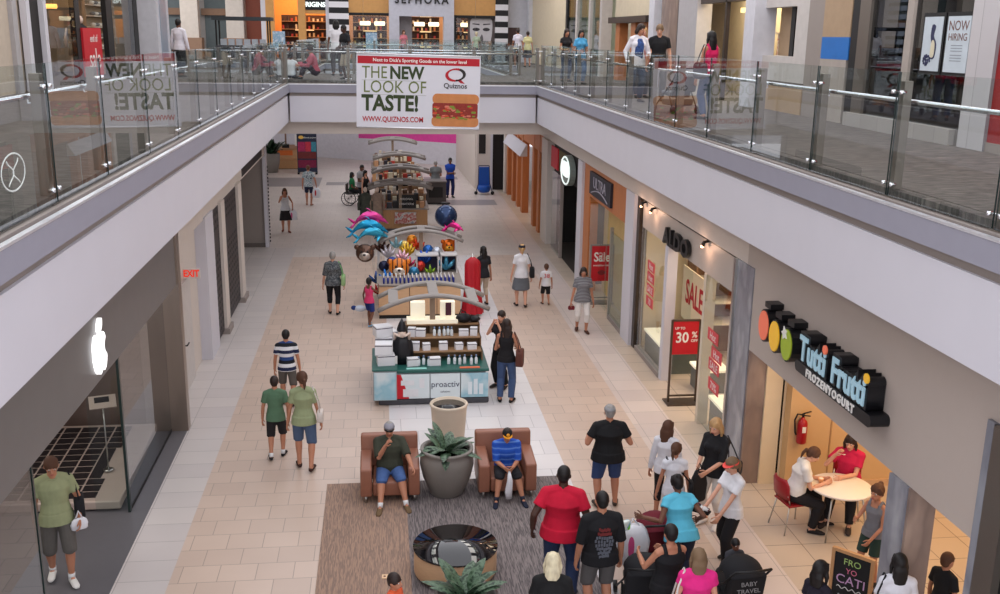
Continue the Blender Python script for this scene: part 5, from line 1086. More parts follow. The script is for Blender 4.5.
def person(label, x, y, face, h=1.7, z=0., skin='light', hair=('short', 'dark'), top=None, bot=None, shoes=(40, 36, 34), hat=None, fat=1., fem=False, kid=False,
           hands=None, feet=None, sit=None, lean=0., yaw=0., nod=0., group=None, vox=.011, socks=None, belt=None, torso_yaw=0., side=0., grip=.5, facefeat=True, collar=None, neckl=None):
    """local frame: the figure looks along -Y; +X is its own left side. hands/feet: {'L': (x,y,z) in metres, 'R': ...}"""
    t = thing('person', label, 'person', (x, y, z), RAD(face), group); S_ = h; k = 1.0
    hb = (1.18 if kid else 1.)                                        # a child's head is larger for its height
    pel = V((0, 0, .53 * S_)) if sit is None else V((0, sit[1] if isinstance(sit, tuple) else 0, (sit[0] if isinstance(sit, tuple) else sit) + .075 * S_ * fat))
    qt = Quaternion((0, 0, 1), RAD(torso_yaw)) @ Quaternion((0, 1, 0), RAD(side)) @ Quaternion((1, 0, 0), RAD(lean))
    def T(px, py, pz): return pel + qt @ V((px * S_, py * S_, pz * S_))
    sw = (.088 if fem else .101) * (1 + (fat - 1) * .35) * (.95 if kid else 1)
    sh = {'L': T(sw, .004, .266), 'R': T(-sw, .004, .266)}
    hip = {'L': pel + qt @ V((.052 * S_ * fat ** .5, 0, -.015 * S_)), 'R': pel + qt @ V((-.052 * S_ * fat ** .5, 0, -.015 * S_))}
    A1, A2, L1, L2 = .175 * S_, .155 * S_, .245 * S_, .245 * S_
    if hands is None: hands = {}
    hd = {}
    for s in 'LR':
        sg = 1 if s == 'L' else -1; v = hands.get(s)
        hd[s] = V(v) if v is not None else V((sg * (.155 + .03 * (fat - 1)) * S_, -.03 * S_, .475 * S_ + (pel.z - .53 * S_)))
    ft = {}
    for s in 'LR':
        sg = 1 if s == 'L' else -1; v = (feet or {}).get(s)
        ft[s] = V(v) if v is not None else (V((sg * .065 * S_, 0, 0)) if sit is None else V((sg * .1 * S_, -.30 * S_ + pel.y, 0)))
    el = {}; kn = {}; an = {}
    for s in 'LR':
        sg = 1 if s == 'L' else -1
        el[s], hd[s] = ik(sh[s], hd[s], A1, A2, V((sg * .55, .6, -.9)) if hands.get(s) is not None else V((sg * .5, .9, 0)))
        a = ft[s] + V((0, .02 * S_, .045 * S_)); kn[s], an[s] = ik(hip[s], a, L1, L2, V((sg * .12, -1, .15)))
    # ---- torso profile
    W = ((.0, .088, .064), (.05, .09, .066), (.11, .078, .058), (.17, .086, .062), (.22, .098, .064), (.265, .094, .052), (.295, .055, .038)) if not fem else ((.0, .092, .066), (.05, .088, .064), (.11, .070, .052), (.17, .076, .058), (.215, .088, .066), (.262, .084, .046), (.292, .045, .034))
    def torso(m, inf=0., z0=-.03, z1=.3, belly=True):
        pts = []; rr = []
        for (zz, rx, ry) in ((-.04, .082, .06),) + W:
            if zz < z0 - .02 or zz > z1: continue
            f = fat if zz < .24 else 1 + (fat - 1) * .5; by = -.02 * (fat - 1) * 2 if .02 < zz < .2 else 0
            pts.append(T(0, by, zz)); rr.append(((rx * f) * S_ + inf, ry * (f ** 1.3) * S_ + inf))
        m.tube(pts, rr, 18)
        if fem and inf >= 0 and not kid:
            for sg in (-1, 1): m.ell(T(sg * .042, -.045, .205), (.04 * S_ + inf * .6, .036 * S_ + inf * .6, .038 * S_ + inf * .5), 12, 8)
        if z1 > .28:
            for sg in 'LR': m.tube([T(0, .006, .298), T(0, .006, .298).lerp(sh[sg], .55) + V((0, 0, .004 * S_)), sh[sg]], [(.034 * S_ + inf, .034 * S_ + inf * .6), (.034 * S_ + inf, .034 * S_ + inf * .6), .029 * S_ * (1 + (fat - 1) * .4) + inf], 12); m.ell(sh[sg], .031 * S_ * (1 + (fat - 1) * .4) + inf, 12, 8)
    def leg(m, s, t1, inf=0., taper=1., r_end=None):
        """t1 0..2: 1 = knee, 2 = ankle"""
        r0, r1, r2 = .051 * S_ * fat ** .8, .034 * S_ * fat ** .5, .021 * S_; calf = .033 * S_ * fat ** .5
        P = [hip[s], hip[s].lerp(kn[s], .4), kn[s].lerp(hip[s], .08), kn[s], kn[s].lerp(an[s], .3) + V((0, .006 * S_, 0)), kn[s].lerp(an[s], .65), an[s]]
        Q = [r0, r0 * .88, r1 * 1.05, r1, calf, r1 * .72, r2]; K = [0, .4, .92, 1, 1.3, 1.65, 2]
        pts, rr = [], []
        for i in range(7):
            if K[i] <= t1 + 1e-6: pts.append(P[i]); rr.append(Q[i] + inf + (taper - 1) * .02 * K[i] * S_)
            else:
                f = (t1 - K[i - 1]) / (K[i] - K[i - 1])
                if f > .02: pts.append(P[i - 1].lerp(P[i], f)); rr.append((Q[i - 1] * (1 - f) + Q[i] * f) + inf + (taper - 1) * .02 * t1 * S_)
                break
        m.tube(pts, rr, 14); m.ell(pts[0], rr[0], 12, 8)
    hdir = {}
    # ---- body
    m = MB(); torso(m, -.004)
    qh = qt @ Quaternion((0, 0, 1), RAD(yaw)) @ Quaternion((1, 0, 0), RAD(nod - lean * .4))
    nb = T(0, .0, .285); hc = nb + qt @ V((0, 0, .028 * S_)) + qh @ V((0, -.012 * S_, .085 * S_ * (hb ** .5)))
    R_ = (.0455 * S_ * hb, .056 * S_ * hb, .066 * S_ * hb)
    def Hd(px, py, pz): return hc + qh @ V((px * R_[0], py * R_[1], pz * R_[2]))
    m.tube([nb - V((0, 0, .02 * S_)), Hd(0, .25, -.55)], [.036 * S_ * (1.1 if fat > 1.1 else 1) * (.86 if fem else 1), .031 * S_ * (.86 if fem else 1)], 12)
    m.ell(Hd(0, .08, .12), (R_[0], R_[1] * .98, R_[2] * .88), 18, 12, qh); m.ell(Hd(0, -.22, -.42), (R_[0] * .74, R_[1] * .68, R_[2] * .58), 14, 10, qh)
    m.tube([Hd(0, -.9, .12), Hd(0, -1.02, -.06), Hd(0, -1.2, -.24), Hd(0, -.9, -.3)], [R_[0] * .1, R_[0] * .15, R_[0] * .24, R_[0] * .14], 8)
    m.ell(Hd(0, -.86, -.55), (R_[0] * .34, R_[1] * .12, R_[2] * .09), 8, 6, qh); m.ell(Hd(0, -.78, .2), (R_[0] * .6, R_[1] * .14, R_[2] * .1), 8, 6, qh)
    for sg in (-1, 1): m.ell(Hd(sg * 1.02, .12, -.05), (R_[0] * .16, R_[1] * .2, R_[2] * .25), 8, 6, qh)
    ex = MB()
    for s in 'LR':
        sg = 1 if s == 'L' else -1
        ar = .0265 * S_ * fat ** .6 * (.86 if fem else 1); wr = .0165 * S_ * fat ** .3
        m.tube([sh[s], sh[s].lerp(el[s], .4), el[s], el[s].lerp(hd[s], .3), hd[s]], [ar * 1.12, ar, ar * .8, ar * .82, wr], 12); m.ell(sh[s], ar * 1.15, 10, 8); m.ell(el[s], ar * .8, 10, 8)
        d = (hd[s] - el[s]).normalized(); n = V((sg, 0, 0)); n = (n - d * n.dot(d)).normalized() if abs(d.x) < .95 else V((0, 0, 1)); w = d.cross(n).normalized()
        if w.y > 0: w = -w
        # palm: thickness along n, width along w (thumb side = w)
        hl = .056 * S_ * (1.05 if kid else 1); pw = .024 * S_
        c0 = hd[s]; c1 = hd[s] + d * hl
        for q_ in (-.7, -.25, .25, .7): m.tube([c0 + w * pw * q_ * .6, c1 + w * pw * q_], [.0105 * S_, .0098 * S_], 8)
        fr = max(.0056 * S_, .0062)
        fl = (.040, .047, .044, .034)
        for i, q_ in enumerate((.82, .28, -.28, -.82)):
            b = c1 + w * pw * q_ * 1.05; a = grip * (1.0 + .12 * i); inn = -n
            p1 = b + (d * math.cos(a * .6) + inn * math.sin(a * .6)) * fl[i] * .45 * S_; p2 = p1 + (d * math.cos(a * 1.5) + inn * math.sin(a * 1.5)) * fl[i] * .32 * S_; p3 = p2 + (d * math.cos(a * 2.3) + inn * math.sin(a * 2.3)) * fl[i] * .26 * S_
            ex.tube([b - d * .012 * S_, b, p1, p2, p3], [fr, fr, fr * .95, fr * .85, fr * .6], 8)
        b = c0 + d * hl * .3 + w * pw * .7; p1 = b + (w * .8 + d * .7 - n * .35) * .02 * S_; p2 = p1 + (w * .25 + d - n * .5) * .019 * S_; p3 = p2 + (d - n * .4) * .013 * S_
        ex.tube([b - w * .01 * S_, b, p1, p2, p3], [fr * 1.2, fr * 1.25, fr * 1.1, fr * .95, fr * .65], 8)
        leg(m, s, 2); m.ell(kn[s], .034 * S_ * fat ** .5, 10, 8)
        fd = V((sg * .2, -1, 0)).normalized(); a = an[s]; g = ft[s].z
        m.tube([a + V((0, .02 * S_, -.024 * S_)), V((a.x, a.y, g + .03 * S_)) + fd * .03 * S_, V((a.x, a.y, g + .017 * S_)) + fd * .085 * S_, V((a.x, a.y, g + .012 * S_)) + fd * .118 * S_], [.019 * S_, (.022 * S_, .022 * S_), (.024 * S_, .014 * S_), (.017 * S_, .009 * S_)], 10)
        m.tube([a, a + V((0, 0, -.028 * S_))], [.02 * S_, .02 * S_], 10)
    sk = mat('skin_' + skin, SKIN[skin], .55, var=.04, nscale=8)
    meshobj('body', fuse(m, vox, 3, ex), sk, t)
    # ---- face
    if facefeat:
        for sg in (-1, 1):
            e = MB().ell(Hd(sg * .40, -.80, .05), (R_[0] * .17, R_[1] * .12, R_[2] * .085), 10, 7, qh); e = e.build('eye', mat('eye_white', (225, 220, 215), .3), t)
            MB().ell(Hd(sg * .40, -.91, .05), (R_[0] * .085, R_[1] * .03, R_[2] * .075), 8, 6, qh).build('iris', mat('iris_dark', (44, 30, 24), .3), e)
            MB().tube([Hd(sg * .2, -.94, .26), Hd(sg * .4, -.9, .31), Hd(sg * .62, -.74, .24)], [R_[0] * .05, R_[0] * .06, R_[0] * .03], 6).build('eyebrow', mat('hair_' + hair[1], HAIRC[hair[1]], .7), t)
        MB().ell(Hd(0, -.94, -.56), (R_[0] * .3, R_[1] * .07, R_[2] * .06), 10, 6, qh).build('mouth', mat('lip_dark', (120, 50, 50), .5) if skin in ('dark', 'brown') else mat('lip_rose', (176, 84, 84), .5), t)
    # ---- hair
    st, hc_ = hair; hm = mat('hair_' + hc_, HAIRC[hc_], .55, var=.25, nscale=26, bump=.5, stretch=(1, 1, .25)); v2 = max(.008, vox * .8)
    if st != 'bald':
        m = MB(); k = 1.05 if st in ('buzz',) else 1.12
        m.ell(Hd(0, .16, .28), (R_[0] * k, R_[1] * k * .95, R_[2] * .86 * (k - .04)), 18, 12, qh)
        m.ell(Hd(0, .55, -.12), (R_[0] * .88 * k / 1.08, R_[1] * .55, R_[2] * .6), 14, 10, qh)
        if st in ('long', 'mid', 'pony', 'bun', 'bob'):
            for sg in (-1, 1): m.tube([Hd(sg * .55, -.5, .82), Hd(sg * .98, -.12, .3), Hd(sg * 1.0, .2, -.2)], [R_[0] * .28, R_[0] * .26, R_[0] * .2], 8)
        if st in ('long', 'mid', 'bob'):
            ln = {'long': 2.9, 'mid': 1.7, 'bob': 1.05}[st]
            bk = qt @ V((0, 1, 0)); dn = qt @ V((0, 0, -1)); b0 = Hd(0, .62, .1)
            pts = [b0, Hd(0, .8, -.5), Hd(0, .8, -.9) + dn * R_[2] * (ln - 1) * .35, Hd(0, .85, -.9) + dn * R_[2] * (ln - 1) * .95 + bk * R_[1] * .12]
            m.tube(pts, [(R_[0] * .95, R_[1] * .5), (R_[0] * 1.15, R_[1] * .5), (R_[0] * 1.12, R_[1] * .4), (R_[0] * .72, R_[1] * .22)], 14)
            for sg in (-1, 1): m.tube([Hd(sg * .9, 0, .3), Hd(sg * 1.12, .05, -.4), Hd(sg * 1.12, .12, -1.0) + dn * R_[2] * (ln - 1) * .35], [R_[0] * .3, R_[0] * .34, R_[0] * .16], 8)
        if st == 'pony': m.tube([Hd(0, 1.0, .2), Hd(0, 1.45, .1), Hd(0, 1.5, -.6), Hd(0, 1.25, -1.4)], [R_[0] * .28, R_[0] * .34, R_[0] * .34, R_[0] * .12], 10)
        if st == 'bun': m.ell(Hd(0, .75, .95), (R_[0] * .5, R_[1] * .4, R_[2] * .38), 12, 8, qh)
        if st == 'curly':
            random.seed(int(x * 100));
            for i in range(26): a = random.uniform(0, 2 * PI); b_ = random.uniform(-.3, 1.4); m.ell(Hd(math.cos(a) * math.cos(b_) * 1.0, .2 + math.sin(a) * math.cos(b_) * .85 + .1, .15 + math.sin(b_) * .85), R_[0] * .3, 8, 6)
        meshobj('hair', fuse(m, v2, 2), hm, t)
    # ---- top
    tc = cloth(top[1]); kind = top[0]; m = MB(); inf = .012 + .006 * (fat > 1.1)
    if kind == 'sari': torso(m, inf, z0=-.05, z1=.3)
    torso(m, inf, z0=(-.05 if kind != 'tank' else -.02), z1=.30 if kind != 'tank' else .266)
    if kind == 'tank':
        for sg in (-1, 1): m.tube([T(sg * .052, -.05, .22), T(sg * .054, -.03, .29), T(sg * .056, .012, .325), T(sg * .054, .045, .28), T(sg * .05, .055, .22)], [(.017 * S_, .012 * S_)] * 5, 8)
    else:
        f = {'tee': .62, 'cap': .35, 'long': 2., 'elbow': 1.}[kind if kind in ('tee', 'cap', 'long', 'elbow') else 'tee']
        for s in 'LR':
            ar = .0265 * S_ * fat ** .6 * (.9 if fem else 1) + inf + .004; e1 = sh[s].lerp(el[s], min(f, 1)); ps = [sh[s], sh[s].lerp(e1, .5), e1]; rr = [ar * 1.02, ar * 1.02, ar * (1.08 if f < 1 else .92)]
            if f > 1: ps += [el[s].lerp(hd[s], .5), el[s].lerp(hd[s], .95)]; rr += [ar * .85, ar * .72]
            m.tube(ps, rr, 12); m.ell(sh[s], ar * 1.03, 10, 8)
            if f > 1: m.ell(el[s], ar * .9, 10, 8)
    if kind == 'tank' : pass
    # loose hem over the hips
    if sit is None: m.tube([T(0, 0, .03), T(0, 0, -.055 if kind != 'tank' else -.03)], [(.098 * S_ * fat + inf, .072 * S_ * fat ** 1.2 + inf), (.108 * S_ * fat + inf, .08 * S_ * fat ** 1.2 + inf)], 18)
    else: m.ell(T(0, .005, .02), (.1 * S_ * fat, .08 * S_ * fat, .05 * S_), 16, 10)
    shirt = meshobj('shirt' if kind != 'tank' else 'tank_top', fuse(m, vox, 3), tc, t)
    if collar:
        n_ = 14; pts = [T(.043 * math.cos(a), -.006 + .04 * math.sin(a), .298 + (-.008 if math.sin(a) < -.3 else .006)) for a in [2 * PI * i / n_ for i in range(n_ + 1)]]
        MB().tube(pts, [(.007 * S_, .012 * S_)] * (n_ + 1), 6).build('collar', cloth(collar), t)
    # ---- bottom
    bc = cloth(bot[1]); kind = bot[0]; m = MB()
    if kind in ('skirt', 'longskirt', 'dress'):
        zz = {'skirt': .28, 'longskirt': .06, 'dress': .3}[kind] * S_
        c = (kn['L'] + kn['R']) / 2; dx = abs(kn['L'].x - kn['R'].x) / 2 + .06 * S_
        m.tube([T(0, 0, .06), T(0, 0, -.03), V((c.x * .6, c.y * .5 + pel.y * .5, (pel.z + zz) / 2)), V((c.x, c.y, zz))], [(.086 * S_ * fat, .066 * S_ * fat), (.104 * S_ * fat, .08 * S_ * fat), (dx * 1.02, .09 * S_), (dx * 1.15, .1 * S_)], 20)
        meshobj('skirt', fuse(m, vox, 2), bc, t)
    else:
        t1 = {'shorts': .82, 'short_shorts': .5, 'long_shorts': 1.05, 'capri': 1.5, 'pants': 1.93, 'flare': 1.95}[kind]
        torso_pts = [T(0, 0, .07), T(0, 0, .0), T(0, 0, -.045)]
        m.tube(torso_pts, [(.084 * S_ * fat, .062 * S_ * fat ** 1.2), (.1 * S_ * fat, .075 * S_ * fat ** 1.2), (.096 * S_ * fat, .072 * S_ * fat)], 18)
        for s in 'LR':
            leg(m, s, t1, .010, 1.0 + (.45 if kind in ('shorts', 'long_shorts') else .25 if kind == 'pants' else .0 if kind == 'capri' else .3 if kind == 'short_shorts' else .5))
            if t1 > 1: m.ell(kn[s], .034 * S_ * fat ** .5 + .014, 12, 8)
        meshobj({'capri': 'capri_trousers', 'pants': 'trousers', 'flare': 'trousers'}.get(kind, 'shorts'), fuse(m, vox, 2), bc, t)
    if belt: MB().tube([T(.092 * fat * math.cos(a), .07 * fat ** 1.2 * math.sin(a), .035) for a in [2 * PI * i / 16 for i in range(17)]], [(.006, .016)] * 17, 6).build('belt', cloth(belt), t)
    # ---- shoes and socks
    for s in 'LR':
        sg = 1 if s == 'L' else -1; a = an[s]; g = ft[s].z; fd = V((sg * .2, -1, 0)).normalized()
        if socks: MB().tube([a.lerp(kn[s], .16), a + V((0, 0, -.01 * S_))], [.0245 * S_ * fat ** .3, .0245 * S_], 12).build('sock', cloth(socks), t)
        if shoes:
            m = MB(); B0 = V((a.x, a.y, g))
            m.tube([B0 - fd * .03 * S_ + V((0, 0, .018 * S_)), B0 + V((0, 0, .026 * S_)), B0 + fd * .05 * S_ + V((0, 0, .024 * S_)), B0 + fd * .1 * S_ + V((0, 0, .017 * S_)), B0 + fd * .128 * S_ + V((0, 0, .012 * S_))], [(.018 * S_, .016 * S_), (.026 * S_, .024 * S_), (.027 * S_, .022 * S_), (.028 * S_, .015 * S_), (.016 * S_, .009 * S_)], 12)
            m.box(-.001, .001, -.001, .001, 0, .002) if False else None
            meshobj('shoe', fuse(m, max(.007, vox * .7), 2), cloth(shoes), t)
    # ---- headwear
    if hat:
        kd, col, *more = hat; hmz = cloth(col); m = MB(); bcap = more[1] if len(more) > 1 else 0
        n = 18; vs = []; nv = 6
        for i in range(nv + 1):
            th = PI / 2 * i / nv
            for j in range(n): a = 2 * PI * j / n; vs.append(Hd(1.17 * math.cos(th) * math.cos(a), .1 + 1.14 * math.cos(th) * math.sin(a), .34 + .82 * math.sin(th)))
        if kd != 'visor': m.add(vs, [(i * n + j, i * n + (j + 1) % n, (i + 1) * n + (j + 1) % n, (i + 1) * n + j) for i in range(nv) for j in range(n)] + [list(range(n))[::-1]], True)
        else:
            vs = [Hd(1.17 * math.cos(2 * PI * j / n), .1 + 1.14 * math.sin(2 * PI * j / n), zz) for zz in (.26, .5) for j in range(n)]; m.add(vs, [(j, (j + 1) % n, n + (j + 1) % n, n + j) for j in range(n)], True)
        hat_o = m.build('cap' if kd != 'visor' else 'visor', hmz, t)
        sgn = 1 if bcap else -1; br = []
        for zz in (0, .06):
            for i in range(9): a = RAD(20 + 140 * i / 8); br.append(Hd(1.1 * math.cos(a), sgn * (.85 + .95 * math.sin(a) - .25) + .1, .36 + zz - .12 * math.sin(a)))
            for i in range(9): a = RAD(160 - 140 * i / 8); br.append(Hd(1.1 * math.cos(a), sgn * .75 * math.sin(a) + .1, .4 + zz))
        k = 18; fs = [list(range(k))[::-1], list(range(k, 2 * k))] + [(i, (i + 1) % k, k + (i + 1) % k, k + i) for i in range(k)]
        MB().add(br, fs).build('brim', cloth(more[0] if more else col), hat_o)
    M_ = Matrix.Translation((x, y, z)) @ Matrix.Rotation(RAD(face), 4, 'Z')
    t_info = {'t': t, 'M': M_, 'L': M_ @ hd['L'], 'R': M_ @ hd['R'], 'shL': M_ @ sh['L'], 'shR': M_ @ sh['R'], 'T': lambda a, b, c: M_ @ T(a, b, c), 'H': lambda a, b, c: M_ @ Hd(a, b, c), 'kL': M_ @ kn['L'], 'S': S_}
    return t_info
def shoulder_bag(label, P, s, col, w=.3, h=.24, d=.1, drop=None, back=.0, cross=False, strapc=None):
    """bag hanging beside the hip of figure P on side s, its strap over the shoulder"""
    sg = 1 if s == 'L' else -1; S_ = P['S']; hp = P['T'](sg * .16, .03 + back, .03); sh = P['sh' + s] if not cross else P['sh' + ('R' if s == 'L' else 'L')]
    t = thing('shoulder_bag', label, 'bag', (hp.x, hp.y, hp.z - h * .5), P['t'].rotation_euler.z + PI / 2)
    m = MB(); m.prism(roundrect(-w / 2, w / 2, 0, h, h * .3), 'y', -d / 2, d / 2); m.build('bag_body', cloth(col), t, bevel=.02, seg=3)
    inv = (Matrix.Translation(t.location) @ Matrix.Rotation(t.rotation_euler.z, 4, 'Z')).inverted(); st = inv @ (sh + V((0, 0, .055 * S_)))
    a = V((-w * .4, 0, h * .9)); b = V((w * .4, 0, h * .9)); o1 = V((-.05, 0, 0)); 
    MB().tube([a, a.lerp(st, .5) + V((0, -.02 * sg, 0)), st + V((-.03, 0, 0)), st + V((.03, 0, 0)), b.lerp(st, .5) + V((0, -.02 * sg, 0)), b], [(.004, .012)] * 6, 6).build('strap', cloth(strapc or col), t)
    return t
def carrier_bag(label, pos, rz, w=.32, h=.4, d=.14, m_=None, mark=None):
    t = thing('carrier_bag', label, 'bag', (pos.x, pos.y, pos.z - h - .1), rz); m_ = m_ or mat('white_plastic', (226, 226, 232), .35, var=.03, nscale=12, bump=.6)
    m = MB(); n = 16; prof = ((.0, .42), (.04, .5), (.5, .54), (.8, .46), (1., .3)); random.seed(3); vs = []
    for zz, q_ in prof:
        for j in range(n):
            a = 2 * PI * j / n; c, s_ = math.cos(a), math.sin(a); r = 1 + .06 * math.sin(5 * a + zz * 9); vs.append((math.copysign(abs(c) ** .6, c) * w * q_ * r, math.copysign(abs(s_) ** .7, s_) * d * q_ * r, zz * h))
    m.add(vs, [(i * n + j, i * n + (j + 1) % n, (i + 1) * n + (j + 1) % n, (i + 1) * n + j) for i in range(4) for j in range(n)] + [list(range(n))[::-1], [4 * n + j for j in range(n)]], True); m.build('bag_body', m_, t)
    for s_ in (-1, 1): MB().tube([(-w * .2, s_ * d * .2, h * .98), (0, s_ * .01, h + .1), (w * .2, s_ * d * .2, h * .98)], [(.01, .003)] * 3, 6).build('handle', m_, t)
    if mark: MB().prism([(-w * .16 + w * .1 * math.cos(a * PI / 9), h * .5 + h * .3 * math.sin(a * PI / 9)) for a in range(18)], 'y', -d * .56, -d * .5).build('printed_mark', mark, t)
    return t
# ---------------------------------------------------------------- who is where (figures, then what they carry)
def wk(h, st=.12, lead='L', w=.06):
    """feet mid-stride"""
    a, b = ('L', 'R') if lead == 'L' else ('R', 'L'); f = {}
    for s, yy, zz in ((a, -st, 0), (b, st, .02)): f[s] = ((1 if s == 'L' else -1) * w * h, yy, zz)
    return f
JEAN = (62, 82, 120); DJEAN = (40, 54, 88)
P = person('man in a sage polo and grey shorts leaving the shop at the lower left', -4.27, 12.55, 20, 1.8, skin='tan', hair=('short', 'brown'), top=('tee', (150, 156, 118)), bot=('long_shorts', (92, 88, 84)), shoes=(222, 220, 216), socks=(220, 220, 220), feet=wk(1.76, .14), fat=1.1, hands={'L': (.27, -.12, .9), 'R': (-.26, .08, .85)}, nod=15, belt=(30, 28, 28), collar=(150, 156, 118), vox=.010)
shoulder_bag('black shoulder bag of the man in the sage green polo', P, 'L', (26, 26, 30), .32, .3, .12)
carrier_bag('small white paper parcel held by the man in the sage green polo', P['L'] + V((0, -.03, .12)), .5, .2, .16, .05)
person('boy in a plain green t-shirt and black shorts walking away', -1.83, 16.35, 180, 1.48, skin='tan', hair=('short', 'dark'), top=('tee', (86, 118, 92)), bot=('long_shorts', (34, 32, 36)), shoes=(36, 36, 40), socks=(220, 220, 222), feet=wk(1.48, .1, 'R'), facefeat=False, hands={'R': (-.2, -.06, .72)})
P = person('woman in a sage t-shirt and denim shorts walking away with a white handbag', -1.32, 15.85, 180, 1.72, skin='tan', hair=('pony', 'brown'), top=('tee', (150, 160, 122)), bot=('long_shorts', (78, 98, 130)), shoes=(60, 36, 30), feet=wk(1.72, .12), fem=True, fat=1.08, yaw=20, facefeat=False)
shoulder_bag('white handbag on the shoulder of the woman in denim shorts', P, 'R', (214, 204, 196), .24, .2, .1)
STR = bands('navy_white_stripes', ((226, 226, 230), (30, 40, 74), (226, 226, 230), (24, 26, 36), (40, 70, 130)), .34, .8)
person('teenager in a navy and white striped shirt walking ahead of the family', -1.86, 18.9, 180, 1.54, skin='tan', hair=('short', 'black'), top=('tee', STR), bot=('long_shorts', (96, 92, 88)), shoes=(60, 56, 52), feet=wk(1.68, .1), fat=1.05, facefeat=False)
FLOR = speck('black_floral_print', ((34, 36, 42), (120, 124, 126), (40, 42, 50), (86, 92, 96)), 16, .8, tex='noise', th=(.3, .47, .55, .62))
P = person('older white-haired woman in a dark patterned blouse and black capris', -1.25, 25.5, 178, 1.66, skin='light', hair=('short', 'grey'), top=('elbow', FLOR), bot=('capri', (22, 22, 26)), shoes=(40, 36, 36), feet=wk(1.66, .1), fem=True, fat=1.15, facefeat=False, vox=.013)
shoulder_bag('pale green bag on the older woman\'s right side', P, 'R', (150, 184, 130), .26, .3, .1, strapc=(120, 190, 110))
P = person('woman in a white and grey top and black skirt facing us, shopping bag in hand', -3.45, 36.8, 10, 1.62, skin='tan', hair=('long', 'brown'), top=('tank', (206, 206, 210)), bot=('skirt', (26, 24, 28)), shoes=(120, 60, 50), feet=wk(1.62, .08), fem=True, hands={'R': (-.1, -.2, 1.36), 'L': (.26, -.08, .92)}, vox=.014)
carrier_bag('white carrier bag with a pink mark held by the woman in the black skirt', P['L'], .1, .3, .36, .12, mark=mat('pink_mark', (214, 80, 140), .5))
PAT = speck('teal_white_print', ((222, 226, 226), (110, 140, 150), (230, 230, 232), (60, 80, 100)), 10, .8, tex='noise', th=(.3, .48, .54, .64))
P = person('person in a white and teal patterned shirt and navy shorts walking away', -3.0, 42.7, 176, 1.7, skin='tan', hair=('short', 'auburn'), top=('tee', PAT), bot=('shorts', (34, 40, 66)), shoes=(150, 110, 90), feet=wk(1.7, .1), hands={'R': (-.32, .02, .86)}, facefeat=False, vox=.014)
carrier_bag('white carrier bag with a red corner held by the person in navy shorts', P['R'], .2, .32, .42, .14, mark=RED)
# wheelchair user
wc = thing('wheelchair', 'black wheelchair at the far left of the kiosks', 'wheelchair', (-1.2, 42.9, 0), RAD(80))
for s in (-1, 1):
    m = MB(); m.tube([(s * .3, .1 + .3 * math.cos(a), .3 + .3 * math.sin(a)) for a in [2 * PI * i / 24 for i in range(25)]], .02, 6, caps=False)
    for i in range(8): a = PI * i / 8; m.tube([(s * .3, .1 + .3 * math.cos(a), .3 + .3 * math.sin(a)), (s * .3, .1 - .3 * math.cos(a), .3 - .3 * math.sin(a))], .004, 4)
    m.build('wheel', BLACK, wc); MB().tube([(s * .24, -.42 + .08 * math.cos(a), .085 + .08 * math.sin(a)) for a in [2 * PI * i / 12 for i in range(13)]], .014, 6).build('caster', BLACK, wc)
    MB().tube([(s * .25, .28, .95), (s * .25, .2, .48), (s * .25, -.22, .48), (s * .24, -.44, .1)], .013, 6).build('frame_tube', STEEL, wc); MB().box(s * .25 - .03, s * .25 + .03, -.18, .14, .66, .69).build('armrest', BLACK, wc)
B('seat', BLACK, -.23, .23, -.22, .2, .46, .49, wc); B('backrest', BLACK, -.23, .23, .2, .23, .48, .9, wc)
person('seated person in a green top in the black wheelchair', -1.2, 42.9, 80, 1.6, skin='brown', hair=('mid', 'black'), top=('tee', (30, 110, 66)), bot=('pants', (30, 30, 36)), sit=.5, feet={'L': (.1, -.52, .12), 'R': (-.1, -.52, .12)}, hands={'L': (.12, -.25, .68), 'R': (-.12, -.25, .68)}, fat=1.1, vox=.014)
person('bald man in a grey t-shirt and black trousers at the far left kiosk edge', -.8, 42.35, 60, 1.78, skin='brown', hair=('buzz', 'black'), top=('tee', (160, 158, 160)), bot=('pants', (28, 28, 32)), fat=1.15, hands={'R': (-.1, -.26, 1.12), 'L': (.1, -.26, 1.15)}, nod=15, vox=.014)
person('person in black beside the man in the grey t-shirt at the far kiosks', -.62, 41.75, 50, 1.62, skin='light', hair=('mid', 'black'), top=('tank', (24, 24, 28)), bot=('pants', (22, 22, 26)), fem=True, fat=1.1, hands={'L': (.2, -.28, 1.05)}, vox=.014)
person('man in a grey shirt with his back to us by the dark display case', 2.42, 44.1, 185, 1.72, skin='tan', hair=('buzz', 'grey'), top=('tee', (116, 120, 122)), bot=('pants', (48, 46, 48)), fat=1.2, hands={'R': (-.12, -.24, 1.0), 'L': (.12, -.24, 1.0)}, facefeat=False, vox=.014)
person('man in a royal blue shirt and navy trousers standing with folded arms', 3.1, 44.7, 5, 1.78, skin='brown', hair=('short', 'black'), top=('tee', (30, 76, 180)), bot=('pants', (24, 34, 84)), hands={'R': (.07, -.22, 1.12), 'L': (-.07, -.24, 1.1)}, vox=.014)
person('dim figure in dark clothes inside the far doorway', 5.55, 48.2, 0, 1.7, skin='brown', hair=('short', 'black'), top=('tee', (80, 40, 46)), bot=('pants', (30, 28, 30)), vox=.016, facefeat=False)
P = person('girl in a pink tank top and blue skirt reaching up to the balloon kiosk', -.32, 24.35, 150, 1.22, skin='brown', hair=('short', 'black'), top=('tank', (214, 60, 110)), bot=('shorts', (30, 50, 120)), shoes=(120, 160, 190), fem=True, kid=True, hands={'R': (-.1, -.3, .95), 'L': (.22, -.12, .62)}, feet=wk(1.22, .12), facefeat=False, vox=.010)
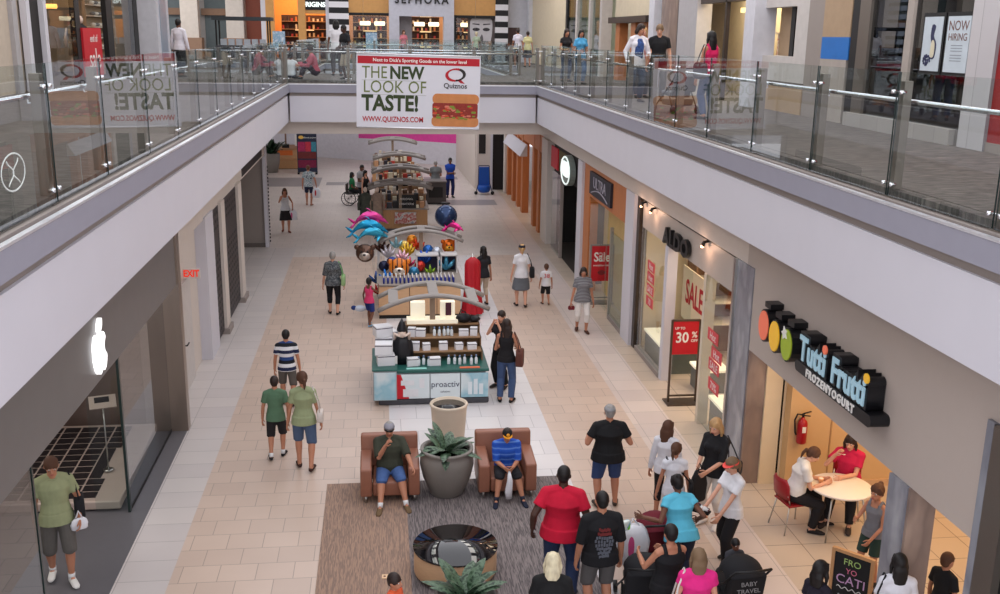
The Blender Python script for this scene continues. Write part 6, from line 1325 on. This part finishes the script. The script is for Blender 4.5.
o = thing('plush_toy', 'small white and blue plush toy held by the girl in pink', 'toy', P['L'] + V((-.1, 0, -.22))); MB().ell((0, 0, 0), (.16, .09, .08)).build('plush_body', mat('plush_white', (200, 208, 220), .9, bump=.3), o); MB().ell((-.16, 0, .02), (.07, .06, .06)).build('plush_head', mat('plush_navy', (40, 60, 120), .9), o)
P = person('long-haired woman in a dark top at the right end of the balloon kiosk', 2.72, 26.2, 200, 1.62, skin='tan', hair=('long', 'black'), top=('tee', (34, 34, 40)), bot=('capri', (196, 180, 160)), fem=True, shoes=(60, 50, 46), facefeat=False, vox=.013)
rc = thing('red_cloak', 'long red satin cloth hanging beside the long-haired woman', 'cloth', (2.33, 25.15, 0))
m = MB(); vs = []; n = 40
for r, zz in ((.05, 1.56), (.17, 1.47), (.2, 1.36), (.19, .8), (.26, .06)):
    for j in range(n): a = 2 * PI * j / n; rr = r * (1 + (.02 + .12 * (1.6 - zz)) * math.sin(8 * a + zz)); vs.append((rr * math.cos(a), rr * .6 * math.sin(a), zz))
m.add(vs, [(i * n + j, i * n + (j + 1) % n, (i + 1) * n + (j + 1) % n, (i + 1) * n + j) for i in range(4) for j in range(n)] + [list(range(n))], True).build('draped_cloth', mat('red_satin', (176, 18, 34), .5, var=.06, bump=.2), rc)
MB().tube([(0, 0, 0), (0, 0, 1.66)], .02, 8).build('stand_pole', STEEL, rc); MB().lathe([(0, 0), (.18, 0), (.18, .02), (0, .02)], 16).build('stand_base', STEEL, rc)
P = person('woman in a white t-shirt, denim skirt and dark cap walking away with the small boy', 3.72, 25.95, 178, 1.72, skin='light', hair=('pony', 'blonde'), top=('tee', (226, 226, 230)), bot=('skirt', (108, 114, 122)), shoes=(50, 40, 40), fem=True, hat=('cap', (34, 36, 52)), feet=wk(1.72, .1), facefeat=False, vox=.013)
shoulder_bag('black shoulder bag of the woman in the denim skirt', P, 'R', (24, 24, 28), .32, .28, .12)
P = person('small boy in a white numbered shirt and black shorts', 4.42, 26.1, 182, 1.12, skin='tan', hair=('short', 'brown'), top=('tee', (226, 226, 230)), bot=('long_shorts', (28, 28, 32)), shoes=(80, 60, 50), kid=True, feet=wk(1.12, .07), facefeat=False, vox=.010)
q_ = P['T'](0, .075, .2); text('38', .17, .002, RED, None, q_, (PI / 2, 0, 0), name='shirt_number'); _n = bpy.data.objects['shirt_number']; _n.parent = P['t']; _n.matrix_parent_inverse = P['M'].inverted()
GST = bands('grey_fine_stripes', ((70, 72, 78), (150, 150, 156)), .035, .85)
P = person('woman in a fine grey striped top and white capris walking towards us', 4.9, 23.5, -4, 1.64, skin='tan', hair=('bob', 'dark'), top=('tee', GST), bot=('capri', (226, 222, 220)), shoes=(80, 50, 40), fem=True, fat=1.15, feet=wk(1.64, .12), hands={'R': (-.28, -.02, .76)}, neckl=1, vox=.012)
o = thing('purse', 'small dark red purse in the hand of the woman in white capris', 'purse', P['R'] + V((0, -.02, -.16))); MB().prism(roundrect(-.08, .08, -.05, .05, .03), 'y', -.02, .02).build('purse_body', cloth((110, 30, 40)), o); MB().tube([(-.05, 0, .05), (0, 0, .12), (.05, 0, .05)], .006, 6).build('wrist_strap', cloth((110, 30, 40)), o)
P = person('woman in a black sleeveless top and jeans with a brown bag at the skincare kiosk', 2.42, 18.75, 165, 1.72, skin='tan', hair=('long', 'dark'), top=('tank', (22, 20, 24)), bot=('pants', JEAN), shoes=(30, 28, 30), fem=True, hands={'R': (-.18, -.2, 1.1), 'L': (.1, -.26, 1.15)}, yaw=20, facefeat=False)
shoulder_bag('brown leather bag slung at the right of the woman in jeans', P, 'L' if False else 'R', (92, 52, 44), .3, .36, .14)
person('woman in black standing just behind the woman in jeans, camera raised', 2.42, 19.6, -40, 1.66, skin='light', hair=('short', 'dark'), top=('tee', (30, 28, 32)), bot=('pants', (20, 20, 24)), fem=True, hands={'R': (-.06, -.24, 1.42), 'L': (.08, -.24, 1.42)})
# lounge
P = person('man in dark green polo and grey cap seated in the left armchair', .08, 14.82, 2, 1.62, skin='tan', hair=('short', 'grey'), top=('elbow', (56, 58, 46)), bot=('long_shorts', (70, 98, 150)), shoes=(110, 88, 62), socks=(226, 226, 226), sit=(.27, -.0), fat=1.35, lean=-8, nod=12, hat=('cap', (150, 148, 158), (120, 120, 130), 1), feet={'R': (-.18, -.66, 0), 'L': (.22, -.62, 0)}, hands={'R': (-.07, -.22, .9), 'L': (.34, -.36, .56)}, collar=(56, 58, 46), vox=.010, grip=.8)
ph = P['H']
_g = MB().tube([ph(-.95, -.35, .08), ph(-.5, -.98, .1), ph(0, -1.06, .1), ph(.5, -.98, .1), ph(.95, -.35, .08)], [(.006, .018)] * 5, 6).build('sunglasses', BLACK, None); _g.parent = P['t']; _g.matrix_parent_inverse = P['M'].inverted()
BST = bands('blue_polo_stripes', ((30, 80, 180), (28, 74, 172), (30, 80, 180), (84, 124, 200)), .09, .85)
P = person('youth in a striped royal blue polo and black cap seated in the right armchair', 1.92, 14.78, 0, 1.52, skin='tan', hair=('short', 'dark'), top=('elbow', BST), bot=('long_shorts', (30, 30, 36)), shoes=(28, 34, 54), socks=(40, 44, 60), sit=(.29, -.04), fat=1.25, lean=10, nod=14, hat=('cap', (24, 24, 26), (240, 160, 40)), feet={'R': (-.2, -.56, 0), 'L': (.22, -.56, 0)}, hands={'R': (-.06, -.42, .56), 'L': (.06, -.42, .56)}, collar=(30, 70, 160), vox=.010, grip=1.)
hb_ = (P['L'] + P['R']) / 2
_e = MB().ell(P['H'](0, -1.02, .72), (.028, .012, .028)).build('cap_badge', mat('badge_orange', (240, 160, 40), .5), None); _e.parent = P['t']; _e.matrix_parent_inverse = P['M'].inverted()
rb = thing('rolled_bag', 'narrow rolled white plastic bag hanging between the knees of the youth in blue', 'bag', (hb_.x, hb_.y - .1, .09)); MB().tube([(0, 0, 0), (-.01, 0, .12), (.01, 0, .3), (0, .02, .44)], [(.05, .03), (.06, .045), (.045, .035), (.02, .02)], 12).build('bag_body', mat('white_plastic'), rb); MB().tube([(0, .02, .44), (0, .04, .48)], .02, 8).build('knot', mat('white_plastic'), rb)
# central shoppers
P = person('heavy-set man in black t-shirt, denim shorts and grey cap, his back to us', 3.42, 14.05, 176, 1.68, skin='tan', hair=('short', 'grey'), top=('tee', (20, 20, 23)), bot=('long_shorts', (50, 72, 118)), shoes=(60, 50, 44), fat=1.42, hat=('cap', (150, 150, 152), (110, 110, 112), 0), hands={'R': (-.3, -.22, 1.06), 'L': (.3, -.22, 1.06)}, feet=wk(1.78, .05, 'R', .08), facefeat=False, vox=.010)
P = person('large man in a bright crimson t-shirt and jeans with his back to us', 2.25, 11.55, 165, 1.84, skin='dark', hair=('buzz', 'black'), top=('tee', (196, 16, 52)), bot=('pants', DJEAN), shoes=(30, 34, 54), fat=1.4, hands={'L': (.38, .02, .95), 'R': (-.34, .0, .92)}, feet=wk(1.84, .06, 'L', .08), facefeat=False, vox=.010)
GR = speck('dark_graphic_shirt', ((22, 22, 26), (60, 64, 72), (24, 24, 28), (22, 22, 26)), 7, .85, tex='noise', th=(.3, .56, .64, .7))
P = person('young man in a black graphic t-shirt and long grey shorts with his back to us', 2.62, 10.95, 183, 1.76, skin='tan', hair=('buzz', 'black'), top=('elbow', (20, 20, 24)), bot=('long_shorts', (96, 94, 94)), shoes=(210, 210, 210), fat=1.2, feet=wk(1.76, .04), facefeat=False, vox=.010)
m = MB(); random.seed(8)
for r in range(9):
    z = .225 - r * .028; w = .062 * (1 - abs(r - 3.2) / 7)
    for i in range(7):
        a = -w + 2 * w * i / 6; m.cur = 0 if r < 2 else 1; b = .074 * math.sqrt(max(.1, 1 - (a / .12) ** 2)) * (1.0 if z > .2 else 1.08); q_ = V((a, b + .013, z + random.uniform(-.005, .005))); m.box(q_.x - .007, q_.x + .007, q_.y - .002, q_.y, q_.z - .011, q_.z + .011)
_e = m.build('printed_graphic', [mat('dull_red_print', (110, 40, 40), .8), mat('grey_blue_print', (90, 94, 104), .8)], P['t']); _e.scale = (1.76,) * 3; _e.location = (0, .012, .53 * 1.76)
person('pale blonde person in black at the bottom edge, left of the graphic t-shirt', 1.8, 9.7, 170, 1.66, skin='light', hair=('mid', 'pale'), top=('tee', (18, 18, 20)), bot=('pants', (20, 20, 24)), fem=True, fat=1.15, facefeat=False)
person('small boy with dark hair in an orange shirt at the bottom edge on the carpet', .08, 10.2, 60, 1.2, skin='tan', hair=('short', 'dark'), top=('tee', (232, 100, 60)), bot=('shorts', (60, 60, 70)), kid=True)
P = person('girl with long brown hair, white top and black leggings at the back of the group', 4.2, 13.6, 150, 1.58, skin='tan', hair=('long', 'brown'), top=('long', (222, 222, 228)), bot=('capri', (24, 22, 26)), shoes=(60, 40, 40), fem=True, yaw=-25, facefeat=False)
P = person('girl in a white tee with a thin black strap and white shorts, seen from behind', 4.14, 12.95, 170, 1.5, skin='tan', hair=('pony', 'brown'), top=('cap', (224, 224, 230)), bot=('shorts', (226, 222, 220)), shoes=(80, 60, 50), fem=True, yaw=-30, facefeat=False)
shoulder_bag('small black crossbody bag of the girl in the white tee', P, 'R', (26, 26, 30), .2, .2, .06, cross=True)
P = person('blonde woman in a black top and long white shorts facing left', 4.86, 13.3, -50, 1.74, skin='light', hair=('long', 'blonde'), top=('elbow', (26, 26, 30)), bot=('capri', (228, 222, 216)), shoes=(226, 222, 220), fem=True, fat=1.08, hands={'R': (-.08, -.34, 1.02), 'L': (.08, -.34, 1.0)}, nod=14)
shoulder_bag('black and grey studded shoulder bag of the blonde woman', P, 'L', (44, 44, 50), .36, .24, .12)
tb_ = carrier_bag('tall black carrier bag held in front of the blonde woman', (P['L'] + P['R']) / 2 + V((-.06, -.05, .12)), .5, .3, .5, .08, m_=cloth((28, 26, 30)))
P = person('woman in a coral sun visor, white tee and black trousers handing over a shoe', 4.72, 12.15, -70, 1.62, skin='light', hair=('pony', 'mouse'), top=('tee', (226, 226, 230)), bot=('flare', (26, 24, 28)), shoes=(50, 44, 40), fem=True, fat=1.08, hat=('visor', (244, 92, 84)), hands={'R': (-.04, -.44, .92), 'L': (.12, -.3, .85)}, feet=wk(1.62, .12), nod=14)
o = thing('sneaker', 'black and white patterned sneaker held out by the woman in the coral visor', 'shoe', P['R'] + V((-.12, .0, -.05)), .9); m = shoe_mesh(0); m.build('upper', speck('sneaker_print', ((230, 228, 228), (90, 20, 50), (30, 30, 34), (230, 228, 228)), 30, .6), o); B('sole', BLACK, -.045, .045, -.14, .14, -.02, .0, o); o.scale = (1.25,) * 3
P = person('woman in a sky blue t-shirt bending over a maroon stroller', 3.82, 11.5, 188, 1.62, skin='brown', hair=('bun', 'black'), top=('cap', (92, 186, 214)), bot=('pants', (34, 40, 60)), shoes=(60, 50, 50), fem=True, fat=1.3, lean=20, hands={'L': (.46, -.2, 1.04), 'R': (-.3, -.15, .95)}, facefeat=False, vox=.010)
cbL = P['L']
person('woman in a black racerback tank top pushing the front black stroller', 3.3, 10.3, 190, 1.62, skin='tan', hair=('short', 'black'), top=('tank', (20, 20, 24)), bot=('pants', (26, 26, 32)), fem=True, fat=1.25, hands={'L': (.22, -.36, 1.08), 'R': (-.12, -.36, 1.08)}, facefeat=False, vox=.010)
P = person('woman in a hot pink sleeveless top with greying brown hair at the bottom edge', 3.45, 9.72, 172, 1.62, skin='light', hair=('mid', 'mouse'), top=('cap', (224, 40, 130)), bot=('pants', (60, 60, 72)), fem=True, fat=1.2, facefeat=False)
shoulder_bag('white strapped bag of the woman in the hot pink top', P, 'L', (222, 216, 212), .28, .22, .1)
# cafe
P = person('woman in a white shirt sitting on the left side of the cafe table', 6.03, 13.1, 78, 1.64, skin='light', hair=('pony', 'brown'), top=('tee', (224, 220, 216)), bot=('pants', (26, 24, 28)), shoes=(30, 28, 30), sit=.45, fem=True, fat=1.2, lean=16, nod=24, hands={'L': (.06, -.42, .8), 'R': (-.1, -.42, .8)}, feet={'L': (.12, -.5, 0), 'R': (-.14, -.3, 0)})
P = person('woman in raspberry top with a spoon, at the far side of the cafe table', 7.03, 13.42, -38, 1.68, skin='light', hair=('long', 'dark'), top=('tee', (196, 26, 76)), bot=('pants', (28, 26, 30)), shoes=(60, 50, 46), sit=.45, fem=True, fat=1.2, lean=8, hands={'R': (-.16, -.3, 1.08), 'L': (.0, -.42, .8)}, nod=8)
o = thing('spoon', 'white plastic spoon raised by the woman in the raspberry top', 'spoon', P['R'] + V((-.02, -.08, .06)), .4); MB().tube([(0, 0, 0), (.14, 0, -.05)], [(.005, .003), (.006, .003)], 6).build('spoon_handle', PAPER, o); MB().ell((.16, 0, -.055), (.024, .014, .006)).build('spoon_bowl', PAPER, o)
o = thing('yogurt_cup', 'small paper yogurt cup in front of the woman in white', 'cup', (6.4, 13.02, .762)); MB().lathe([(0, 0), (.03, 0), (.042, .07), (.039, .07), (.03, .02), (0, .02)], 16).build('cup_body', mat('cup_orange', (236, 170, 120), .5), o); MB().ell((0, 0, .06), (.036, .036, .02)).build('yogurt', mat('yogurt_cream', (250, 236, 220), .5), o)
P = person('girl in a grey tank top and dark green shorts beside the marble column', 6.46, 11.5, -60, 1.42, skin='tan', hair=('bun', 'brown'), top=('tank', (120, 122, 130)), bot=('shorts', (40, 62, 56)), fem=True, kid=True, hands={'R': (-.1, -.3, 1.0), 'L': (.1, -.2, .74)})
P = person('woman with long black hair and a white shirt with black straps at the bottom edge', 5.64, 9.4, 168, 1.62, skin='tan', hair=('long', 'black'), top=('tee', (220, 220, 228)), bot=('pants', (40, 44, 60)), fem=True, fat=1.1, facefeat=False)
shoulder_bag('black bag on the left shoulder of the woman in the white shirt at the bottom', P, 'L', (24, 24, 28), .26, .24, .1)
person('dark-haired girl in black at the bottom edge, left of the chalkboard', 4.82, 9.6, 120, 1.44, skin='tan', hair=('mid', 'black'), top=('tee', (30, 26, 40)), bot=('pants', (30, 30, 36)), fem=True, kid=True)
P = person('boy in a black t-shirt with a red strap inside the yogurt shop doorway', 6.52, 9.9, 110, 1.3, skin='tan', hair=('buzz', 'brown'), top=('tee', (22, 22, 26)), bot=('shorts', (60, 60, 66)), kid=True)
# strollers
def stroller(label, x, y, rz, fab, hood=True, logo=False):
    t = thing('stroller', label, 'stroller', (x, y, 0), RAD(rz)); f = cloth(fab)
    m = MB(); m.prism([(-.28, .42), (.2, .36), (.34, .8), (.26, .84), (.14, .48), (-.3, .5)], 'x', -.2, .2); m.build('seat', f, t, bevel=.02, seg=2); t.scale = (1, 1, .86)
    if hood:
        m = MB(); n = 10; vs = []
        for k in range(6):
            a = RAD(10 + 28 * k)
            for i in range(n): b = PI * i / (n - 1); vs.append((.25 * math.cos(b), .2 - .34 * math.cos(a) * (.35 + .65 * math.sin(b)) * .9, .72 + .34 * math.sin(a) * (.4 + .6 * math.sin(b))))
        m.add(vs, [(k * n + i, k * n + i + 1, (k + 1) * n + i + 1, (k + 1) * n + i) for k in range(5) for i in range(n - 1)], True).build('hood', f, t)
    for s in (-1, 1):
        MB().tube([(s * .24, .5, 1.02), (s * .25, .25, .7), (s * .26, -.45, .1)], .014, 8).build('side_tube', BLACK, t); MB().tube([(s * .25, .1, .55), (s * .27, .4, .1)], .014, 8).build('rear_tube', BLACK, t)
        for yy in (-.47, .42): MB().tube([(s * .27 - .025, yy, .09), (s * .27 + .025, yy, .09)], .09, 16).build('wheel', BLACK, t)
    MB().tube([(-.24, .5, 1.02), (0, .55, 1.04), (.24, .5, 1.02)], .018, 8).build('push_handle', BLACK, t)
    m = MB(); m.prism([(-.2, .18), (.3, .18), (.34, .34), (-.24, .3)], 'x', -.22, .22); m.build('basket', f, t, bevel=.02)
    if logo: B('printed_panel', mat('logo_grey', (150, 150, 152), .6), -.16, .16, .345, .352, .52, .68, t)
    m = MB(); m.prism([(.3, .5), (.36, .5), (.42, .86), (.34, .9)], 'x', -.24, .24); m.build('back_organiser', f, t, bevel=.02)
    if logo:
        for r in range(2):
            text(('BABY', 'TRAVEL')[r], .09, .001, mat('logo_grey'), t, (0, .425, .76 - r * .11), (PI / 2 - .15, 0, PI), name='printed_words')
    return t
stroller('black stroller with grey printed words on its back, at the bottom right of the group', 4.35, 10.95, 186, (26, 26, 30), logo=True)
stroller('maroon stroller with a white trim in front of the woman in sky blue', 3.6, 12.2, 184, (104, 22, 38), hood=True)
stroller('black stroller with grey pockets pushed by the woman in the black tank top', 3.2, 11.1, 172, (30, 30, 34))
person('toddler with dark hair seated in the black stroller with the printed words', 4.37, 10.95, 6, .92, skin='brown', hair=('short', 'black'), top=('tee', (60, 60, 66)), bot=('shorts', (60, 60, 70)), kid=True, sit=(.5, .05), feet={'L': (.06, -.3, .3), 'R': (-.06, -.3, .3)}, hands={'L': (.1, -.15, .62), 'R': (-.1, -.15, .62)}, vox=.008)
carrier_bag('big white plastic bag with pink writing hanging from the woman in sky blue\'s hand', cbL + V((-.14, -.02, 0)), .3, .46, .5, .2, mark=mat('pink_mark', (226, 60, 140), .5))
o = thing('snack_bag', 'small bright green and white packet on top of the front stroller', 'packet', (3.02, 11.4, .98), .5); MB().prism(roundrect(-.1, .1, 0, .14, .03), 'y', -.03, .03).build('packet_body', speck('packet_print', ((120, 220, 60), (230, 240, 235), (150, 190, 210), (230, 240, 235)), 9, .4), o, bevel=.02); MB().ell((-.14, 0, .03), (.05, .04, .04)).build('orange_cap', mat('orange_cap', (220, 80, 40), .5), o)
# upper level
Z = ZU
person('man in a white shirt and black trousers walking on the upper left walkway', -6.3, 34.0, 160, 1.82, z=Z, skin='brown', hair=('short', 'black'), top=('long', (214, 212, 222)), bot=('pants', (24, 24, 30)), feet=wk(1.82, .12), facefeat=False, vox=.013, belt=(20, 20, 20))
person('person in a dusty pink long-sleeved top sitting on the bridge floor by the glass', -2.02, 33.55, -82, 1.75, z=Z, skin='tan', hair=('bun', 'dark'), top=('long', (176, 84, 100)), bot=('pants', (60, 50, 60)), sit=(.1, 0), feet={'L': (.16, -.5, .02), 'R': (-.16, -.5, .02)}, hands={'R': (-.1, -.55, .5), 'L': (.14, -.5, .45)}, fat=1.15, lean=12, facefeat=False, vox=.013)
person('small child in a white top sitting opposite the person in pink on the bridge', -2.78, 33.5, 175, 1.5, z=Z, skin='brown', hair=('curly', 'black'), top=('tee', (220, 222, 228)), bot=('shorts', (50, 50, 60)), kid=True, sit=(.02, 0), feet={'L': (.12, -.26, .02), 'R': (-.12, -.26, .02)}, hands={'L': (.12, -.25, .3), 'R': (-.12, -.25, .3)}, vox=.012)
person('black-haired person in a pale top standing upright near the bridge middle', -1.45, 36.6, 180, 1.9, z=Z, skin='brown', hair=('mid', 'black'), top=('tee', (220, 218, 222)), bot=('pants', (50, 46, 50)), facefeat=False, vox=.014)
person('man in a black t-shirt and khaki shorts leaning on the bridge rail beside the banner', -1.02, 33.75, -50, 1.72, z=Z, skin='dark', hair=('short', 'black'), top=('tee', (28, 28, 32)), bot=('long_shorts', (168, 156, 138)), hands={'L': (.2, -.34, 1.02), 'R': (-.1, -.3, .98)}, lean=8, vox=.013)
P = person('woman in a white top and black shorts walking away beyond the bridge', 6.55, 48.5, 176, 1.78, z=Z, skin='tan', hair=('short', 'dark'), top=('tee', (216, 210, 222)), bot=('shorts', (26, 26, 34)), fem=True, feet=wk(1.7, .12), facefeat=False, vox=.014)
person('woman in a pale yellow top walking away, right of the one in black shorts', 7.1, 49.0, 180, 1.66, z=Z, skin='tan', hair=('short', 'dark'), top=('tee', (206, 200, 150)), bot=('skirt', (60, 60, 70)), fem=True, facefeat=False, vox=.014)
person('woman in a pink top left of the large portrait poster, far away', 1.35, 55.6, 20, 1.66, z=Z, skin='light', hair=('bob', 'brown'), top=('tee', (206, 120, 130)), bot=('pants', (50, 50, 60)), fem=True, vox=.015)
person('person in a pale green top in front of the portrait poster, far beyond the bridge', 5.3, 56.0, 180, 1.62, z=Z, skin='light', hair=('short', 'pale'), top=('tee', (180, 196, 170)), bot=('pants', (60, 66, 80)), fem=True, facefeat=False, vox=.015)
person('woman with long dark hair in a black top at the right rail, nearest the bridge', 6.15, 33.6, 15, 1.7, z=Z, skin='tan', hair=('long', 'dark'), top=('cap', (30, 28, 32)), bot=('pants', (60, 70, 100)), fem=True, hands={'L': (.12, -.24, 1.02), 'R': (-.12, -.24, 1.02)}, vox=.013)
person('black-haired woman in a sky blue top at the right rail near the bridge', 6.3, 31.9, 10, 1.68, z=Z, skin='tan', hair=('mid', 'black'), top=('tee', (80, 160, 206)), bot=('pants', (80, 110, 150)), fem=True, hands={'L': (.12, -.24, 1.02), 'R': (-.12, -.24, 1.02)}, vox=.013)
P = person('woman in a white cardigan over a navy top standing at the upper right rail', 5.95, 23.4, 5, 1.78, z=Z, skin='tan', hair=('bob', 'dark'), top=('long', (220, 216, 222)), bot=('pants', (60, 70, 90)), fem=True, fat=1.1, hands={'R': (-.26, -.12, .95), 'L': (.2, -.25, 1.05)}, yaw=25, nod=6, side=4, vox=.010)
_e = MB().tube([P['T'](0, -.058, .02), P['T'](0, -.062, .14), P['T'](0, -.066, .21), P['T'](0, -.042, .275)], [(.06 * 1.78, .022 * 1.78), (.056 * 1.78, .024 * 1.78), (.058 * 1.78, .03 * 1.78), (.03 * 1.78, .02 * 1.78)], 14).build('navy_top', speck('navy_print_top', ((34, 48, 92), (60, 90, 150), (30, 40, 80)), 20, .8, tex='noise', th=(.3, .5, .6)), None); _e.parent = P['t']; _e.matrix_parent_inverse = P['M'].inverted()
person('man in a plain black t-shirt beside the woman in the white cardigan', 6.55, 23.7, -8, 1.78, z=Z, skin='light', hair=('short', 'mouse'), top=('tee', (20, 20, 24)), bot=('pants', (70, 66, 60)), fat=1.1, nod=14, yaw=-10, vox=.010)
person('child with blonde hair peeking between the cardigan woman and the man in black', 6.5, 25.0, 0, 1.72, z=Z, skin='pink', hair=('bob', 'blonde'), top=('tee', (180, 110, 110)), bot=('pants', (80, 80, 90)), fem=True, vox=.013)
P = person('girl with very long black hair in a hot pink top by the upper right rail', 6.1, 18.5, 200, 1.6, z=Z, skin='tan', hair=('long', 'black'), top=('tank', (206, 30, 90)), bot=('pants', (60, 80, 120)), fem=True, fat=1.05, facefeat=False, vox=.010)
stroller('grey stroller parked on the upper walkway by the girl with very long hair', 6.0, 20.2, 190, (90, 88, 90), hood=False).location.z = Z
shoulder_bag('black and white bag on the shoulder of the girl with very long hair', P, 'L', (60, 58, 64), .3, .3, .12)
# greenery-free upper kiosk shapes beyond the bridge
t = thing('upper_display_cart', 'dark display cart with white goods on the far upper left walkway', 'kiosk', (-5.6, 44.5, Z)); B('body', mat('cart_grey', (70, 72, 78), .5), -1.1, 1.1, -.5, .5, 0, .9, t); B('canopy', mat('cart_canopy', (60, 66, 70), .5), -1.2, 1.2, -.6, .6, 1.9, 2.05, t)
for dx in (-1.05, 1.05):
    for dy in (-.45, .45): B('post', BLACK, dx - .03, dx + .03, dy - .03, dy + .03, .9, 1.9, t)
for i in range(6): tag(B('goods_box', mat('cart_goods', (200, 206, 214), .5), -.12, .12, -.1, .1, 0, .25, None, loc=(-6.4 + i * .32, 44.3, Z + .902)), 'pale goods box on the dark upper display cart', 'box', 'pale boxes on the upper cart')
for i, x in enumerate((-4.9, -.35)):
    t = thing('easel_sign', ('leftmost', 'rightmost')[i] + ' white framed easel sign beyond the bridge near the far shops', 'sign', (x, 55.9 if i else 52.5, Z)); B('sheet', speck('easel_print', ((220, 226, 232), (120, 160, 190), (226, 230, 234)), 4, .5, tex='noise', th=(.3, .55, .65)), -.3, .3, 0, .03, .5, 1.5, t)
    for s in (-1, 1): MB().tube([(s * .22, .02, 1.5), (s * .28, .02, 0)], .015, 6).build('leg', BLACK, t)
    MB().tube([(0, .05, 1.4), (0, .4, 0)], .015, 6).build('rear_leg', BLACK, t)

bpy.data.scenes.remove(BENCH)
